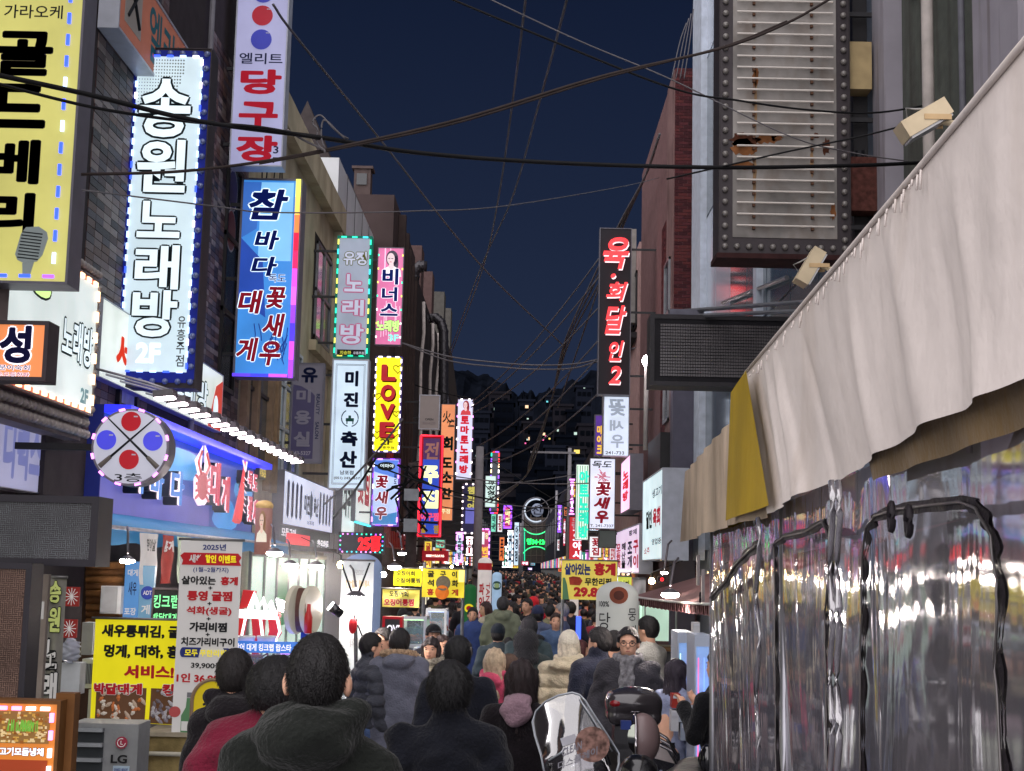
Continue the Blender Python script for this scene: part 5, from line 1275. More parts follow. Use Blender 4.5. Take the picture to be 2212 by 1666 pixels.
# --- the middle of the street
who('smiling man in a blue parka facing us near the green column', 1019, 1312, 25.5, hair='short', coat=(62, 80, 134), hem=.62, thick=1.2, puff=.02, rz=pi, features=True, arms='back', seed=13, collar='high', resb=.014, hands=False)
who('woman in a cream coat behind the blue parka', 1046, 1300, 28, hair='bob', hairc=(60, 34, 34), coat=(200, 186, 166), rz=1.9, features=True, seed=14, res=.02, resb=.016, hands=False)
who('man in a wide olive green parka walking away', 1084, 1289, 25, hair='short', hairc=(56, 52, 54), coat=(124, 130, 108), hooddown=True, hem=.42, thick=1.3, flare=.05, puff=.01, seed=15, res=.018, hands=False, face=False)
who('woman in a cream coat and black scarf carrying a cup', 1104, 1300, 26.5, hair='bob', hairc=(26, 20, 24), coat=(206, 198, 182), hem=.5, rz=2.2, features=True, arms='front', seed=16, scarf=True, scarfc=(30, 28, 32), res=.018, resb=.014)
who('man in black walking past, face turned right', 1136, 1292, 27, hair='short', coat=(30, 30, 36), rz=2.6, features=True, seed=17, res=.02, resb=.016, hem=.5, hands=False)
who('person in a dark teal jacket and knit cap, back to us', 1075, 1352, 18.6, hair='short', hat='beanie', hatc=(30, 38, 48), coat=(58, 70, 78), thick=1.25, hem=.75, seed=18, res=.017, face=False, hands=False, puff=.015)
who('child in a lime green jacket beside the knit cap', 1098, 1377, 20, hair='short', coat=(140, 190, 80), seed=19, res=.018, resb=.016, face=False, thick=1.2, hands=False)
who('woman with blonde streaked hair and a pink hooded jacket', 1070, 1402, 12.6, hair='long', hairvol=.02, hairc=(190, 168, 140), coat=(196, 76, 104), hem=.7, seed=20, res=.015, resh=.01, face=False, hands=False, hooddown=True, rz=-.3)
who('small child with brown hair and a navy top beside the blonde streaks', 1102, 1413, 13.2, hair='short', hairc=(84, 62, 50), coat=(44, 56, 84), seed=21, res=.015, resb=.014, rz=-1.2, features=True, hands=False)
who('person in a dark camouflage parka with a black fur hood up', 1136, 1360, 14.6, hair='none', hat='furhood', hatc=(46, 46, 50), coat=(56, 64, 64), hem=.55, thick=1.25, puff=.02, seed=22, res=.016, face=False, hands=False)
who('taller person in a charcoal coat with a fur collar ahead of the hood', 1142, 1334, 17, hair='short', hairvol=.02, hairc=(48, 46, 50), coat=(70, 84, 88), hooddown=True, fur=True, furc=(60, 60, 64), hem=.5, thick=1.2, seed=23, res=.018, face=False, hands=False)
who('person in a slate blue puffer with a navy cap', 1160, 1312, 23, hair='short', hat='beanie', hatc=(50, 56, 84), coat=(92, 100, 126), quilt=.12, puff=.05, thick=1.1, hem=.8, seed=24, res=.018, face=False, hands=False)
who('person with a bright red hood further down the crowd', 1150, 1291, 33, hair='none', hat='hood', hatc=(214, 40, 50), coat=(176, 30, 44), seed=25, res=.024, face=False, hands=False)
who('person in a khaki jacket walking away on the right', 1187, 1306, 26, hair='short', coat=(138, 134, 104), hem=.6, seed=26, res=.02, face=False, hands=False, thick=1.1)
who('grey haired man in a dark jacket in profile', 1211, 1303, 24.5, hair='short', hairc=(150, 146, 146), coat=(78, 86, 100), rz=1.4, features=True, seed=27, res=.02, resb=.015, hands=False)
who('man in a denim blue jacket walking towards us with hands in pockets', 1200, 1324, 22.5, hair='short', hairc=(48, 32, 28), coat=(84, 106, 140), trousers=(36, 46, 62), rz=pi, features=True, arms='pocket', hem=.84, seed=28, resb=.012, thick=1.05)
who('dark coated walker behind the grey haired man', 1232, 1300, 28, hair='short', coat=(44, 46, 60), seed=29, res=.02, face=False, hands=False)
# --- right foreground group
who('woman in a cream puffer jacket, white knit hat and white trousers', 1229, 1369, 13.6, hair='bob', hat='beanie', hatc=(206, 200, 184), hairc=(200, 190, 170), coat=(196, 184, 158), trousers=(178, 172, 160), quilt=.13, puff=.05, hem=.84, thick=1.05, hooddown=True, seed=30, res=.014, face=False, hands=False, loose=1.15, rz=-.15)
who('woman with short red brown hair in profile behind the white hat', 1254, 1383, 15, hair='bob', hairc=(84, 40, 40), coat=(70, 60, 66), rz=-1.3, features=True, seed=31, res=.018, resb=.013, hands=False)
who('woman with light brown hair peering past the black coat', 1268, 1394, 16, hair='long', hairc=(120, 90, 76), coat=(120, 100, 96), rz=2.2, features=True, seed=32, res=.018, resb=.013, hands=False)
who('man in a long black coat turned away beside the scarf man', 1293, 1356, 12.8, hair='short', hairvol=.015, coat=(44, 47, 62), hem=.45, thick=1.22, w=1.04, collar='high', seed=33, res=.014, resb=.012, face=False, hands=False, rz=.5, headturn=.5)
who('man with a shaved nape standing behind the black coat', 1327, 1362, 14.2, hair='short', coat=(66, 64, 68), seed=34, res=.018, resb=.014, face=False, hands=False, rz=-.3)
who('man in glasses, checked scarf and charcoal blazer looking at us', 1357, 1355, 12.2, hair='short', hairvol=.014, coat=(66, 64, 70), scarf=True, scarfc=(132, 130, 134), rz=pi-.1, features=True, glasses=True, hem=.7, thick=1.16, w=1.04, seed=35, res=.013, resb=.009, resh=.009)
who('stall keeper in a white sweater leaning over the counter', 1424, 1332, 14.6, hair='short', coat=(206, 204, 196), rz=.9, arms='reach', features=True, seed=36, res=.015, resb=.011, lean=.12, fold=.004)
who('woman bent over in a pale lilac coat at the glass cabinet', 1436, 1425, 11.6, hair='long', hairc=(52, 44, 56), coat=(160, 168, 200), hem=.55, lean=.14, seed=37, res=.016, face=False, hands=False, trousers=(40, 40, 48), rz=-.9)
who('person in black half hidden by the edge of the plastic tent', 1556, 1400, 9.6, hair='short', coat=(24, 24, 28), seed=38, res=.018, resb=.014, rz=.8, arms='phone', features=True)
who('vendor in black behind the small glass fish cases', 949, 1312, 20.5, hair='short', coat=(30, 28, 34), seed=39, res=.02, resb=.016, face=False, hands=False, rz=-.8)
who('person in a dark hat under the round lit sign', 1003, 1290, 31, hair='short', coat=(34, 30, 36), seed=40, res=.024, face=False, hands=False)
# --- the packed crowd down the street: one mesh per walker, shared shapes, own colours
def crowd_mesh(i):
    rr = random.Random(i); hood = i == 4; lng = i in (1, 3); w = rr.uniform(.95, 1.1); pf = rr.choice([0, .02, .03]); back = i % 2 == 0
    A = lambda p: smin(smin(cone(p, (0, 0, 1.28), (0, 0, .7), .17*w+pf, .16+pf, (1.12, .78, 1)), cone(p, (-.14, 0, 1.4), (.14, 0, 1.4), .075+pf, .075+pf), .07), np.minimum(cone(p, (-.2, 0, 1.38), (-.26, .03, .95), .065+pf, .05), cone(p, (.2, 0, 1.38), (.26, .03, .95), .065+pf, .05)), .03)
    Hd = lambda p: smin(ell(p, (0, .01, 1.6), (.076, .09, .115)), cone(p, (0, 0, 1.5), (0, 0, 1.4), .05, .06), .02)
    def Hr(p):
        d = ell(p, (0, -.015, 1.635), (.1, .112, .105)); d = np.maximum(d, -np.maximum(.045-p[..., 1], p[..., 2]-1.66))
        if lng: d = smin(d, cone(p, (0, -.05, 1.6), (0, -.07, 1.36), .09, .08, (1.1, .8, 1)), .03)
        else: d = np.maximum(d, 1.56-p[..., 2])
        return d
    T = lambda p: np.minimum(cone(p, (-.09, 0, .85), (-.1, -.08, .05), .09, .06), cone(p, (.09, 0, .85), (.1, .1, .05), .09, .06))
    fs = [A, Hr, Hd, T]
    v, f = nets(lambda p: np.minimum.reduce([g(p) for g in fs]), (-.38, -.3, 0), (.38, .3, 1.78), .036)
    c = v[f].mean(1); D = np.stack([g(c) for g in fs]); D[1] -= .012; mi = D.argmin(0)
    me = MB().add(v, f.tolist()).mesh('person', [cloth_mat('crowd_black', (48, 46, 54)), hair_mat((26, 22, 24)), skin_m, cloth_mat('crowd_trousers', (34, 34, 42))], None, True)
    me.polygons.foreach_set('material_index', mi.astype(np.int32)); return me
CM = [crowd_mesh(i) for i in range(5)]
ccols = [((46, 45, 52), 'black'), ((40, 40, 48), 'black'), ((58, 62, 82), 'dark navy'), ((84, 82, 88), 'charcoal'), ((46, 45, 52), 'black'), ((84, 84, 92), 'grey'), ((190, 180, 162), 'cream'), ((120, 104, 84), 'tan'), ((40, 36, 42), 'black'), ((54, 46, 50), 'dark brown'), ((214, 210, 206), 'white'), ((150, 60, 74), 'wine red'), ((196, 130, 130), 'pink'), ((70, 84, 110), 'blue'), ((96, 92, 70), 'olive')]
rr = random.Random(12); n = 0; y = 29.5
while y < 92 and n < 250:
    x = -2.6+rr.uniform(0, .5)
    while x < 2.6 and n < 250:
        if not (y < 33 and -1.6 < x < 1.5 and rr.random() < .6) and rr.random() < .86:
            hh = rr.uniform(1.55, 1.8); col, nm = ccols[rr.randrange(len(ccols))] if rr.random() < .85 else ccols[0]
            face = rr.random() < .3; yy = y+rr.uniform(-.3, .3)
            o = bpy.data.objects.new('person', CM[rr.randrange(5)]); COL.objects.link(o)
            o.location = (x, yy, gz(yy)); o.rotation_euler = (0, 0, (pi if face else 0)+rr.uniform(-.4, .4)); o.scale = (hh/1.74,)*3
            o.material_slots[0].link = 'OBJECT'; o.material_slots[0].material = cloth_mat('cloth_%d_%d_%d' % col, col)
            tag(o, 'distant %s in a %s coat %s in the packed crowd' % ('walker' if not face else 'pedestrian', nm, 'coming this way' if face else 'walking away'), 'person', 'distant crowd filling the street'); n += 1
        x += rr.uniform(.5, .85)
    y += rr.uniform(.8, 1.15)*(1+max(0, y-45)/40)

# beyond them the crowd reads as one mass
mb = MB(); mats_ = [cloth_mat('crowd_black', (36, 34, 40)), hair_mat((26, 22, 24)), skin_m, cloth_mat('mass_grey', (96, 94, 104)), cloth_mat('mass_cream', (190, 180, 162)), cloth_mat('mass_red', (170, 50, 60)), cloth_mat('mass_blue', (60, 74, 110))]
for k in range(330):
    y = 90+(rr.random()**1.3)*72; x = rr.uniform(-2.8, 2.7); z = gz(y); h_ = rr.uniform(1.5, 1.78); ci_ = rr.choice([0, 0, 0, 3, 3, 4, 5, 6])
    mb.cyl((x, y, z), (x, y, z+h_*.78), .22, .2, 6, ci_); mb.ball((x, y, z+h_*.8), (.22, .14, .1), 6, 4, ci_); fc_ = rr.random() < .4
    mb.ball((x, y, z+h_*.93), (.1, .1, .13), 6, 5, 1); mb.ball((x, y+(-.04 if fc_ else .04), z+h_*.915), (.08, .09, .1), 6, 5, 2)
mb.build('far_crowd', mats_, None, kind='stuff', label='mass of tiny heads filling the far end of the street')
tick('d_people')
# ------------------------------------------------------------------ plastic sided tent on the right
def vinyl(name, tint=(210, 206, 216), rough=.09, body=.16, scale=1.0, bumpk=.5):
    m = bpy.data.materials.new(name); m.use_nodes = True; t = m.node_tree; t.nodes.clear(); L = t.links.new; N = t.nodes.new
    o = N('ShaderNodeOutputMaterial'); tc = N('ShaderNodeTexCoord'); mp = N('ShaderNodeMapping'); L(tc.outputs['Object'], mp.inputs[0])
    mp.inputs['Scale'].default_value = (1.6*scale, 1.6*scale, .7*scale); nz = N('ShaderNodeTexNoise'); nz.inputs['Scale'].default_value = 1.5; nz.inputs['Detail'].default_value = 3; nz.inputs['Distortion'].default_value = 1.2
    L(mp.outputs[0], nz.inputs[0]); bp = N('ShaderNodeBump'); bp.inputs['Strength'].default_value = bumpk; bp.inputs['Distance'].default_value = .05; L(nz.outputs['Fac'], bp.inputs['Height'])
    b2 = bp
    gl = N('ShaderNodeBsdfGlossy'); gl.inputs['Roughness'].default_value = rough; gl.inputs['Color'].default_value = (1, 1, 1, 1); L(b2.outputs[0], gl.inputs['Normal'])
    tr = N('ShaderNodeBsdfTransparent'); tr.inputs[0].default_value = (*lin(tint), 1)
    df = N('ShaderNodeBsdfDiffuse'); df.inputs[0].default_value = (*lin((176, 170, 178)), 1)
    a = N('ShaderNodeMixShader'); a.inputs[0].default_value = body; L(tr.outputs[0], a.inputs[1]); L(df.outputs[0], a.inputs[2])
    fr_ = N('ShaderNodeFresnel'); fr_.inputs[0].default_value = 2.8; L(b2.outputs[0], fr_.inputs['Normal'])
    b = N('ShaderNodeMixShader'); L(fr_.outputs[0], b.inputs[0]); L(a.outputs[0], b.inputs[1]); L(gl.outputs[0], b.inputs[2]); L(b.outputs[0], o.inputs[0])
    MATS[name] = m; return m
vin = vinyl('clear_vinyl', body=.26, rough=.06, bumpk=.10)
TA = np.array([.0585, 1, 0]); TA = TA/np.linalg.norm(TA); TN = np.array([-1, .0585, 0]); TN = TN/np.linalg.norm(TN)
def PT(u, v, off=0):
    r = ray(u, v); return CAM + r*(.473/(r[0]-.0585*r[1])) + TN*off
def stain(m, rgb=(150, 122, 84), lo=.58, hi=.75, k=.6, sc=(1.2, 1.2, .35)):
    t = m.node_tree; L = t.links.new; b = t.nodes['Principled BSDF']; src = b.inputs['Base Color'].links[0].from_socket
    tc = t.nodes.new('ShaderNodeTexCoord'); mp = t.nodes.new('ShaderNodeMapping'); mp.inputs['Scale'].default_value = sc; nz = t.nodes.new('ShaderNodeTexNoise'); nz.inputs['Scale'].default_value = 2.2; nz.inputs['Detail'].default_value = 7
    L(tc.outputs['Object'], mp.inputs[0]); L(mp.outputs[0], nz.inputs[0]); mr = t.nodes.new('ShaderNodeMapRange'); mr.inputs['From Min'].default_value = lo; mr.inputs['From Max'].default_value = hi; mr.inputs['To Max'].default_value = k; L(nz.outputs['Fac'], mr.inputs[0])
    mx = t.nodes.new('ShaderNodeMix'); mx.data_type = 'RGBA'; L(mr.outputs[0], mx.inputs[0]); L(src, mx.inputs[6]); mx.inputs[7].default_value = (*lin(rgb), 1); L(mx.outputs[2], b.inputs['Base Color'])
tent = thing('market_tent', 'white canvas market tent with clear plastic walls filling the right edge', 'tent', (1.2, 4, 0))
can = cloth_mat('tent_canvas', (222, 212, 206), .8, .16, 1.3, .5, 0)
can2 = cloth_mat('tent_canvas_soiled', (206, 186, 164), .85, .35, 2.2, .35, 0)
stain(can, lo=.55, hi=.8, k=.45); stain(can2, (96, 76, 60), .5, .75, .6); stain(MATS['weathered_panel'], (96, 74, 54), .5, .75, .5, (2, 2, 1)); stain(MATS['white_pillar'], (80, 66, 60), .5, .75, .7, (3, 3, .25)); stain(crm, (120, 100, 76), .52, .75, .55, (.8, .8, .3)); stain(MATS['render_pink'], (70, 50, 50), .5, .7, .6, (1, 1, .3)); stain(MATS['grey_green_wall'], (52, 46, 42), .5, .75, .7, (2, 2, .2))
yel = cloth_mat('tent_lining_yellow', (176, 146, 20), .7, .2, 3, .2, 0)
def sheet(top, bot, nu, nv, disp, thick=0):
    """cloth between an upper and a lower edge (lists of world points), with folds"""
    def along(E_, t):
        L = np.array(E_); s_ = np.concatenate([[0], np.cumsum(np.linalg.norm(np.diff(L, axis=0), axis=1))]); s_ /= s_[-1]
        return np.array([np.interp(t, s_, L[:, k]) for k in range(3)])
    v = []
    for j in range(nv+1):
        for i in range(nu+1):
            s, t = i/nu, j/nv; a, b = along(top, s), along(bot, s); p = a*(1-t)+b*t
            v.append(p + TN*disp(s, t))
    f = [(j*(nu+1)+i, (j+1)*(nu+1)+i, (j+1)*(nu+1)+i+1, j*(nu+1)+i+1) for j in range(nv) for i in range(nu)]
    return MB().add(v, f)
_fr = random.Random(31); _FC = [(_fr.uniform(0, 1), _fr.uniform(.006, .022), _fr.uniform(-.03, .04), _fr.uniform(.003, .009)) for _ in range(26)]
def fold(s, t):
    d = .010*math.sin(s*9+1.3*math.sin(t*3)+1)*t+.003*math.sin(s*31+2*math.sin(s*9))*t
    for c, w, sk, a in _FC:                      # creases that fall from the eave and spread
        x = (s-c-sk*t)/(w*(.5+t)); d += a*math.exp(-x*x)*min(1, t*2.2)*(1 if a > .006 else -1)
    return d
sheet([PT(1846, 960, -.02), PT(2212, 770, -.02), PT(2600, 590, -.02)], [PT(1853, 1038, -.028), PT(2040, 968, -.028), PT(2212, 902, -.028), PT(2600, 770, -.028)], 40, 6, lambda s, t: .004*math.sin(s*30)).build('lining_shade_strip', cloth_mat('lining_shade_brown', (120, 98, 66), .85, .2, 3), tent, True)  # lining edge whose brown also carries the shadow under the valance
o = sheet([PT(1612, 806), PT(1700, 702), PT(1830, 550), PT(2000, 352), PT(2212, 100), PT(2600, -350)], [PT(1668, 1112), PT(1748, 1060), PT(1848, 1010), PT(1852, 1004), PT(2000, 925), PT(2212, 832), PT(2600, 650)], 150, 26, fold).build('valance', can, tent, True)
hm = MB(); hm.tube([PT(u, v, .004) for u, v in ((1612, 806), (1700, 702), (1830, 550), (2000, 352), (2212, 100), (2600, -350))], .005, 6); hm.build('eave_seam', can, tent, True)
st = MB()
for i in range(44):
    a = PT(1618+i*9+3*math.sin(i*3), 806-(i*9)*1.17+14, .01); st.tube([a, a-np.array([0, 0, .018+.012*math.sin(i*5)])+TN*.002], .0020, 4)
st.build('gathered_stitches', can, tent, True, kind='stuff')
sheet([PT(1480, 1022), PT(1530, 962), PT(1618, 868)], [PT(1474, 1172), PT(1560, 1140), PT(1652, 1118)], 60, 18, lambda s, t: .0+.014*math.sin(s*16+1)*t+.006*math.sin(s*45)).build('end_flap', can2, tent, True)
sheet([PT(1604, 848), PT(1640, 800)], [PT(1594, 1126), PT(1690, 1092)], 14, 22, lambda s, t: .040+.006*math.sin(s*5+.5)*t).build('yellow_fold', yel, tent, True)
sheet([PT(1510, 1090), PT(1600, 1050)], [PT(1512, 1176), PT(1610, 1142)], 20, 8, lambda s, t: -.10+.02*math.sin(s*9)).build('yellow_lining', yel, tent, True)
sheet([PT(1850, 900, -.3), PT(2212, 650, -.3), PT(2600, 400, -.3)], [PT(1852, 1035, -.25), PT(2212, 905, -.25), PT(2600, 760, -.25)], 30, 6, lambda s, t: .02*math.sin(s*14)).build('inner_lining_shade', cloth_mat('lining_shade_brown', (120, 98, 66), .85, .2, 3), tent, True)  # lining behind the valance, the shade there put into its brown
# roof planes and the back of the tent
e0, e1 = PT(1480, 1022, -.02), PT(2600, -350, -.02); rise = np.array([1.3, -.08, .75])
MB().add([e0, e1, e1+rise, e0+rise, e1+rise*[2, 2, 0], e0+rise*[2, 2, 0]], [(0, 1, 2, 3), (3, 2, 4, 5)]).build('roof', can, tent)
bw = MB(); b0_, b1_ = e0+rise*[2, 2, 0], e1+rise*[2, 2, 0]
bw.add([b0_, b1_, b1_*[1, 1, 0], b0_*[1, 1, 0]], [(0, 1, 2, 3)]); bw.build('back_wall', cloth_mat('tent_back_grey', (96, 92, 92), .85, .3, 1.5), tent)
# clear wall
_wr = random.Random(17); _WC = [(q, _wr.uniform(.0012, .004), _wr.uniform(-.010, .010), _wr.uniform(3, 9), _wr.uniform(0, 6)) for q in [0, .004, .009, .013, .018, .024, .03, .036, .045, .055, .06, .075, .095, .10, .105, .11, .16, .17, .175, .18, .2, .205, .21, .215, .235, .26, .29, .33, .42, .45, .455, .47, .52, .6, .7]]
def wall_disp(s, t):
    x = s*60
    d = -.05+.012*math.sin(x*.27+1.8*math.sin(t*2.6+x*.1))+.004*math.sin(x*.8+2.5*math.sin(t*3.1+x*.3))*math.sin(t*5+x*.2)
    for c, w, a, f_, ph in _WC:                  # sharp upright creases that wander
        y = (s-c-.004*math.sin(t*f_+ph))/w; d += a*math.exp(-y*y)*(.5+.5*math.sin(t*f_*1.7+ph*2))
    return d
sheet([PT(1515, 1155), PT(1700, 1070), PT(2212, 800), PT(2700, 580)], [PT(1545, 1668)*[1, 1, 0]+[0, 0, .02], PT(1750, 1900)*[1, 1, 0]+[0, 0, .02], PT(2212, 1900)*[1, 1, 0]+[0, 0, .02], PT(2700, 1900)*[1, 1, 0]+[0, 0, .02]], 560, 44, wall_disp).build('clear_wall', vin, tent, True)
zm = M('zipper_black', (34, 30, 34), .55, bump=.3); fl_m = vinyl('vinyl_strip', (200, 196, 200), .12, .35, 2)
def zip_(pts, w=.012, n=1):
    q = [PT(u, v, .035) for u, v in pts]; qq = []
    for a, b in zip(q[:-1], q[1:]):
        for t in np.arange(0, 1, .125): qq.append(a*(1-t)+b*t-TN*.03+np.array([0, .003*math.sin(t*5+a[2]*50), 0]))
    qq.append(q[-1]-TN*.03); L_, R_ = [], []; Zv = np.array([0, 0, 1.0])
    for k, p in enumerate(qq):                       # a flat zip tape sewn on the sheet
        d = _n(qq[min(k+1, len(qq)-1)]-qq[max(k-1, 0)]); sd = np.cross(TN, d); sd /= np.linalg.norm(sd)+1e-9; wv = TN*.004*math.sin(k*.9)
        L_.append(p+sd*w*1.5+wv); R_.append(p-sd*w*1.5-wv)
    n_ = len(qq); MB().add(L_+R_+[a-TN*.004 for a in L_]+[a-TN*.004 for a in R_], [(i, i+1, n_+i+1, n_+i) for i in range(n_-1)]+[(2*n_+i, 3*n_+i, 3*n_+i+1, 2*n_+i+1) for i in range(n_-1)]).build('zip_tape', zm, tent, True)
    MB().tube([p+TN*.004 for p in qq], w*.35, 5).build('zipper', M('zip_teeth', (96, 92, 92), .35, .6), tent, True)
zip_([(1684, 1720), (1682, 1500), (1680, 1250), (1678, 1175), (1700, 1160), (1745, 1150), (1785, 1128), (1800, 1165), (1797, 1260), (1790, 1330), (1793, 1450), (1797, 1720)], .0065)
zip_([(1868, 1720), (1868, 1500), (1872, 1330), (1872, 1210), (1882, 1140), (1900, 1115), (1950, 1100), (2020, 1092), (2090, 1085), (2125, 1100), (2155, 1160), (2170, 1260), (2165, 1450), (2185, 1720)], .0062)
zip_([(1538, 1291), (1572, 1258), (1590, 1225), (1618, 1196), (1640, 1178)], .012)
for u, v in ((1538, 1291), (2000, 1118), (2042, 1128)):
    c = PT(u, v, .05); MB().tube([c+TA*.012*math.cos(a)+np.array([0, 0, .02*math.sin(a)]) for a in np.linspace(0, 6.28, 12)], .005, 5).build('zipper_pull', zm, tent, True)
for u, v0, v1 in ((1700, 1174, 1166), (1905, 1132, 1128)):
    pass
for u in (1660, 1830, 1845):
    q = [PT(u+4*math.sin(k*.9), v, .03) for k, v in enumerate(np.linspace(1120 if u < 1700 else 1040, 1900, 26))]
    MB().tube(q, .007, 6).build('seam_ridge', fl_m, tent, True)
for u, v in ((1522, 1232), (1533, 1265)):
    c = PT(u, v, .03); MB().obox(c, TA*.035, TN*.006, np.array([0, 0, .07])).build('metal_clip', M('clip_steel', (110, 104, 104), .4, .7), tent)
for y_ in (1.6, 4.1, 6.75): 
    x_ = .473+.0585*y_+.05; MB().cyl((x_, y_, 0), (x_, y_, 2.5), .018, n=8).build('tent_pole', M('pole_steel', (150, 150, 156), .35, .8), tent, True)
# things inside the tent, dim through the plastic
t = thing('food_counter', 'long counter standing inside the plastic walled tent', 'counter', (1.9, 4, 0))
MB().bx(1.5, 2.2, 2, 6.4, 0, .95).build('cabinet', M('counter_dark', (70, 62, 60), .7, var=.3), t); MB().bx(1.44, 2.26, 1.9, 6.5, .95, 1.0).build('worktop', M('worktop_steel', (150, 146, 146), .3, .7), t)
# ------------------------------------------------------------------ scooter parked against the tent
sc = thing('motor_scooter', 'black delivery scooter with a scratched clear windshield and top box', 'scooter', (.62, 7.4, gz(7.4)))
blkp = M('scooter_black', (26, 26, 30), .25, .2, coat=.6); chrome = M('chrome', (190, 186, 190), .12, 1.0, var=.05)
gls = vinyl('windshield_clear', (205, 214, 226), .05, .07, .6, .03)
D = 6.9
outl = [(1180, 1690), (1168, 1630), (1155, 1590), (1150, 1562), (1158, 1538), (1178, 1517), (1205, 1503), (1236, 1496), (1252, 1501), (1264, 1513), (1282, 1542), (1302, 1572), (1320, 1600), (1337, 1628), (1338, 1650), (1325, 1690)]
cx_ = P(1245, 1600, D)
def wsp(u, v, o=0):
    p = P(u, v, D); k = (p[0]-cx_[0]); return np.array([p[0], D+1.6*k*k+(1.35-p[2])*-.22-o, p[2]])
rim = [wsp(u, v) for u, v in outl]
c0 = wsp(1246, 1600); mb = MB(); rings = [[c0*(1-t)+q*t for q in rim] for t in (.33, .66, 1.0)]
for r_ in rings:
    for i, q in enumerate(r_): q[1] = D+1.6*(q[0]-cx_[0])**2-(1.35-q[2])*.22
nR = len(rim); v = [c0]+[q for r_ in rings for q in r_]
f = [(0, 1+i, 1+(i+1) % nR) for i in range(nR)]
for k in (0, 1): f += [(1+k*nR+i, 1+(k+1)*nR+i, 1+(k+1)*nR+(i+1) % nR, 1+k*nR+(i+1) % nR) for i in range(nR)]
mb.add(v, f).build('windshield', gls, sc, True)
ws_rim = M('windshield_rim', (170, 176, 184), .2, .1)
MB().tube([wsp(u, v, .004) for u, v in outl], .005, 6).build('windshield_rim', ws_rim, sc, True)
MB().tube([wsp(u, v, .012) for u, v in ((1252, 1510), (1275, 1545), (1300, 1585), (1322, 1622))], .004, 5).build('windshield_rim', ws_rim, sc, True)
MB().tube([wsp(1184, 1640, .012), wsp(1293, 1575, .012)], .005, 6).build('support_bar', ws_rim, sc, True)
for q in (((1296, 1590), (1307, 1622), (1317, 1650)), ((1187, 1650), (1196, 1690))): 
    MB().tube([wsp(u, v, .016) for u, v in q], .006, 6).build('stay', blkp, sc, True)
    MB().ball(wsp(*q[0], .02), .012, 8, 6).build('stay_bolt', blkp, sc, True)
c = wsp(1278, 1605, .014); MB().cyl(c, c+np.array([0, -.003, 0]), .082, n=22).build('round_sticker', M('sticker_pinkish', (150, 116, 106), .6, var=.7, scale=40), sc)
MB().obox(wsp(1228, 1596, .012), (.035, 0, .012), (0, .001, 0), (-.006, 0, .018)).build('sticker', M('sticker_white', (196, 196, 204), .6), sc)
fw = Fr(wsp(1205, 1612, .015), (1, 0, .42), (0, -1, 0), .2, .11); letters(MB(), fw, 'CLEAN', .1, .1, .6, .45).build('sticker_lettering', M('sticker_grey', (150, 148, 158), .6), sc); letters(MB(), fw, '디스플레이', 0, .6, 1, .95).build('sticker_lettering', MATS['sticker_grey'], sc)
# top box
tb = np.array(P(1368, 1530, 8.1)); 
def tbx(p):
    q = p-tb; a = np.abs(q)
    d = np.sqrt((np.maximum(np.abs(q[..., 0])-.10, 0))**2+(np.maximum(np.abs(q[..., 1])-.09, 0))**2+(np.maximum(np.abs(q[..., 2]-.0)-.04, 0))**2)-.05
    d = smin(d, ell(p, tb+[0, 0, .035], (.15, .16, .085)), .03); return d + .004*(np.abs(q[..., 2]+.015) < .006)
nets_mb(tbx, tb-.22, tb+.22, .012).build('top_box', M('top_box_black', (58, 54, 58), .22, .1, coat=.7), sc, True)
MB().ball(tb+[-.1, -.13, .035], (.042, .02, .022), 10, 6).build('tail_reflector', M('reflector_red', (130, 22, 30), .15), sc, True)
MB().tube([tb+[.145*math.sin(a), -.145*math.cos(a), -.005] for a in np.linspace(-1.6, 1.6, 14)], .007, 6).build('box_trim', chrome, sc, True)
MB().bx(tb[0]-.11, tb[0]+.1, tb[1]-.1, tb[1]+.12, tb[2]-.3, tb[2]-.09).build('box_bracket', blkp, sc)
# large mirror with a brown shell
mc = np.array(P(1388, 1596, 7.0))
nets_mb(lambda p: np.maximum(ell(p, mc+[.0, .0, 0], (.085, .075, .122)), -(p[..., 0]-(mc[0]-.035))), mc-.16, mc+.16, .009).build('mirror_shell', M('mirror_shell_brown', (126, 106, 106), .35, var=.1), sc, True)
MB().cyl(mc+[-.034, -.012, 0], mc+[-.038, -.014, 0], .068, n=26).build('mirror_glass', M('mirror_silver', (210, 214, 220), .03, 1.0, var=.02), sc)
MB().tube([mc+[-.038, .072*math.cos(a)-.01, .118*math.sin(a)] for a in np.linspace(0, 6.283, 30)], .006, 6).build('mirror_rim', chrome, sc, True)
MB().tube([mc+[-.02, .02, -.1], mc+[-.03, .05, -.2], mc+[-.1, .15, -.3]], .01, 6).build('mirror_stem', blkp, sc, True)
MB().bx(mc[0]-.1, mc[0]-.05, mc[1]+.05, mc[1]+.1, mc[2]+.035, mc[2]+.075).build('phone_clamp', M('clamp_blue', (50, 66, 130), .5), sc)
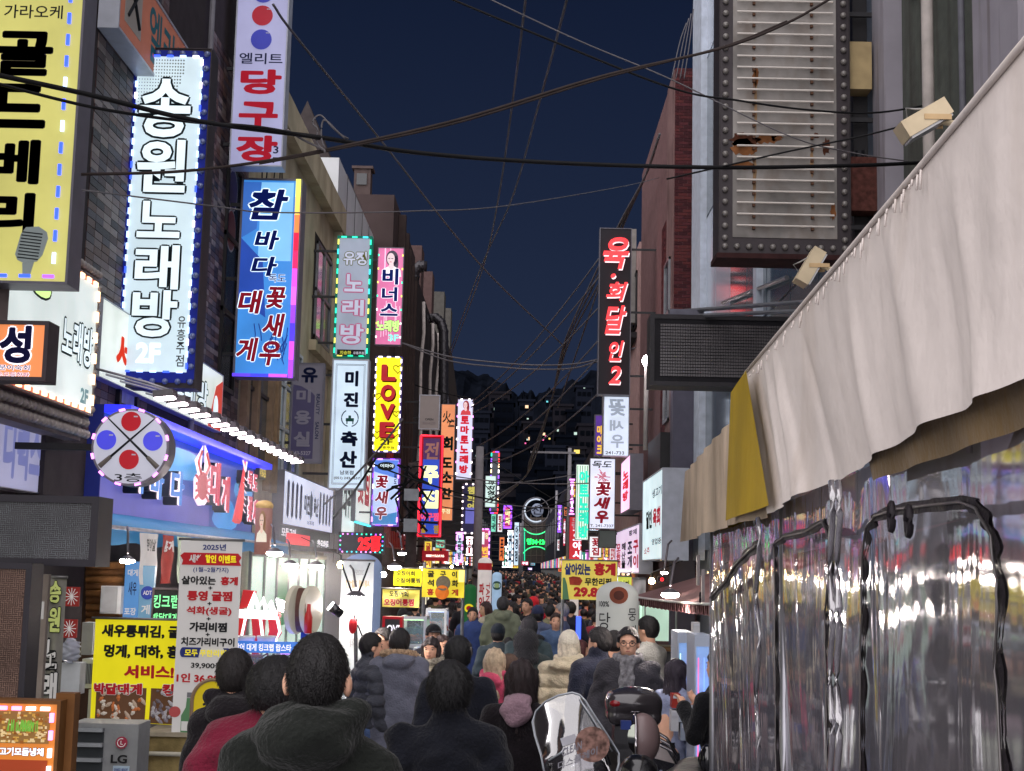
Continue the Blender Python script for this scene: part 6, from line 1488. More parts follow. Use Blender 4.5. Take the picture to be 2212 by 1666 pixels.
# handlebar, body, seat, rack, wheels
zt = gz(7.4)
MB().tube([(.3, 7.05, zt+1.0), (.42, 7.15, zt+1.04), (.55, 7.2, zt+1.02), (.75, 7.1, zt+1.0)], .016, 8).build('handlebar', blkp, sc, True)
for x_, y_ in ((.28, 7.04), (.77, 7.09)): MB().ball((x_, y_, zt+1.0), (.05, .03, .03), 10, 6).build('grip', blkp, sc, True)
body = lambda p: smin(smin(cone(p, (.45, 7.25, zt+.95), (.5, 7.3, zt+.35), .1, .13, (1.3, .7, 1)), cone(p, (.5, 7.35, zt+.3), (.85, 8.0, zt+.45), .12, .15, (1.1, 1, .8)), .08), cone(p, (.75, 7.7, zt+.62), (1.0, 8.3, zt+.68), .12, .12, (1.1, 1, 1)), .08)
nets_mb(body, (.15, 6.8, zt+.1), (1.3, 8.6, zt+1.15), .022).build('body', blkp, sc, True)
nets_mb(lambda p: smin(cone(p, (.72, 7.45, zt+.86), (.92, 7.9, zt+.9), .1, .11, (1.5, 1.2, .75)), cone(p, (.92, 7.9, zt+.93), (1.05, 8.25, zt+.96), .1, .1, (1.5, 1.2, .7)), .05)+wob(p, 16, .004), (.4, 7.2, zt+.65), (1.4, 8.5, zt+1.15), .018).build('seat', M('seat_black', (30, 28, 30), .45, bump=.3), sc, True)
for k in range(3):
    a0 = P(1402+k*6, 1572+k*16, 7.6); a1 = P(1440+k*6, 1595+k*14, 7.6); a2 = P(1462, 1630+k*10, 7.6); MB().tube([a0, a0*.6+a1*.4+[0, 0, .0], a1, a2], .009, 7).build('rack_bar', chrome, sc, True)
MB().poly([P(1402, 1600, 7.7), P(1440, 1620, 7.7), P(1458, 1650, 7.7), P(1405, 1636, 7.7)], .02, (0, 1, 0)).build('side_cover', M('side_cover_silver', (170, 160, 158), .2, .6), sc)
for (x_, y_) in ((.42, 6.95), (1.0, 8.35)):
    ax = _n(np.array([.9, -.45, 0])); c = np.array([x_, y_, zt+.25]); dr = _n(np.array([.45, .9, 0]))
    w = MB().tube([c+dr*.2*math.cos(a)+np.array([0, 0, .2*math.sin(a)]) for a in np.linspace(0, 6.283, 25)], .05, 8).build('wheel', M('tyre_black', (24, 24, 24), .8), sc, True)
    MB().cyl(c-ax*.03, c+ax*.03, .13, n=16).build('rim', chrome, w)
MB().ball(P(1275, 1662, 7.0), (.1, .12, .05), 12, 7).build('front_fender', blkp, sc, True)
MB().ball(P(1380, 1668, 6.6), (.09, .09, .08), 12, 8).build('storage_pod', blkp, sc, True)
MB().ball(P(1530, 1640, 7.0), (.05, .05, .07), 12, 8).build('helmet', M('helmet_gloss', (18, 18, 22), .08, coat=1), sc, True)
# ------------------------------------------------------------------ lamps
lampE = E('lamp_glow', (255, 244, 248), 60, var=.02); lampW = E('lamp_glow_warm', (255, 240, 230), 230, var=.02)
lbody = M('lamp_body_grey', (96, 92, 96), .4, .5)
def lamp(label, p, r=.09, m=None, hood=True, to=None, name='shop_lamp', group=None, flat=.35):
    p = np.array(p); t = thing(name, label, 'lamp', p, group)
    MB().ball(p, (r, r, r*flat), 14, 7).build('bulb', m or lampW, t, True)
    if hood: MB().lathe(p, [(r*.15, r*.7), (r*.45, r*.6), (r*.95, r*.25), (r*1.0, r*.18)], 16).build('shade', lbody, t, True)
    if to is not None: MB().tube([p+np.array([0, 0, r]), (p+np.array(to))/2+np.array([0, 0, .12]), np.array(to)], .012, 6).build('arm', lbody, t, True)
    return t
for u, v, d, lb, r in ((627, 1222, 17.5, 'shaded lamp left of the pair in the steam over the crab stall', .1), (683, 1224, 17.8, 'shaded lamp right of the pair in the steam over the crab stall', .1), (852, 1226, 18.5, 'lamp above the yellow squid banners', .09), (868, 1196, 20, 'small lamp hanging over the white wall behind the squid banners', .06),
                    (593, 1196, 15.5, 'flat pink-edged lamp under the cylinder poster light', .09), (768, 1293, 14.2, 'round bare floodlight on the banner stand', .11), (1448, 1285, 12.5, 'pink-edged lamp hanging below the sign box on the right', .08), (1435, 1238, 14, 'small lamp by the red digit box on the right', .035),
                    (275, 1212, 13.2, 'lamp at the end of a slanted arm by the log wall', .07)):
    p = P(u, v, d); lamp(lb, p, r, to=(p[0]+(-.1 if u < 1100 else .1), d+.3, p[2]+.32))
p = P(1397, 780, 30); t = lamp('single bright street lamp beside the dot matrix board', p, .1, m=lampE, hood=False, flat=1.25); MB().tube([p+np.array([0, 0, -.1]), p+np.array([0, .1, -1.9])], .05, 6).build('arm', pp, t, True)
# row of floodlights over the crab sign
root = thing('floodlight', 'first floodlight in the row over the blue crab restaurant sign', 'lamp', (-3.62, 14.3, 3.62), 'row of floodlights over the crab sign')
b_ = np.array([-3.62, 14.3, 3.62])
MB().obox(b_, (.10, 0, .012), (0, .11, 0), (-.005, 0, .035)).build('housing', lbody, root)
MB().obox(b_+[-.0, -.0, -.045], (.085, 0, .01), (0, .1, 0), (0, 0, .006)).build('glowing_panel', E('flood_glow', (255, 236, 240), 24, var=.02), root)
MB().tube([b_+[.05, 0, .04], b_+[-.2, 0, .12], (-4.48, 14.3, 3.9)], .014, 6).build('arm', M('arm_white', (176, 172, 182), .4, .3), root, True)
for i in range(1, 17): copy_thing(root, b_+[0, .54*i, 0], label='floodlight number %s along the row over the blue crab restaurant sign' % (['', 'two', 'three', 'four', 'five', 'six', 'seven', 'eight', 'nine', 'ten', 'eleven', 'twelve', 'thirteen', 'fourteen', 'fifteen', 'sixteen', 'seventeen'][i]))
# floodlight boxes, unlit, upper right
def flood_off(label, u, v, d, k, tilt):
    p = P(u, v, d); t = thing('security_floodlight', label, 'floodlight', p)
    cm = M('floodlight_cream', (196, 180, 150), .5, var=.15); c_, s_ = math.cos(tilt), math.sin(tilt)
    ax = np.array([c_, 0, s_])*.17*k; az = np.array([-s_, 0, c_])*.06*k
    MB().obox(p, ax, (0, .1*k, 0), az).build('housing', cm, t)
    MB().obox(p-az*1.15, ax*.93, (0, .09*k, 0), az*.13).build('lens', M('lens_glass', (170, 170, 170), .15), t)
    for s in (-1, 1): MB().obox(p+np.array([.07*k, s*.1*k, 0]), (.09*k, 0, 0), (0, .006, 0), (0, 0, .018*k)).build('bracket', M('bracket_tan', (186, 158, 118), .5), t)
    MB().tube([p+np.array([.1*k, 0, 0]), p+np.array([.3*k, 0, -.02]), p+np.array([.85*k, 0, .04])], .02*k, 6).build('arm', cm, t, True)
    MB().tube([p-ax*.5+az, p-ax*.3+az*2.2, p+az*1.6, p+ax*.5+az*.8], .007, 5).build('flex_lead', M('cable_pale', (150, 148, 146), .5), t, True)
flood_off('cream floodlight on the wall at the upper right above the tent', 1994, 262, 9.2, 1.0, .55); flood_off('smaller cream floodlight just below the dead bulb sign', 1748, 578, 12.5, 1.0, 1.05)
# ------------------------------------------------------------------ crab restaurant front
fr = FS(-4.36, 214, 545, 873, 1129, 0); fr.h = P(214, 875, fr.O[1])[2]-P(214, 1129, fr.O[1])[2]
s = sign('shop_sign', 'long blue crab and shrimp restaurant sign with raised outlined letters', fr, K('crab_blue', (34, 80, 176), .5), M('deep_blue_box', (50, 60, 150), .5, emit=.1), .14, .02)
fr.box(MB(), 0, .0, 1, .07, .02, .3).build('canopy_light', E('blue_cove', (44, 50, 235), 1.25), s)
fr.box(MB(), .004, .62, .62, .97, .006, .012).build('violet_print', K('violet_wash', (104, 104, 184), .6), s)
for x, y, rx, ry, c in ((.75, .75, .1, .2, (50, 150, 220)), (.42, .3, .16, .16, (70, 160, 215)), (.9, .35, .08, .22, (60, 150, 210)), (.68, .45, .05, .12, (150, 190, 170)), (.1, .3, .08, .25, (80, 150, 220))):
    opoly(fr, [(x+rx*math.cos(a)*(1+.2*math.sin(3*a)), y+ry*math.sin(a)) for a in np.linspace(0, 6.28, 18, endpoint=False)], .013, .003).build('sea_print', K('sea_%d' % c[0], c, .75), s)
shd = M('letter_side_dark', (34, 40, 52), .6)
rimw = E('letter_rim_white', (250, 226, 235), 1.1); lred = K('letter_coral', (196, 60, 80), .8); lblu = K('letter_azure', (76, 130, 200), .8)
for c, x0, y0, x1, y1, m_ in (('이', .07, .42, .12, .72, lblu), ('바', .16, .42, .225, .74, lblu), ('다', .27, .42, .345, .76, lblu), ('대', .52, .2, .59, .68, lred), ('게', .61, .32, .67, .74, lred), ('독', .83, .16, .87, .38, lred), ('도', .88, .18, .92, .4, lred), ('꽃', .84, .48, .88, .8, lred), ('새', .89, .5, .93, .82, lred), ('우', .94, .52, .98, .82, lred)):
    letters(MB(), fr, c, x0-.006, y0, x1-.006, y1, bold=.07, off=.015, thick=.16).build('letter_body', shd, s)
    letters(MB(), fr, c, x0, y0, x1, y1, bold=.07, off=.18, thick=.01).build('letter_rim', rimw, s)
    letters(MB(), fr, c, x0, y0, x1, y1, bold=.03, off=.195, thick=.01, grow=0).build('letter_face', m_, s)
def crab(fr, root, cx, cy, w, h, off, m1, m2):
    q = lambda X, Y: (cx+X*w, cy+Y*h)
    sh = [(-.5, .1), (-.3, -.1), (-.5, -.45), (-.25, -.7), (-.05, -.95), (-.12, -.5), (-.1, -.2), (.1, -.2), (.12, -.5), (.05, -1), (.3, -.75), (.5, -.4), (.3, -.1), (.52, .15), (.45, .6), (.2, .8), (-.2, .85), (-.45, .65)]
    opoly(fr, [q(*p) for p in sh], off, .012).build('crab_outline', m1, root)
    opoly(fr, [q(.8*math.cos(a)*.4, .25+.42*math.sin(a)) for a in np.linspace(0, 6.28, 16, endpoint=False)], off+.013, .008).build('crab_shell', m2, root)
    lg = MB()
    for sgn in (-1, 1):
        for k in range(4): lg.tube([fr.pt(*q(sgn*.2, .1+.14*k), off+.016), fr.pt(*q(sgn*.42, .0+.22*k), off+.016)], .02, 5)
        lg.tube([fr.pt(*q(sgn*.15, -.1), off+.016), fr.pt(*q(sgn*.35, -.4), off+.016), fr.pt(*q(sgn*.15, -.75), off+.016)], .025, 5)
    lg.build('crab_legs', m2, root, kind='stuff')
crab(fr, s, .455, .42, .11, .36, .2, rimw, K('crab_red', (190, 90, 90), .8))
fr.box(MB(), .955, .03, 1.02, .2, .1, .16).build('phone_plate', K('phone_dark', (50, 40, 20), .5), s); f2 = sub(fr, .955, .03, 1.02, .2, .165); put_text(f2, s, [('363-6256', .3, .2, .97, .85, K('amber_text', (230, 200, 70), 1)), ('예약', .03, .1, .25, .9, MATS['sign_amber_text'])])
sh_ = MB(); sh_.tube([fr.pt(.74, .82, .2), fr.pt(.76, .6, .2), fr.pt(.775, .35, .2), fr.pt(.79, .05, .2)], [.07, .06, .03, .012], 6); sh_.build('shrimp_body', K('shrimp_red', (226, 80, 70), .9), s)
sh_ = MB(); 
for k in range(6): sh_.tube([fr.pt(.757+.004*k, .62-.07*k, .22), fr.pt(.80, .7-.08*k, .22)], .01, 4)
for k in range(2): sh_.tube([fr.pt(.785, .2, .22), fr.pt(.74+.06*k, -.02, .22)], .012, 4)
sh_.build('shrimp_legs', rimw, s)
# blue awning with hanging banners
aw = thing('awning', 'sky blue awning with a scalloped edge under the crab sign', 'awning', (-4, 16, 2.4))
yA, yB = 12.7, 23.2; zA = 2.45
mb = MB(); n_ = 34
v = []; 
for i in range(n_+1):
    y_ = yA+(yB-yA)*i/n_; dz = .02*math.sin(i*1.9)
    v += [(-4.4, y_, zA), (-3.75, y_, zA-.2+dz), (-3.73, y_, zA-.36-.02*math.sin(i*1.3))]
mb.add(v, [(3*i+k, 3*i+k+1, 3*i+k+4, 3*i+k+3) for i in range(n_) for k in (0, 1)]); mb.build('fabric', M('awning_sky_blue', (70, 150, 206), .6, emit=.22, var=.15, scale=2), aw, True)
MB().tube([(-3.72, yA, zA-.21), (-3.72, yB, zA-.21)], .02, 6).build('front_tube', M('tube_white2', (196, 196, 200), .4, .3), aw, True)
def banner(label, fr, mat_, text=(), wave=.015, cat='banner', name='hanging_banner', group=None, rod=True, seed=0, extra=None, shade=None):
    """cloth banner: a rippled sheet, its printing laid on it, a rod"""
    root = thing(name, label, cat, fr.pt(.5, 1), group); nx, ny = 14, 14; rr = random.Random(seed); ph = rr.uniform(0, 6)
    W_ = lambda fx, fy: wave*math.sin(fx*9+ph+2*fy)*(.3+fy)+wave*.5*math.sin(fy*7+ph+fx*4)
    v = [fr.pt(i/nx, j/ny, W_(i/nx, j/ny)) for j in range(ny+1) for i in range(nx+1)]
    f = [(j*(nx+1)+i, (j+1)*(nx+1)+i, (j+1)*(nx+1)+i+1, j*(nx+1)+i+1) for j in range(ny) for i in range(nx)]
    MB().add(v, f).build('cloth', mat_, root, True)
    n0 = len(COL.objects)
    put_text(fr, root, text)
    if extra: extra(fr, root)
    for o in root.children:                       # let the print follow the ripples
        if o.type == 'MESH' and not o.name.startswith('cloth'):
            me = o.data; co = np.zeros(len(me.vertices)*3); me.vertices.foreach_get('co', co); co = co.reshape(-1, 3); off = rootloc(root)
            p = co+off-fr.O; fx = p@fr.ex/fr.w; fy = -(p@fr.up)/fr.h
            co += np.outer([W_(a, b)+.004 for a, b in zip(fx, fy)], fr.n); me.vertices.foreach_set('co', co.ravel()); me.update()
    if rod: MB().tube([fr.pt(-.04, -.005, 0), fr.pt(1.04, -.005, 0)], .012, 6).build('rod', M('rod_grey', (120, 118, 118), .4, .5), root, True)
    return root
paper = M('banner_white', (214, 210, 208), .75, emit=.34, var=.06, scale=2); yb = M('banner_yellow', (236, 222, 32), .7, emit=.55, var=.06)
kred = ink('banner_red', (186, 36, 44), .3); kblk = ink('banner_black', (40, 40, 44), .05); knavy = ink('banner_navy', (48, 60, 128), .2); kyel = ink('banner_gold', (232, 214, 40), .6)
for i, (y0_, w_, m_, tx) in enumerate(((13.9, .55, paper, '완전박살'), (14.7, .5, M('print_red_crab', (170, 60, 54), .7, emit=.3, var=.6, scale=7), '홍게'), (15.4, .55, M('print_green_shrimp', (186, 200, 176), .7, emit=.3, var=.4, scale=5), '새우'), (16.1, .5, MATS['print_red_crab'], '대게'))):
    f_ = Fr((-3.68, y0_, zA-.24), (0, 1, 0), (1, 0, 0), w_*1.15, .5)
    banner('%s banner hanging from the blue awning' % ('white banner with black lettering, first', 'red crab print banner, second', 'pale green shrimp print banner, third', 'red crab print banner, last')[i] + '', f_, m_, [(tx, .2, .1, .85, .35, kblk if i == 0 else paper, dict(bold=.04))], .02, seed=i, rod=False)
def patch(fr, x0, y0, x1, y1, off, n=14):
    v = [fr.pt(x0+(x1-x0)*i/n, y0+(y1-y0)*j/n, off) for j in range(n+1) for i in range(n+1)]
    return MB().add(v, [(j*(n+1)+i, (j+1)*(n+1)+i, (j+1)*(n+1)+i+1, j*(n+1)+i+1) for j in range(n) for i in range(n)])
# 2025 menu banner
fr = FP(381, 1168, 514, 1590, 12.0); Y = lambda v: (v-1168)/422; X = lambda u, v: (u-(383-(v-1168)*.05+8))/133
rib = kred
def ex(fr, root):
    opoly(fr, [(.0, Y(1202)), (.06, Y(1195)), (.94, Y(1195)), (1.0, Y(1204)), (.96, Y(1212)), (1.0, Y(1222)), (.03, Y(1222)), (.05, Y(1212))], .002, .002).build('ribbon_print', rib, root)
    opoly(fr, [(.12+.05*math.cos(a) if math.cos(a) < 0 else .84+.05*math.cos(a), Y(1412)+.026*math.sin(a)) for a in np.linspace(0, 6.28, 24, endpoint=False)], .002, .002).build('pill_print', knavy, root)
    bt = ink('bottle_print_green', (96, 140, 100), .25)
    opoly(fr, [(.22, Y(1510)), (.3, Y(1510)), (.31, Y(1530)), (.38, Y(1548)), (.38, Y(1588)), (.14, Y(1588)), (.14, Y(1548)), (.21, Y(1530))], .002, .002).build('bottle_print', bt, root)
    opoly(fr, [(.22, Y(1498)), (.3, Y(1498)), (.3, Y(1509)), (.22, Y(1509))], .002, .002).build('bottle_cap_print', ink('cap_grey', (120, 120, 124)), root)
    opoly(fr, [(.15, Y(1560)), (.37, Y(1560)), (.37, Y(1580)), (.15, Y(1580))], .005, .002).build('bottle_label_print', paper, root)
    opoly(fr, [(.04+.09*math.cos(a), Y(1540)+.028*math.sin(a)) for a in np.linspace(0, 6.28, 16, endpoint=False)], .002, .002).build('badge_print', ink('badge_red', (196, 90, 90), .2), root)
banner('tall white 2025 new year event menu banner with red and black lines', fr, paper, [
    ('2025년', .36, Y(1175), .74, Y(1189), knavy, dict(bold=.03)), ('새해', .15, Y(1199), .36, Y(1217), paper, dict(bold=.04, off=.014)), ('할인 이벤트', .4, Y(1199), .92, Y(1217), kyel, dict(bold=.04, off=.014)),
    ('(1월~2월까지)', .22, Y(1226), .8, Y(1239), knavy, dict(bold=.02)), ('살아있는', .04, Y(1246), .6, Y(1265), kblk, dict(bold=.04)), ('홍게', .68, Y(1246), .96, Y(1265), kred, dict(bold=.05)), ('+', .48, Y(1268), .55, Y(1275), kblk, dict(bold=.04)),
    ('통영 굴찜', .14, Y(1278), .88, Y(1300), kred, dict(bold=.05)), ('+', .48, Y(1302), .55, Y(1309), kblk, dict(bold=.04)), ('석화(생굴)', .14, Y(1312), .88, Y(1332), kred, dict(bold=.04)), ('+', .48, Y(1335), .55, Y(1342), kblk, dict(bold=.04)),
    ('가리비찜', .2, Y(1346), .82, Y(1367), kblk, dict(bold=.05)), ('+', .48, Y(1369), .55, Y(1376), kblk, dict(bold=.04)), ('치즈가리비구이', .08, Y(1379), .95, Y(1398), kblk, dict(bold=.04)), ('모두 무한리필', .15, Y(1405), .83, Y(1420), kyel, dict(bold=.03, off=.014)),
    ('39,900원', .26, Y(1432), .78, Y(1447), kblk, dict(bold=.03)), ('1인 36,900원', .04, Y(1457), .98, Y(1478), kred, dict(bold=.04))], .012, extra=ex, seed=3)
# yellow service banner
fr = FP(199, 1338, 390, 1563, 12.6); Y = lambda v: (v-1338)/225; X = lambda u: (u-199)/191
def ex(fr, root):
    for x0, x1 in ((.06, .62), (.67, 1.0)):
        patch(fr, x0, Y(1487), x1, .995, .004).build('photo_print', ink('photo_brown', (120, 84, 60), .2), root)
        rr = random.Random(int(x0*100)); mbs = [MB(), MB(), MB()]
        for k in range(34):
            a = rr.uniform(x0+.03, x1-.05); b = rr.uniform(Y(1492), .97); q = mbs[k % 3]; dx, dy = rr.uniform(-.02, .09), rr.uniform(-.09, .09)
            a2 = min(max(a+dx, x0), x1); b2 = min(max(b+dy, Y(1490)), .99); q.tube([fr.pt(a, b, .006), fr.pt((a+a2)/2, (b+b2)/2, .009), fr.pt(a2, b2, .006)], [.008, .018, .006], 5)
        for k, c in enumerate([(226, 214, 200), (200, 176, 156), (206, 120, 70)] if x0 < .5 else [(190, 184, 190), (150, 140, 150), (120, 110, 118)]): mbs[k].build('crab_leg_print', ink('crab_print_%d_%d' % (k, c[0]), c, .25), root)
wht = dict(bold=.05)
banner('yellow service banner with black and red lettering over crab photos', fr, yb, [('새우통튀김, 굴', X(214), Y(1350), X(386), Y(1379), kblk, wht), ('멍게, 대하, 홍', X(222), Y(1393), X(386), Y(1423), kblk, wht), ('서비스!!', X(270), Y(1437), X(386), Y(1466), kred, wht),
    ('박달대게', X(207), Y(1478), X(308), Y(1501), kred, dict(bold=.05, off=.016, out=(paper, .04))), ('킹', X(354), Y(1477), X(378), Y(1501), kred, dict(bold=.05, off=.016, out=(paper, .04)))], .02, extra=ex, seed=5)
# log wall, cabinets, small signs at the lower left
t = thing('log_wall', 'brown log cabin wall beside the crab restaurant door', 'wall', (-3.6, 14.2, 1))
for i in range(9):
    a = P(187, 1222+15*i, 14.2); b = P(268, 1222+15*i, 14.2); MB().cyl(a, b, .036, n=10).build('log', M('log_brown_%d' % (i % 2), ((132, 90, 52), (108, 72, 42))[i % 2], .7, var=.35, scale=8, bump=.3), t, True)
a = P(187, 1210, 14.3); b = P(270, 1560, 14.3); MB().bx(a[0], b[0], 14.25, 14.35, b[2], a[2]).build('backing', M('backing_dark', (60, 44, 34), .9), t)
def cab(label, u0, v0, u1, v1, d, dep, m, name='cabinet', cat='cabinet', slats=0, sm=None):
    a = P(u0, (v0+v1)/2, d); b = P(u1, (v0+v1)/2, d); zt_ = P((u0+u1)/2, v0, d)[2]; zb_ = P((u0+u1)/2, v1, d)[2]
    t = thing(name, label, cat, ((a[0]+b[0])/2, d, zb_)); MB().bx(a[0], b[0], d, d+dep, zb_, zt_).build('case', m, t)
    f = Fr((a[0], d, zt_), (1, 0, 0), (0, -1, 0), b[0]-a[0], zt_-zb_)
    return t, f
white_ac = M('ac_white', (186, 190, 186), .5, var=.1, bump=.1); grey_ac = M('ac_grey', (136, 138, 140), .5, var=.15, bump=.1)
t, f = cab('white wall speaker box on the log wall', 217, 1266, 261, 1326, 13.9, .2, M('speaker_white', (190, 192, 196), .5), 'speaker', 'speaker'); f.box(MB(), .04, .03, .82, .96, .003, .012).build('grille', M('speaker_grille', (150, 152, 156), .6), t)
for i, (u0, v0, u1, v1) in enumerate(((176, 1424, 212, 1487), (190, 1490, 236, 1552))):
    t, f = cab(('upper white air conditioner behind the yellow banner', 'lower white air conditioner by the steel steps')[i], u0, v0, u1, v1, 12.9, .3, white_ac, 'air_conditioner', 'air conditioner')
    g = MB()
    for k in range(8): f.box(g, .25+.09*k, .15, .28+.09*k, .85, .004, .014)
    g.build('grille', M('grille_dark', (54, 58, 62), .6), t)
t, f = cab('grey cabinet behind the yellow banner rod', 176, 1345, 200, 1415, 13, .2, grey_ac)
gd0 = gz(11)
a = P(153, 1562, 11); b = P(300, 1562, 11); t = thing('air_conditioner', 'grey outdoor air conditioner with a red round logo at the lower left', 'air conditioner', ((a[0]+b[0])/2, 11, gd0))
f = Fr((a[0], 11, a[2]), (1, 0, 0), (0, -1, 0), b[0]-a[0], a[2]-gd0)
MB().bx(a[0], b[0], 11.003, 11.35, gd0, a[2]).build('case', grey_ac, t)
for k in range(8): f.box(MB(), .0, .03+.115*k, .5, .06+.115*k, .0, .05).build('louvre', M('louvre_steel', (150, 154, 160), .35, .5), t)
f.box(MB(), .01, .03, .5, .98, .001, .004).build('grille_back', M('grille_dark', (54, 58, 62), .6), t)
disc(f, .77, .14, .045, M('logo_crimson', (150, 30, 60), .4), t, 'logo'); 
q = MB(); c = f.pt(.77, .14, .02); q.tube([c+np.array([.03*math.cos(a), 0, .03*math.sin(a)]) for a in np.linspace(1.2, 6.2, 14)], .003, 4); q.tube([c+np.array([-.004, 0, .014]), c+np.array([-.004, 0, -.012]), c+np.array([.01, 0, -.012])], .003, 4); q.build('logo_line', paper, t)
put_text(f, t, [('LG', .62, .235, .86, .3, kblk, dict(bold=.03)), ])
f.box(MB(), .66, .32, .9, .44, .003, .006).build('rating_label', M('label_pale_blue', (170, 190, 206), .5), t); put_text(f, t, [('인버터 에어컨', .68, .335, .88, .375, knavy, dict(off=.01)), ('주의 경고', .68, .39, .88, .425, knavy, dict(off=.01))])
t, f = cab('stained yellow concrete trough below the service banner', 306, 1588, 408, 1720, 12, .5, M('trough_stained', (150, 132, 88), .9, var=.6, scale=4, bump=.5), 'water_trough', 'trough')
f.box(MB(), -.02, -.05, 1.02, .02, -.5, .03).build('rim', M('trough_rim', (160, 150, 130), .8, var=.4), t); MB().tube([f.pt(.05, .3, .04), f.pt(.95, .3, .04)], .02, 6).build('pipe', M('pipe_white', (180, 176, 160), .6, var=.3), t, True); MB().tube([f.pt(.1, 0, .04), f.pt(.1, 1, .04)], .02, 6).build('pipe', MATS['pipe_white'], t, True)
# clear bag over a white basket
t, f = cab('white plastic basket with a clear bag on top', 132, 1432, 172, 1500, 11.5, .15, M('basket_white', (190, 194, 198), .5), 'basket', 'basket')
rr = random.Random(3); q = P(152, 1405, 11.5); nets_mb(lambda p: ell(p, q, (.085, .09, .1))+.012*np.sin(p[..., 0]*70+3*np.sin(p[..., 2]*50))*np.sin(p[..., 2]*60), q-.15, q+.15, .009).build('clear_bag', M('bag_clear', (200, 206, 220), .1, alpha=.55), t, True)
# steel board leaning + vertical karaoke banner + posters
banner('narrow vertical banner with big karaoke syllables by the lower left post', FP(97, 1248, 136, 1520, 10.2), M('banner_grey', (150, 148, 140), .7, var=.2), [('송', .1, .03, .75, .2, M('lime_pale', (206, 216, 130), .6, emit=.3), dict(bold=.04, out=(kblk, .04))), ('원', .15, .24, .8, .43, M('lime_pale2', (206, 216, 130), .6, emit=.3), dict(bold=.04, out=(kblk, .04))), ('노', .1, .5, .75, .72, paper, dict(bold=.04, out=(kblk, .05))), ('래', .1, .76, .8, .97, paper, dict(bold=.04, out=(kblk, .05)))], .01, seed=8)
fr = FP(60, 1240, 97, 1512, 9.8); t = thing('wall_board', 'stained pale board with a yellow exclamation mark beside the upright LED board', 'board', fr.pt(.5, 1)); fr.box(MB(), 0, 0, 1, 1, -.05, 0).build('board', M('board_stained', (160, 148, 140), .8, var=.25), t)
put_text(fr, t, [('!', .1, .12, .42, .36, M('yellow_mark', (230, 222, 40), .5, emit=.5), dict(bold=.06, out=(kblk, .05)))]); fr.box(MB(), .35, .22, .85, .36, .003, .006).build('paper_notice', paper, t)
for i, (u0, v0, u1, v1) in enumerate(((139, 1268, 171, 1310), (134, 1338, 166, 1378))):
    fr = FP(u0, v0, u1, v1, 11.2); t = thing('poster', ('upper red poster by the lower left post', 'lower red poster by the lower left post')[i], 'poster', fr.pt(.5, 1)); fr.box(MB(), 0, 0, 1, 1, -.02, 0).build('board', M('poster_red', (170, 50, 46), .6, var=.5, scale=12, emit=.15), t)
    q = MB(); rr = random.Random(i)
    for k in range(12): q.tube([fr.pt(.5, .5, .004), fr.pt(.5+.45*math.cos(k*.52), .5+.45*math.sin(k*.52), .004)], .003, 4)
    q.build('crab_leg_print', paper, t)
for i, (u0, v0, u1, v1, c, tx, k) in enumerate(((268, 1213, 300, 1335, (74, 130, 190), '바다횟집', 'tall blue printed panel right of the log wall'), (301, 1222, 332, 1335, (96, 140, 170), '게', 'pale teal panel with a round blue sticker beside the king crab board'))):
    fr = FP(u0, v0, u1, v1, 14.0); t = thing('upright_sign', k, 'sign', fr.pt(.5, 1)); fr.box(MB(), 0, 0, 1, 1, -.06, 0).build('board', K('panel_%d' % i, c, .5), t)
    if i: disc(fr, .6, .52, .065, ink('sticker_navy', (40, 60, 150), .4), t, 'sticker'); put_text(fr, t, [('ADT', .3, .48, .9, .56, paper, dict(off=.02)), (tx, .2, .75, .8, .93, paper)])
    else: put_text(fr, t, [('대게', .2, .14, .9, .26, paper), ('새우', .3, .36, .85, .6, navy), ('포장', .1, .82, .9, .95, paper)])
fr = FP(328, 1270, 388, 1346, 13.6); s = sign('menu_board', 'black menu board with green handwritten king crab lettering', fr, M('board_black', (22, 26, 26), .5), dark_box, .06, .02, cat='menu board')
grn = E('neon_green_hand', (120, 230, 150), .95); put_text(fr, s, [('킹크랩', .04, .2, .96, .58, grn, dict(bold=.02)), ('박달대게', .04, .72, .96, .96, grn, dict(bold=.02))])
# bottom left lit menu stand and yellow arched board
fr = FP(-30, 1512, 128, 1700, 8.2); s = sign('menu_stand', 'orange lit menu stand with a noodle photo at the bottom left corner', fr, K('menu_orange', (206, 120, 40), .8), M('stand_wood', (120, 80, 44), .6), .12, .02, cat='menu stand')
fr.box(MB(), .16, .13, .86, .5, .006, .01).build('photo_print', ink('food_brown', (150, 110, 60), .5), s)
rr = random.Random(8); mbs = [MB() for _ in range(4)]
for k in range(120):
    a = rr.uniform(.17, .85); b = rr.uniform(.14, .49); q = mbs[k % 3]; q.obox(fr.pt(a, b, .013), fr.ex*rr.uniform(.004, .012), fr.n*.002, fr.up*rr.uniform(.003, .008))
for k in range(40): a = rr.uniform(.3, .7); mbs[3].tube([fr.pt(a, .24+rr.uniform(-.02, .02), .016), fr.pt(a+rr.uniform(-.03, .03), .36, .018)], .0025, 4)
for k, c in enumerate([(226, 200, 150), (150, 90, 40), (206, 160, 80), (120, 180, 70)]): mbs[k].build('food_print', ink('food_%d' % k, c, .6), s, kind='stuff')
put_text(fr, s, [('고기모듬냉채', .2, .55, .8, .64, wo2, dict(bold=.04, out=(kblk, .05)))]); fr.box(MB(), .16, .69, .86, .95, .006, .01).build('photo_print', ink('food_red', (170, 70, 40), .5), s)
leds(fr, s, [led_pink, led_white], .045, .1, (.05, .02), .02, 'tr')
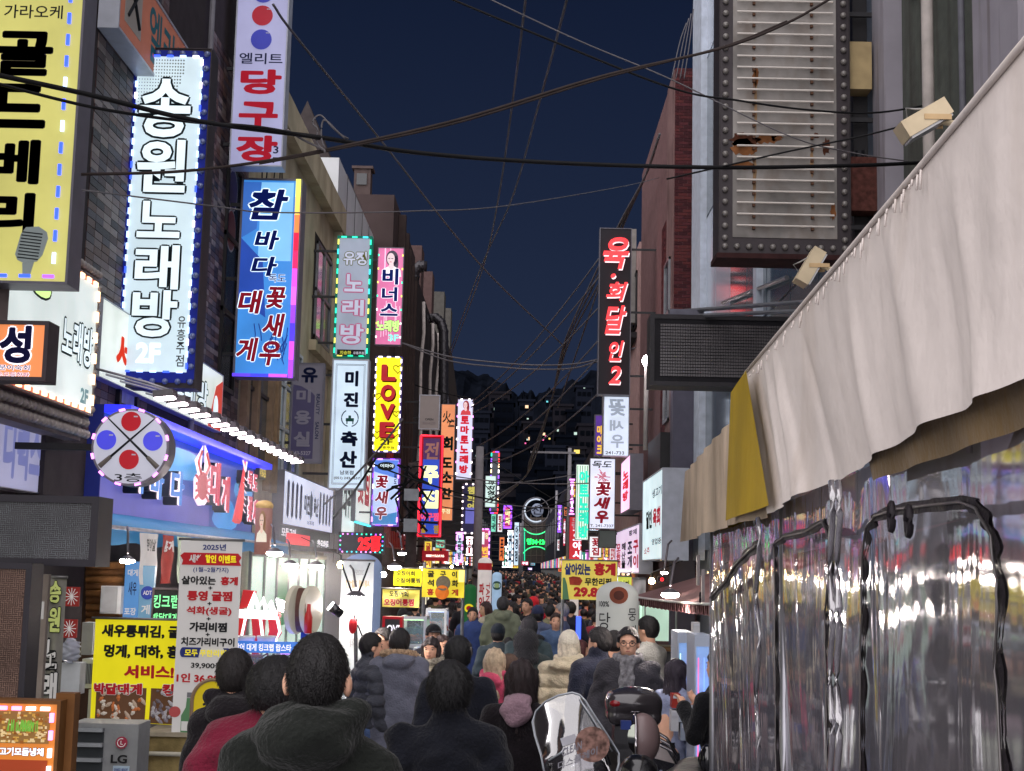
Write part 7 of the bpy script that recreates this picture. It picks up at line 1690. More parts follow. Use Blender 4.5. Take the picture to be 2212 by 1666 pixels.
a = P(140, 1498, 8.3); tag(MB().bx(a[0]-.05, a[0]+.06, 8.3, 8.4, gz(8.3), a[2]).build('wooden_post', M('stand_wood', (120, 80, 44), .6)), 'square wooden post at the corner of the menu stand', 'post')
fr = FP(410, 1468, 500, 1760, 8.8); t = thing('arched_board', 'yellow arched standing board with black handwritten syllables', 'sandwich board', fr.pt(.5, 1))
arch = [(.5-.5*math.cos(a), .16-.16*math.sin(a)) for a in np.linspace(0, pi, 16)]+[(1, 1), (0, 1)]
opoly(fr, arch, -.06, .06).build('board', M('board_yellow', (214, 190, 30), .6, emit=.3, var=.12), t); q = MB(); q.tube([fr.pt(x, y, .004) for x, y in arch[:16]]+[fr.pt(1, 1, .004)], .012, 6); q.tube([fr.pt(0, .16, .004), fr.pt(0, 1, .004)], .012, 6); q.build('edging', M('edging_grey', (130, 110, 90), .7), t)
put_text(fr, t, [('소', .25, .12, .6, .24, kblk), ('우', .25, .3, .6, .42, kblk), ('오', .25, .48, .6, .6, kblk)]); fr.box(MB(), .3, .68, .8, .8, .003, .006).build('red_print', kred, t)
# crab claw light sign, aquarium, round signs
p0 = P(552, 1330, 13.4); t = thing('crab_claw_sign', 'red crab claw shaped light sign with white glowing edges', 'sign', (p0[0], 13.4, P(552, 1400, 13.4)[2]))
fr = FP(500, 1275, 612, 1392, 13.4); cr_ = M('claw_red', (196, 30, 36), .4, emit=.4)
for pts in ([(.02, .38), (.9, .4), (.92, .5), (.0, .5)], [(.2, .0), (.42, .02), (.34, .3), (.14, .36)], [(.08, .5), (.28, .48), (.2, .98), (.05, .95), (.03, .7)], [(.38, .5), (.62, .48), (.6, .96), (.44, .96)], [(.7, .48), (.88, .46), (.94, .8), (.82, .98), (.68, .98), (.74, .75)]):
    opoly(fr, pts, -.14, .14).build('claw_plate', cr_, t)
gw_ = E('claw_glow_white', (255, 245, 250), 2.2)
for pts, r_ in (([(.16, .44), (.88, .46)], .045), ([(.34, .4), (.44, .08), (.52, .34), (.6, .16), (.66, .36), (.74, .22), (.82, .42)], .03), ([(.28, .5), (.2, .96)], .012), ([(.56, .5), (.64, .95)], .014), ([(.88, .48), (.95, .75), (.86, .97)], .014)):
    MB().tube([fr.pt(x, y, .015) for x, y in pts], r_, 6).build('glow_edge', gw_, t, True)
MB().bx(p0[0]-.03, p0[0]+.03, 13.45, 13.5, gz(13.4), P(552, 1385, 13.4)[2]).build('stand', cr_, t)
fr = FP(597, 1290, 628, 1330, 13.3); t = thing('floodlight', 'tilted bright floodlight at the right of the crab claw sign', 'lamp', fr.pt(.5, .5)); opoly(fr, [(.0, .1), (.9, .35), (1, .95), (.15, .7)], 0, .02).build('glowing_panel', lampE, t); opoly(fr, [(-.05, .05), (.95, .3), (1.05, 1), (.1, .75)], -.08, .075).build('housing', lbody, t)
def aquarium(label, u0, v0, u1, v1, d, dep, lightc, name='fish_tank', shelf=True):
    a = P(u0, (v0+v1)/2, d); b = P(u1, (v0+v1)/2, d); zt_ = P((u0+u1)/2, v0, d)[2]; zb_ = P((u0+u1)/2, v1, d)[2]
    t = thing(name, label, 'fish tank', ((a[0]+b[0])/2, d, gz(d))); x0, x1 = a[0], b[0]
    fm_ = M('tank_frame_white', (196, 200, 206), .4, .2)
    q = MB(); w = .018
    for x in (x0, x1):
        for y in (d, d+dep): q.bx(x-w, x+w, y-w, y+w, gz(d), zt_)
    q.build('frame', fm_, t); q = MB()
    for z in (zt_, zb_):
        q.bx(x0+w, x1-w, d-w, d+w, z-w, z+w); q.bx(x0-w+.001, x0+w-.001, d+w, d+dep-w, z-w, z+w); q.bx(x1-w+.001, x1+w-.001, d+w, d+dep-w, z-w, z+w)
    q.build('rail', fm_, t)
    MB().bx(x0+w, x1-w, d+w, d+dep-w, zt_-.03, zt_-.012).build('light_tube', E('tank_light_%d_%d' % lightc[:2], lightc, 2.4), t)
    MB().bx(x0+.01, x1-.01, d+.03, d+dep-.03, zb_+.02, zb_+(zt_-zb_)*.62).build('water', M('tank_water', (90, 130, 150), .05, alpha=.35), t)
    MB().bx(x0+.012, x1-.012, d-.004, d+.004, zb_, zt_).build('glass', M('tank_glass', (200, 220, 225), .03, alpha=.14), t)
    rr = random.Random(int(u0)); 
    for k in range(5):
        c = np.array([rr.uniform(x0+.08, x1-.08), d+dep*.4, zb_+.06+rr.uniform(0, .1)]); nets_k = MB().ball(c, (.06, .04, .025), 8, 5)
        for s_ in (-1, 1):
            for j in range(3): nets_k.tube([c+[s_*.04, 0, 0], c+[s_*.09, .03*j-.03, .03], c+[s_*.11, .03*j-.03, -.02]], .007, 4)
        nets_k.build('crab', M('live_crab', (176, 90, 60), .5, var=.3), t, True)
    if shelf: MB().bx(x0+.02, x1-.02, d+.02, d+dep, gz(d), zb_-.03).build('base', M('tank_base', (130, 136, 150), .5, var=.2), t)
    return t, (x0, x1, zt_, zb_)
t, q_ = aquarium('wide fish tank with a blue printed rim in front of the crab claw sign', 497, 1400, 640, 1462, 12.7, .6, (120, 140, 255))
f = Fr((q_[0]-.02, 12.66, q_[2]+.06), (1, 0, 0), (0, -1, 0), q_[1]-q_[0]+.04, .1); f.box(MB(), 0, 0, 1, 1, -.02, 0).build('printed_rim', K('tank_blue', (60, 120, 210), .7), t); put_text(f, t, [('활어 대게 킹크랩 랍스타', .1, .2, .9, .85, wo2)])
for i, u in enumerate((508, 530, 575)): 
    p = P(u, 1392, 12.9); tag(MB().lathe(p, [(.001, 0), (.07, 0), (.09, .07), (.085, .075), (.07, .02)], 18).build('bowl', M('bowl_white', (200, 200, 196), .5), smooth=True), ('left', 'middle', 'right')[i]+'most white bowl stacked on the fish tank rim', 'bowl')
aquarium('low fish tank with violet light behind the front men', 600, 1408, 690, 1475, 13.8, .5, (200, 140, 255))
def drum_sign(label, u, v, d, r, faces):
    p = P(u, v, d); t = thing('round_sign', label, 'sign', p)
    for k, (o_, m_) in enumerate(faces): MB().cyl(p+[o_, 0, 0], p+[o_+.045, -.012, 0], r, n=28).build('disc', m_, t)
    return t, p
t, p = drum_sign('pair of round cream discs edge on beside the crab stall steam', 662, 1318, 13.2, .22, ((-.12, M('disc_cream', (214, 206, 186), .5, emit=.25)), (.02, MATS['disc_cream'])))
MB().cyl(p+[-.075, 0, 0], p+[.02, 0, 0], .2, n=24).build('drum', M('drum_brown', (96, 66, 56), .6), t); MB().lathe(p+[.05, -.2, -.2], [(.001, 0), (.035, 0), (.038, .14), (.02, .2), (.016, .26), (.001, .26)], 12).build('bottle_print', M('soju_red', (190, 40, 40), .4, emit=.3), t, True)
MB().bx(p[0]-.04, p[0]+.04, p[1]-.03, p[1]+.03, gz(13), p[2]-.2).build('stand', M('stand_blue', (50, 80, 160), .5), t)
p = P(715, 1310, 13.4); t = thing('spotlight', 'black spotlight clipped beside the round discs', 'lamp', p); MB().cyl(p, p+[.09, .05, -.07], .045, n=12).build('housing', blkp, t, True); MB().cyl(p+[-.008, 0, .006], p, .042, n=12).build('glowing_lens', lampE, t)
# cylinder poster light
p = P(567, 1190, 17); t = thing('cylinder_poster_light', 'pink cylinder poster light with a domed yellow cap', 'poster light', (p[0], 17, p[2]-.4))
zb_ = P(567, 1198, 17)[2]; zt_ = P(567, 1093, 17)[2]
MB().cyl((p[0], 17, zb_), (p[0], 17, zt_), .1, n=20).build('drum', M('poster_pink', (170, 120, 110), .5, emit=.3, var=.3, scale=6), t, True); MB().ball((p[0], 17, zt_), (.11, .11, .07), 16, 8).build('cap', M('cap_yellow', (214, 180, 110), .5), t, True)
portrait(Fr((p[0]-.08, 16.89, zt_-.05), (1, 0, 0), (0, -1, 0), .16, zt_-zb_-.1), t, .1, .02, .9, .8, hair=(150, 110, 70), skin=(226, 196, 176), cloth=(226, 220, 200), k=.6, off=0)
# butcher shop fascia along the street, its interior glow and steam
fr = FS(-4.3, 611, 718, 1014, 1133, 0); s = sign('shop_sign', 'white butcher shop fascia with rows of navy capsules and an emblem', fr, K('white_violet2', (206, 210, 232), .92), grey_box, .35, .02)
for k in range(8):
    x = (.08+.075*k) if k < 4 else (.7+.075*(k-4)); opoly(fr, [(x, .14), (x+.018, .2), (x+.018, .8), (x, .86), (x-.018, .8), (x-.018, .2)], .006, .004).build('capsule_print', navy, s)
put_text(fr, s, [('미진', .37, .3, .48, .72, navy, dict(bold=.05)), ('축산', .56, .3, .66, .72, navy, dict(bold=.05)), ('남포점', .44, .82, .58, .9, blk)]); opoly(fr, [(.5, .2), (.535, .35), (.535, .7), (.5, .8), (.485, .7), (.485, .35)], .006, .004).build('emblem_print', ink('laurel_slate', (70, 90, 110), .3), s)
fb = Fr(fr.pt(0, 1.0, -.05), fr.ex, fr.n, fr.w, .42); s2 = sign('shop_sign', 'grey strip sign with a red moving light under the butcher fascia', fb, M('strip_grey', (96, 108, 104), .5, emit=.2), grey_box, .3, .01)
fb.box(MB(), .12, .3, .55, .95, .006, .012).build('red_glow_strip', E('strip_red', (240, 30, 50), .9), s2); put_text(fb, s2, [('모듬구이', .04, .1, .28, .5, wo2, dict(bold=.03)), ('한우한돈', .72, .4, .98, .9, wo2, dict(bold=.03))])
mb = MB().bx(-4.49, -4.2, 23.6, 33, 2.22, 2.3).build('shop_eave', M('eave_brown', (96, 84, 76), .8)); tag(mb, 'brown eave over the butcher shop front under its fascia', 'eave')
t = thing('storefront', 'bright glass shop front glowing pale green through the steam', 'shop front', (-4.45, 27, -.6))
fs_ = facade(-1, -4.46, 23.4, 33, 2.2, -.6); sg_ = E('interior_pale_green', (190, 214, 200), 1.0, var=.25, scale=.7)
window(sub(fs_, .02, .02, .98, .98, .01), t, M('door_steel', (120, 128, 126), .4, .4), sg_, 7, 1, .09)
fs_.box(MB(), .3, .1, .42, .5, .03, .05).build('green_notice', E('notice_green', (30, 140, 80), .6), t)
# red panelled front, more left signs
t = thing('storefront', 'red corrugated shop front with white lettering beside the utility pole', 'shop front', (-3.9, 45, 2.4)); fr = facade(-1, -3.93, 41.45, 56, 6.9, 2.5)
rp = M('corrugated_red', (150, 48, 46), .6, var=.25, emit=.12); fr.box(MB(), 0, 0, 1, 1, 0, .04).build('panel', rp, t)
for k in range(22): fr.box(MB(), k/22, .01, k/22+.012, .99, .041, .07).build('rib', rp, t)
put_text(fr, t, [('크', .55, .35, .72, .55, wo2, dict(off=.08, bold=.03)), ('GUI', .55, .62, .75, .72, wo2, dict(off=.08)), ('구이', .3, .7, .5, .95, wo2, dict(off=.08, bold=.03))])
for u0, u1, vt, vb, X_, lb, tx in ((738, 766, 1040, 1160, -4.2, 'white sign with dark lettering right below the butcher sign', '대구탕'), (768, 800, 1010, 1135, -4.1, 'white and red sign with a turquoise edge behind the shrimp sign', '횟집')):
    fr = FS(X_, u0, u1, vt, vb, 1); s = sign('shop_sign', lb, fr, K('white_green2', (210, 226, 220), .95), grey_box, .15, .02, text=[(tx, .1, .15, .9, .7, crim if '횟' in tx else blk, dict(bold=.05))])
    if '횟' in tx: fr.box(MB(), 0, 1.0, 1, 1.03, 0, .05).build('edge_light', led_cyan, s)
fr = FP(731, 1150, 831, 1197, 21.5); s = sign('led_ticker', 'black LED ticker glowing with red characters inside coloured dots', fr, M('ticker_black', (46, 44, 52), .5), dark_box, .15, .02, cat='LED sign')
put_text(fr, s, [('25홍', .42, .12, .92, .88, E('ticker_red', (255, 40, 48), 1.6), dict(bold=.05))]); leds(fr, s, [led_green, led_pink, led_vio, led_cyan], .03, .07, (.02, .02), .02)
fr = FP(912, 1190, 968, 1212, 37); s = sign('box_sign', 'small glowing white and red sign over the oyster banner', fr, K('hot_white', (255, 225, 215), 1.3), M('red_box', (170, 30, 40), .5, emit=.4), .3, .1); put_text(fr, s, [('수산시장', .35, .2, .95, .8, ink('ink_orange', (230, 110, 70), .9), dict(bold=.02))])
# banners further down
fr = FP(850, 1228, 911, 1266, 19); banner('yellow squid menu banner, upper of the two over the glass cases', fr, yb, [('오징어회', .1, .15, .75, .42, kblk, dict(bold=.03)), ('오징어통찜', .08, .55, .95, .85, kblk, dict(bold=.03))], .02, seed=11)
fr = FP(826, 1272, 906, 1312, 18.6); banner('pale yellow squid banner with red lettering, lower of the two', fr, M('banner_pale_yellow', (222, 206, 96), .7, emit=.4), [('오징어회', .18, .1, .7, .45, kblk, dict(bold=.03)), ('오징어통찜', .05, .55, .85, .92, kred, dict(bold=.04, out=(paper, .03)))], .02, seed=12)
fr = FP(912, 1229, 1003, 1291, 20.5)
def ex(fr, root):
    disc(fr, .5, .5, .105, M('oyster_print', (120, 110, 90), .6, var=.7, scale=30, emit=.2), root, 'oyster_print', off=.014); disc(fr, .48, .82, .1, M('crab_print_orange', (226, 120, 40), .6, var=.3, scale=14, emit=.4), root, 'crab_print', off=.014)
    fr.box(MB(), .86, .02, 1.0, .45, .002, .004).build('bright_print', E('bright_corner', (255, 225, 120), 1.2), root)
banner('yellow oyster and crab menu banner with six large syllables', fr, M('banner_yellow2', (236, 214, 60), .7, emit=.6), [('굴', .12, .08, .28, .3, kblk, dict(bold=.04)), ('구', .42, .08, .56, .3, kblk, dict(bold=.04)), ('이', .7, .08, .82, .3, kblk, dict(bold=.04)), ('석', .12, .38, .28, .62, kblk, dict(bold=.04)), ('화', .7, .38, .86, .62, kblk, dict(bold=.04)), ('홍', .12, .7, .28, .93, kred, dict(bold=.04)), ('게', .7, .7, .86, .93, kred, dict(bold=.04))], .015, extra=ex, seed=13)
for i, u in enumerate((915, 1000)):
    a = P(u, 1290, 20.6); tag(MB().cyl((a[0], 20.6, gz(20)), (a[0], 20.6, a[2]+.5), .025, n=8).build('banner_post', M('pole_steel', (150, 150, 156), .35, .8)), ('left', 'right')[i]+' post holding the oyster menu banner', 'post')
# glass cases
for q_ in (('near glass fish case with green light below the squid banners', 868, 1335, 918, 1395, 17.5, (200, 255, 190)), ('far glass fish case with blue light behind the near one', 922, 1318, 962, 1372, 19.5, (180, 200, 255)), ('low case of red crabs in front of the black sign', 895, 1405, 945, 1440, 16.5, (190, 210, 255))):
    aquarium(q_[0], *q_[1:6], .55, q_[6])
fr = FP(826, 1332, 869, 1372, 17); s = sign('box_sign', 'black rounded sign with white capital letters by the glass cases', fr, M('sign_black_gloss', (40, 40, 44), .4), M('red_box', (170, 30, 40), .5, emit=.4), .2, .03); put_text(fr, s, [('LOVE', .04, .45, .96, .85, wo2, dict(bold=.03))])
# reversed translucent banner on a stand with floodlight
fr = FP(732, 1212, 802, 1560, 14.6); mw = M('banner_translucent', (200, 206, 206), .7, emit=.42, alpha=.88); fg = ink('ghost_print', (160, 160, 160), .4)
banner('back of a translucent menu banner with mirrored writing on a stand', fr, mw, [('2025년', .35, .05, .7, .09, fg, dict(mirror=True)), ('새해 할인', .15, .12, .9, .17, ink('ghost_tan', (176, 160, 130), .45), dict(mirror=True, bold=.04)), ('살아있는 홍게', .06, .25, .94, .3, fg, dict(mirror=True, bold=.03)), ('굴찜', .3, .36, .8, .42, fg, dict(mirror=True)), ('석화', .3, .48, .8, .54, fg, dict(mirror=True)), ('39,900', .3, .68, .8, .72, fg, dict(mirror=True))], .012, seed=14)
t = thing('banner_stand', 'black crossed pole stand holding the translucent banner and a floodlight', 'stand', (P(770, 1400, 14.2)[0], 14.2, gz(14.2)))
for pts, r_ in (([(770, 1600), (768, 1290)], .02), ([(738, 1218), (767, 1300)], .01), ([(799, 1216), (767, 1300)], .01), ([(800, 1420), (767, 1335)], .008), ([(767, 1480), (742, 1600)], .012), ([(767, 1480), (796, 1600)], .012)):
    MB().tube([P(u, v, 14.2) for u, v in pts], r_, 6).build('pole', blkp, t, True)
MB().ball(P(762, 1352, 14.15), (.04, .03, .08), 8, 6).build('red_tape', kred, t, True)
# inflatable columns
def column(label, u, vt, d, r, m, vb=None, dome=.5, text=(), logo=None, band=None):
    p = P(u, vt, d); z0 = gz(d) if vb is None else P(u, vb, d)[2]; c = np.array([p[0], d, 0]); t = thing('inflatable_column', label, 'inflatable sign', (p[0], d, z0)); zt_ = p[2]; h_ = r*dome*1.4
    prof = [(r*.96, z0), (r, z0+.05), (r, zt_-h_)]+[(r*math.cos(a), zt_-h_+h_*math.sin(a)) for a in np.linspace(.15, 1.5, 8)]+[(.001, zt_)]
    MB().lathe(c, prof, 28).build('balloon', m, t, True)
    if band: MB().lathe(c, [(r*1.012, zt_-h_-band[1]), (r*1.012, zt_-h_-.02)], 28).build('band', band[0], t, True)
    f = Fr((p[0]-r, d, zt_), (1, 0, 0), (0, -1, 0), 2*r, zt_-z0)
    def wrap(mb):
        for k, v in enumerate(mb.v):
            q = v.copy(); a = np.clip((q[:, 0]-c[0])/r, -1.4, 1.4)*1.1; ro = r*1.01+(d-q[:, 1]); q[:, 0] = c[0]+ro*np.sin(a); q[:, 1] = d-ro*np.cos(a); mb.v[k] = q
        return mb
    for tx, x0, y0, x1, y1, m_, kw in text: wrap(letters(MB(), f, tx, x0, y0, x1, y1, **kw)).build('lettering', m_, t)
    if logo:
        x, y, rr_, m1, m2 = logo; v = [f.pt(x, y, .006)]+[f.pt(x, y, .006)+np.array([rr_*math.cos(a), 0, rr_*math.sin(a)]) for a in np.linspace(0, 6.283, 25)[:-1]]
        wrap(MB().add(v, [(0, 1+i, 1+(i+1) % 24) for i in range(24)])).build('logo_disc', m1, t)
        v = [q+np.array([0, -.004, 0]) for q in v]; v = [v[0]]+[v[0]+(q-v[0])*.55 for q in v[1:]]; wrap(MB().add(v, [(0, 1+i, 1+(i+1) % 24) for i in range(24)])).build('logo_centre', m2, t)
    return t
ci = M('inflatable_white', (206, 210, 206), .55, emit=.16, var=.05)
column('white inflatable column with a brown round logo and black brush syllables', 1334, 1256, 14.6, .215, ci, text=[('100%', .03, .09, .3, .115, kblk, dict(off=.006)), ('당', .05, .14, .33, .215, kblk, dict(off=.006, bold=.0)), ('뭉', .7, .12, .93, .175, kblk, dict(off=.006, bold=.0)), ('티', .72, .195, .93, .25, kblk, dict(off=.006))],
       logo=(.5, .062, .085, M('logo_brown', (112, 60, 44), .6), M('logo_brown_dark', (70, 36, 30), .6)))
column('pale blue inflatable column with a dome top behind the translucent banner', 783, 1196, 15.8, .22, M('inflatable_blue', (150, 168, 206), .55, emit=.3, var=.06), text=[('얼음', .2, .1, .6, .16, paper, dict(off=.006))])
column('white inflatable column with red lettering and a red band near the pole', 1048, 1204, 33, .16, M('inflatable_pale', (226, 214, 210), .55, emit=.45), band=(kred, .18), text=[('파인애플', .15, .2, .5, .62, kred, dict(vert=True, off=.006, bold=.04)), ('TANGHULU', .62, .2, .9, .62, kred, dict(rot=1, off=.006))])
column('green inflatable column with a yellow and red round print', 1015, 1262, 27, .13, M('inflatable_green', (40, 110, 60), .55, emit=.3), text=[('생과일', .2, .34, .8, .4, kyel, dict(off=.006))], logo=(.5, .2, .08, kyel, kred))
column('blue and white inflatable column with a dark round logo', 1074, 1236, 33, .11, M('inflatable_ice', (170, 200, 230), .55, emit=.45), logo=(.5, .12, .1, ink('logo_slate', (60, 90, 80), .2), ink('logo_sage', (150, 170, 120), .4)))
column('small white and red inflatable column at the right of the crowd', 1241, 1250, 29, .09, M('inflatable_pale', (226, 214, 210), .55, emit=.45), band=(kred, .1), text=[('커피', .25, .3, .75, .5, kblk, dict(vert=True, off=.006))])
# right yellow crab banner
fr = FP(1213, 1211, 1333, 1296, 19.5)
def ex(fr, root):
    opoly(fr, [(.13, .44), (.2, .41), (.33, .43), (.38, .52), (.33, .64), (.15, .63)], .014, .003).build('crab_print', M('crab_print_red', (176, 70, 54), .6, var=.6, scale=18, emit=.25), root)
    opoly(fr, [(.02, .45), (.06, .45), (.1, .62), (.14, 1), (.02, 1)], .002, .003).build('bottle_print', ink('bottle_print_green', (96, 140, 100), .25), root)
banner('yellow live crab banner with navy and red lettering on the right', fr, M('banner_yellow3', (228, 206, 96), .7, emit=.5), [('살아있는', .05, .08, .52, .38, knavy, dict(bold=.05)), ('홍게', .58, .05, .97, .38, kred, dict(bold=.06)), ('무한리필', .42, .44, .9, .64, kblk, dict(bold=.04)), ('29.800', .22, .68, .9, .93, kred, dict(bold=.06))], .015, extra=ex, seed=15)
for i, u in enumerate((1215, 1331)):
    a = P(u, 1290, 19.6); tag(MB().cyl((a[0], 19.6, gz(19.6)), (a[0], 19.6, a[2]+.5), .02, n=8).build('banner_post', M('pole_steel', (150, 150, 156), .35, .8)), ('left', 'right')[i]+' post holding the live crab banner', 'post')
# maroon awning, stall, fridges on the right
t = thing('awning', 'maroon awning with a pleated fringe over the right hand stall', 'awning', (2.2, 14, 1.5)); mr = cloth_mat('awning_maroon', (112, 84, 82), .8, .3, 1.2, .3, 0); n_ = 40; v = []; vv = []
for i in range(n_+1):
    s_ = i/n_; u = 1367+(1535-1367)*s_; d = 16.2-5.2*s_; fv = 1288+12*math.sin(s_*1.57)+4*s_
    a = P(u, fv, d); wv_ = .012*math.sin(i*3.1); b = np.array([3.6, d+.1, a[2]+.62+.12*s_]); m1 = a*.55+b*.45+np.array([0, 0, .05])
    v += [b, m1, a]; vv += [a, a+np.array([wv_, 0, -.085-.012*math.sin(i*1.57)**2])]
MB().add(v, [(3*i+k, 3*i+k+1, 3*i+k+4, 3*i+k+3) for i in range(n_) for k in (0, 1)]).build('fabric', mr, t, True)
MB().add([q+np.array([-.004, 0, 0]) for q in vv], [(2*i, 2*i+1, 2*i+3, 2*i+2) for i in range(n_)]).build('fringe', cloth_mat('fringe_pink', (150, 104, 104), .85, .5, 30, .2, 0), t)
MB().tube([q+np.array([-.006, 0, -.005]) for q in v[2::3]], .012, 5).build('piping', M('piping_white', (190, 186, 180), .6), t, True)
pt_ = MB(); 
for i in range(0, n_*2): s_ = i/(n_*2); k = int(s_*n_); a = v[3*k+2]; pt_.obox(a+np.array([-.01, 0, -.05]), (.004, 0, 0), (0, .012, 0), (0, 0, .035))
pt_.build('pleats', M('pleat_dark', (110, 70, 70), .85), t, kind='stuff')
t = thing('food_stall', 'stall counter with a greenish lit hatch under the maroon awning', 'stall', (P(1418, 1400, 15.4)[0], 15.4, gz(15.4)))
fr = FP(1378, 1300, 1462, 1560, 15.6); gl_ = E('stall_glow', (190, 222, 200), .75, var=.25, scale=2)
fr.box(MB(), 0, 0, 1, .36, -.9, -.85).build('back_panel', gl_, t)
for x in (0, .16, .97): fr.box(MB(), x, 0, x+.03, 1, -.05, 0).build('post', M('stall_steel', (150, 154, 150), .4, .5), t)
fr.box(MB(), .0, .37, 1.0, .41, -.3, .1).build('counter_top', M('counter_wood', (150, 116, 80), .6), t); fr.box(MB(), .02, .42, .98, 1, -.3, -.02).build('counter_front', M('counter_grey', (104, 104, 108), .6, var=.2), t)
for k in range(3): fr.box(MB(), .04+.04*k, .02, .05+.04*k, .34, -.3, -.28).build('light_tube', E('tube_green_white', (200, 255, 215), 2.0), t)
def fridge(label, u0, v0, u1, v1, d, dep, body_, lights, textp=True):
    a = P(u0, (v0+v1)/2, d); b = P(u1, (v0+v1)/2, d); zt_ = P((u0+u1)/2, v0, d)[2]; z0 = gz(d); t = thing('display_fridge', label, 'fridge', ((a[0]+b[0])/2, d, z0)); x0, x1 = a[0], b[0]
    MB().bx(x0, x1, d+.06, d+dep, z0, zt_).build('case', body_, t)
    f = Fr((x0, d, zt_), (1, 0, 0), (0, -1, 0), x1-x0, zt_-z0)
    for q in ((0, 0, 1, .05), (0, .62, 1, 1), (0, .05, .1, .62), (.9, .05, 1, .62)): f.box(MB(), *q, -.06, 0).build('door_frame', body_, t)
    f.box(MB(), .1, .05, .9, .62, -.058, -.05).build('interior', E('fridge_inside', (130, 170, 235), .8, var=.3, scale=8), t)
    for k, (x, m_) in enumerate(lights): f.box(MB(), x, .1, x+.05, .55, -.045, -.03).build('light_tube', m_, t)
    f.box(MB(), .1, .05, .9, .62, -.012, -.008).build('glass', M('tank_glass', (200, 220, 225), .03, alpha=.14), t)
    if textp: put_text(f, t, [('식품 냉장고', .2, .68, .85, .71, kblk), ('보관 온도', .2, .73, .85, .76, kblk)])
    return t
wf_ = M('fridge_white', (176, 186, 204), .4, var=.06)
fridge('white display fridge with a blue lit glass door at the tent edge', 1500, 1372, 1536, 1590, 10.9, .5, wf_, ((.25, E('tube_pink', (255, 90, 150), 2.0)), (.6, E('tube_blue', (110, 150, 255), 2.0))))
fridge('second display fridge with pink and green tubes left of the tall white one', 1463, 1366, 1497, 1560, 11.8, .5, wf_, ((.2, E('tube_green_white', (200, 255, 215), 2.0)), (.65, MATS['tube_pink'])), False)
for i, (u0, v0, u1, v1, c) in enumerate(((1452, 1500, 1470, 1530, (176, 60, 50)), (1466, 1520, 1486, 1560, (190, 196, 206)), (1450, 1535, 1466, 1580, (206, 206, 210)), (1470, 1562, 1496, 1600, (160, 170, 186)), (1498, 1345, 1512, 1368, (196, 196, 196)))):
    t, f = cab(('red carton on the low cart by the fridges', 'silver tin on the low cart by the fridges', 'white carton lowest on the cart by the fridges', 'blue grey crate under the tin by the fridges', 'white paper cup on top of the display fridge')[i], u0, v0, u1, v1, 11.3, .15, M('goods_%d' % i, c, .5, var=.3), 'carton' if i != 4 else 'paper_cup', 'carton' if i != 4 else 'cup'); f.box(MB(), .1, .1, .9, .3, .002, .006).build('lid', M('goods_lid', (200, 200, 206), .5), t)
fr = FP(1366, 1250, 1395, 1296, 17); banner('pale cloth sheet hanging below the menu signs on the right', fr, M('cloth_greyish', (186, 180, 180), .8), (), .02, seed=16)
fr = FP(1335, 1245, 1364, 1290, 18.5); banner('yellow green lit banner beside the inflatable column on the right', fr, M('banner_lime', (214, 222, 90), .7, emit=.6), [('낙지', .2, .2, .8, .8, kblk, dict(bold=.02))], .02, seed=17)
fr = FP(1420, 1245, 1440, 1258, 16); s = sign('digit_box', 'tiny red digit box under the white menu sign', fr, M('digit_black', (40, 30, 30), .5), dark_box, .05, .01); put_text(fr, s, [('0', .3, .2, .7, .85, E('ticker_red', (255, 40, 48), 1.6))])
# blue neon strip shop at the right mid ground, extra backdrops
p = P(1250, 1345, 24); tag(MB().bx(p[0]-.04, p[0]+.04, 24, 24.1, p[2]-.55, p[2]+.1).build('neon_bar', E('neon_bar_blue', (60, 90, 255), 2.0)), 'upright blue neon bar on the right behind the crab banner', 'neon light')
for sd, X_, ya, yb_, lb in ((-1, -3.78, 56, 66, 'left'), (-1, -3.62, 66.2, 99, 'left'), (1, 3.05, 38.6, 50, 'right'), (1, 3.02, 50.2, 99, 'right'), (-1, -3.52, 100, 188, 'left'), (1, 3.02, 100, 188, 'right')):
    t = thing('storefront', 'glowing ground floor shop windows %s' % {(-1, 56): 'just past the red shop front', (-1, 66.2): 'midway down the left side', (1, 38.6): 'under the balconies on the right side', (1, 50.2): 'midway down the right side', (-1, 100): 'left of the gate arch', (1, 100): 'right of the gate arch'}[(sd, ya)], 'shop front', (X_, (ya+yb_)/2, -1)); k = 0
    fr = facade(sd, X_, ya, yb_, 2.4, -1.1); n_ = max(2, int((yb_-ya)/3.2))
    for i in range(n_):
        c = [(230, 220, 190), (240, 170, 110), (190, 215, 235), (230, 120, 150), (200, 230, 200)][(i*3+k) % 5]; window(sub(fr, i/n_+.01, .12, (i+1)/n_-.01, .95, .0), t, alu, E('front_glow_%d' % c[0], c, 1.2, var=.5, scale=1.2), 2, 1, .08, name='shop_window')
        fb = sub(fr, i/n_+.02, -.12, (i+1)/n_-.02, .08, .03); fb.box(MB(), 0, 0, 1, 1, 0, .1).build('fascia', K('fascia_%d' % (i % 6), [(200, 60, 60), (220, 220, 230), (230, 190, 60), (60, 120, 200), (40, 140, 110), (190, 90, 190)][i % 6], .8), t)
        put_text(fb, t, [(far_words[(i*5) % 12], .2, .2, .8, .8, wo2 if i % 6 not in (1, 2) else crim, dict(bold=.04, off=.11))])
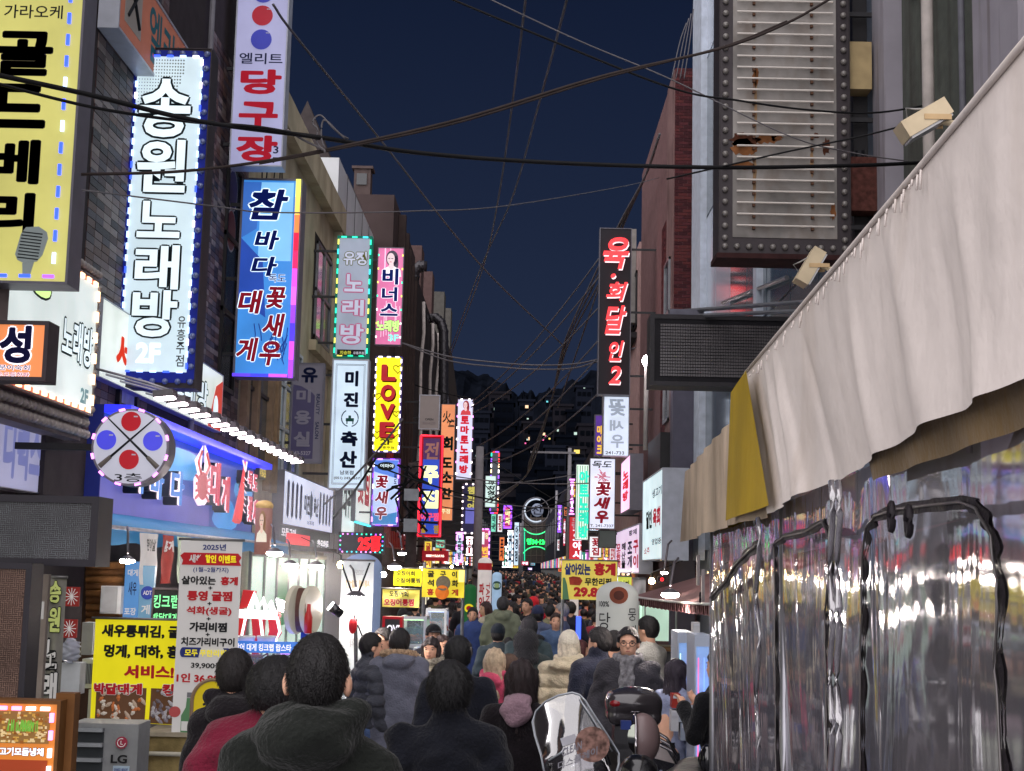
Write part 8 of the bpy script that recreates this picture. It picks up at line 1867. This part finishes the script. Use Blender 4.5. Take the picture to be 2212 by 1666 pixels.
# bulbs strung over the stalls on both sides
bw_ = E('bulb_warm', (255, 214, 150), 110, var=.02); bc_ = E('bulb_cool', (235, 245, 255), 110, var=.02); rr = random.Random(77)
for i in range(18):
    sd = -1 if i % 2 else 1; y_ = 21+i*3.4; x_ = (-2.95 if sd < 0 else 2.7)+rr.uniform(-.15, .15); z_ = gz(y_)+2.35+rr.uniform(-.15, .2)
    t = thing('stall_bulb', '%s bulb over the %s stalls, %s on that side' % ('warm' if i % 3 else 'cool white', 'left' if sd < 0 else 'right', ['nearest', 'second', 'third', 'fourth', 'fifth', 'sixth', 'seventh', 'eighth', 'farthest'][i//2]), 'lamp', (x_, y_, z_)); MB().ball((x_, y_, z_), .06, 10, 7).build('bulb', bw_ if i % 3 else bc_, t, True)
    MB().tube([(x_, y_, z_+.05), (x_, y_, z_+.16)], .02, 6).build('socket', blkp, t); MB().tube([(x_, y_, z_+.16), (x_+sd*.7, y_, z_+.45)], .008, 5).build('lead', blkp, t)
# ------------------------------------------------------------------ gate arch at the end of the street
t = thing('gate_arch', 'street gate arch with a glowing crescent disc and green sign at the far end', 'gate arch', (P(1158, 1200, 170)[0], 170, -1.2)); am = M('arch_grey', (130, 128, 136), .5, .3, emit=.05)
d = 170
for u in (1129, 1190): a = P(u, 1150, d); MB().bx(a[0]-.12, a[0]+.12, d-.12, d+.12, -1.2, P(u, 1100, d)[2]).build('post', am, t)
c = P(1158, 1103, d); ring = lambda cx, r, a0, a1, rad, m_, nm: MB().tube([cx+np.array([r*math.cos(a), 0, r*math.sin(a)]) for a in np.linspace(a0, a1, 26)], rad, 6).build(nm, m_, t, True)
ring(c, 1.55, 0, 6.283, .06, am, 'ring'); ring(c, 1.35, 1.2, 5.2, .1, E('crescent_white', (190, 200, 215), .8), 'crescent')
MB().ball(c+[.15, -.1, .05], (.75, .1, .8), 14, 8).build('globe', M('globe_grey', (140, 148, 170), .5, var=.6, scale=2, emit=.35), t, True)
letters(MB(), Fr(c+np.array([-.5, -.3, .6]), (1, 0, 0), (0, -1, 0), 1.3, 1.1), '산', 0, 0, 1, 1).build('emblem', M('emblem_dark', (40, 44, 60), .5), t)
ring(P(1158, 1120, d), 1.9, 3.5, 5.9, .07, E('arch_green', (60, 230, 140), 1.5), 'light_arc'); ring(P(1158, 1216, d), 1.9, .5, 2.64, .07, MATS['arch_green'], 'light_arc')
for u in (1133, 1187): a = P(u, 1145, d); b = P(u, 1215, d); MB().cyl(a+[0, -.2, 0], b+[0, -.2, 0], .07, n=6).build('light_line', E('arch_teal', (40, 200, 150), 1.3), t)
fr = FP(1138, 1163, 1182, 1178, d-.5); letters(MB(), fr, '명34·124', 0, .05, 1, .95, bold=.05).build('lettering', E('arch_green_text', (50, 255, 120), 1.7), t)
lt = MB()
for k in range(7): lt.tube([P(1131, 1120+16*k, d), P(1189, 1120+16*k, d)], .04, 4)
for k in range(5): lt.tube([P(1135+12*k, 1112, d), P(1135+12*k, 1215, d)], .04, 4)
lt.build('lattice', M('lattice_brown', (96, 86, 80), .7), t); MB().bx(P(1126, 1210, d)[0], P(1194, 1210, d)[0], d, d+.1, P(1158, 1215, d)[2], P(1158, 1118, d)[2]).build('backing', M('arch_backing', (66, 60, 58), .8), t)
# ------------------------------------------------------------------ utility poles
def upole(label, u, d, vt, r, m, boxes=()):
    p = P(u, 1200, d); zt_ = P(u, vt, d)[2]; t = thing('utility_pole', label, 'utility pole', (p[0], d, gz(d))); MB().cyl((p[0], d, gz(d)), (p[0], d, zt_), r, r*.8, 12).build('pole', m, t, True)
    for v0, v1, w in boxes: a = P(u, v0, d); b = P(u, v1, d); MB().bx(p[0]-w/2, p[0]+w/2, d-r-.25, d-r, b[2], a[2]).build('equipment_box', M('pole_box', (150, 152, 158), .5), t)
    return t, p, zt_
cp = M('concrete_pole', (124, 122, 126), .8, var=.15)
t, p, z_ = upole('dark wooden utility pole with two pale boxes by the red shop front', 887, 36, 1000, .16, M('dark_pole', (70, 60, 58), .8, var=.3, bump=.4), ((1058, 1083, .36), (1122, 1150, .34)))
rr = random.Random(4); q = MB()
for k in range(16): a = np.array([p[0]+rr.uniform(-.25, .25), 35.8, z_-rr.uniform(0, 1.2)]); q.tube([a, a+[rr.uniform(-.4, .4), 0, rr.uniform(-.5, .1)], a+[rr.uniform(-.6, .6), 0, rr.uniform(-.9, -.2)]], .03, 4)
q.build('cable_tangle', M('cable_black', (22, 22, 24), .6), t, kind='stuff')
t, p, z_ = upole('pale concrete utility pole rising above the tomato karaoke sign', 1031, 44, 965, .15, cp)
MB().tube([(p[0], 43.8, P(1031, 1228, 44)[2]), (p[0]-.1, 43.8, P(1031, 1240, 44)[2]), (p[0]+.5, 43.6, P(1031, 1246, 44)[2])], .1, 8).build('camera_arm', M('arm_grey2', (100, 98, 104), .6), t, True)
t, p, z_ = upole('slim far utility pole with a crossarm on the right', 1227, 72, 968, .12, cp); MB().bx(p[0]-2, p[0]+.3, 71.9, 72, z_-.3, z_-.2).build('crossarm', cp, t)
t, p, z_ = upole('thin far pole beside the gate arch on the left', 1124, 120, 1130, .12, cp); upole('thin far pole beside the gate arch on the right', 1200, 120, 1060, .12, cp)
# ------------------------------------------------------------------ overhead cables
cb_ = M('cable_black', (22, 22, 24), .6); cg = M('cable_grey', (100, 97, 100), .6); cb2 = M('cable_brown', (52, 44, 42), .7)
C = cable
C('thickest black cable sagging from the upper left to the dead bulb sign', [(-40, 155, 10), (180, 202, 10.5), (430, 262, 11), (690, 297, 11.5), (900, 330, 12), (1200, 352, 12.5), (1550, 362, 13), (1840, 358, 13.5), (1990, 352, 14)], .02)
C('second black cable running just under the thickest one at the left', [(-40, 172, 10.2), (200, 232, 10.6), (400, 262, 11), (560, 275, 11.2), (690, 300, 11.5)], .013)
C('brown cable rising across the sky to the top right', [(175, 377, 11), (380, 371, 11.2), (560, 350, 11.4), (740, 316, 11.6), (1000, 256, 11.8), (1300, 165, 12), (1560, 104, 12.2), (1700, 50, 12.3), (1810, -12, 12.4)], .013, mat=cb2)
C('brown cable twisted beside the rising one', [(560, 354, 11.4), (740, 320, 11.6), (1000, 262, 11.8), (1300, 170, 12), (1560, 102, 12.2), (1700, 46, 12.3)], .010, mat=cb2)
C('black cable curving from the top centre to the right wall', [(960, -8, 12), (1160, 75, 12.2), (1450, 190, 12.6), (1600, 218, 12.8), (1750, 238, 13), (1900, 243, 13.2), (2080, 212, 13.4)], .010)
C('thin wire crossing the dead bulb sign diagonally', [(1040, -10, 14), (1250, 88, 14), (1450, 172, 14), (1700, 292, 14), (1840, 330, 14.3), (1985, 352, 14.6)], .007, mat=cg)
C('black wire rising right across the foot of the dead bulb sign', [(1440, 387, 13), (1560, 360, 13), (1700, 328, 13), (1880, 290, 13), (2050, 245, 13)], .009)
C('thin wire low across the left signs and the sky', [(178, 411, 11), (480, 448, 12), (560, 458, 12.5), (720, 460, 13), (900, 456, 14), (1100, 444, 16), (1350, 402, 24), (1424, 384, 31)], .007, mat=cg)
C('long grey wire running diagonally down the middle of the sky', [(590, 10, 19), (640, 80, 20), (820, 300, 26), (1040, 575, 34), (1215, 745, 42)], .02, mat=cg)
C('grey wire from the far left pole up to the sky, first', [(972, 772, 46), (1039, 592, 30), (1076, 432, 24), (1110, 200, 18), (1140, -40, 13)], .014, mat=cg)
C('grey wire from the far left pole up to the sky, second', [(968, 772, 46), (1034, 590, 30), (1104, 434, 24), (1160, 240, 18), (1235, -40, 13)], .014, mat=cg)
for i, dv in enumerate((0, 9)): C(('upper', 'lower')[i]+' grey wire sagging across the street at mid height', [(865, 740, 40), (968, 770+dv, 40), (1080, 784+dv, 40), (1160, 789+dv, 40), (1235, 787+dv, 38), (1290, 777+dv*.5, 36), (1372, 752, 34)], .022, mat=cg)
for i, o_ in enumerate((0, 5, -4)): C(('first', 'second', 'third')[i]+' strand of the grey bundle climbing past the charcoal sign', [(1425, 290, 30), (1395, 378, 33), (1345+o_, 478, 37), (1290+o_*2, 600, 40), (1222+o_, 745, 44), (1190, 870, 50), (1150+o_, 990, 56), (1130, 1035, 60), (1060+o_*3, 1085, 62)], .03, mat=cg)
C('grey wire hanging beside the bundle', [(1345, 470, 37), (1270, 690, 42), (1205, 880, 50)], .024, mat=cg)
for i, (a, b) in enumerate((((1020, 868), (1293, 560)), ((1018, 880), (1293, 600)), ((1022, 892), (1293, 665)), ((1030, 965), (1293, 735)), ((1035, 990), (1285, 780)), ((1060, 1000), (1293, 850)))):
    C(('highest', 'second', 'third', 'fourth', 'fifth', 'lowest')[i]+' of the six thin wires fanning from the left pole to the right signs', [(*a, 50), (*b, 36)], .02, .3, mat=cg)
for i, (a, b, d_, s_) in enumerate((((800, 1000), (1095, 1085), 30, .1), ((880, 1010), (1330, 1040), 44, .25), ((890, 1080), (1300, 1060), 46, .5), ((905, 1055), (1273, 1100), 50, .2), ((1040, 980), (1290, 1130), 60, .1), ((1031, 1045), (1330, 1005), 60, .2), ((1031, 1030), (1150, 1140), 60, .1), ((700, 1090), (870, 905), 28, .1), ((720, 1120), (812, 990), 26, .05), ((1020, 1150), (1265, 1030), 70, .3), ((820, 800), (1020, 860), 50, .15), ((1120, 1150), (1235, 1110), 90, .2), ((1040, 1120), (1240, 1125), 80, .4), ((860, 1120), (1000, 1180), 40, .2))):
    C('low tangle wire number %s between the poles over the crowd' % ['one', 'two', 'three', 'four', 'five', 'six', 'seven', 'eight', 'nine', 'ten', 'eleven', 'twelve', 'thirteen', 'fourteen'][i], [(*a, d_), (*b, d_*.98)], .02, s_, mat=cg if i % 2 else cb_)
C('coiled wire loop tied to the thick cable near the billiards sign', [(697, 325, 11.5), (684, 305, 11.5), (686, 280, 11.5), (676, 268, 11.5), (680, 255, 11.5), (694, 250, 11.5), (715, 272, 11.5), (745, 300, 11.6)], .008, mat=cg)
C('second wire loop tied to the thick cable near the billiards sign', [(700, 318, 11.5), (694, 296, 11.5), (696, 266, 11.5), (706, 262, 11.5), (735, 290, 11.6), (752, 300, 11.7)], .008, mat=cg)
C('wire running from the loops down to the brown cable', [(618, 280, 11.4), (660, 305, 11.5), (697, 322, 11.5), (702, 330, 11.5)], .010, mat=cg)
for i in range(4): C('thin hanging wire number %s beside the glass building' % ['one', 'two', 'three', 'four'][i], [(1498-i*5, 20+i*10, 26), (1490-i*7, 90, 26), (1478-i*9, 170, 26)], .012, mat=cg)
# steam drifting from the crab steamers
m = bpy.data.materials.new('steam'); m.use_nodes = True; t_ = m.node_tree; t_.nodes.clear(); o_ = t_.nodes.new('ShaderNodeOutputMaterial'); pv = t_.nodes.new('ShaderNodeVolumePrincipled')
tc = t_.nodes.new('ShaderNodeTexCoord'); nz = t_.nodes.new('ShaderNodeTexNoise'); nz.inputs['Scale'].default_value = 1.1; nz.inputs['Detail'].default_value = 4; mr = t_.nodes.new('ShaderNodeMapRange')
mr.inputs['From Min'].default_value = .46; mr.inputs['From Max'].default_value = .72; mr.inputs['To Min'].default_value = 0; mr.inputs['To Max'].default_value = .17
t_.links.new(tc.outputs['Object'], nz.inputs[0]); t_.links.new(nz.outputs['Fac'], mr.inputs[0]); t_.links.new(mr.outputs[0], pv.inputs['Density']); pv.inputs['Color'].default_value = (.9, .93, .92, 1); t_.links.new(pv.outputs[0], o_.inputs['Volume'])
MB().bx(-4.3, -2.0, 15.3, 23, .1, 3.0).build('steam', m, kind='stuff', label='steam rising over the crab stall')
tick('e_props')
bpy.data.scenes.remove(_ts)
bpy.data.objects.remove(_to)
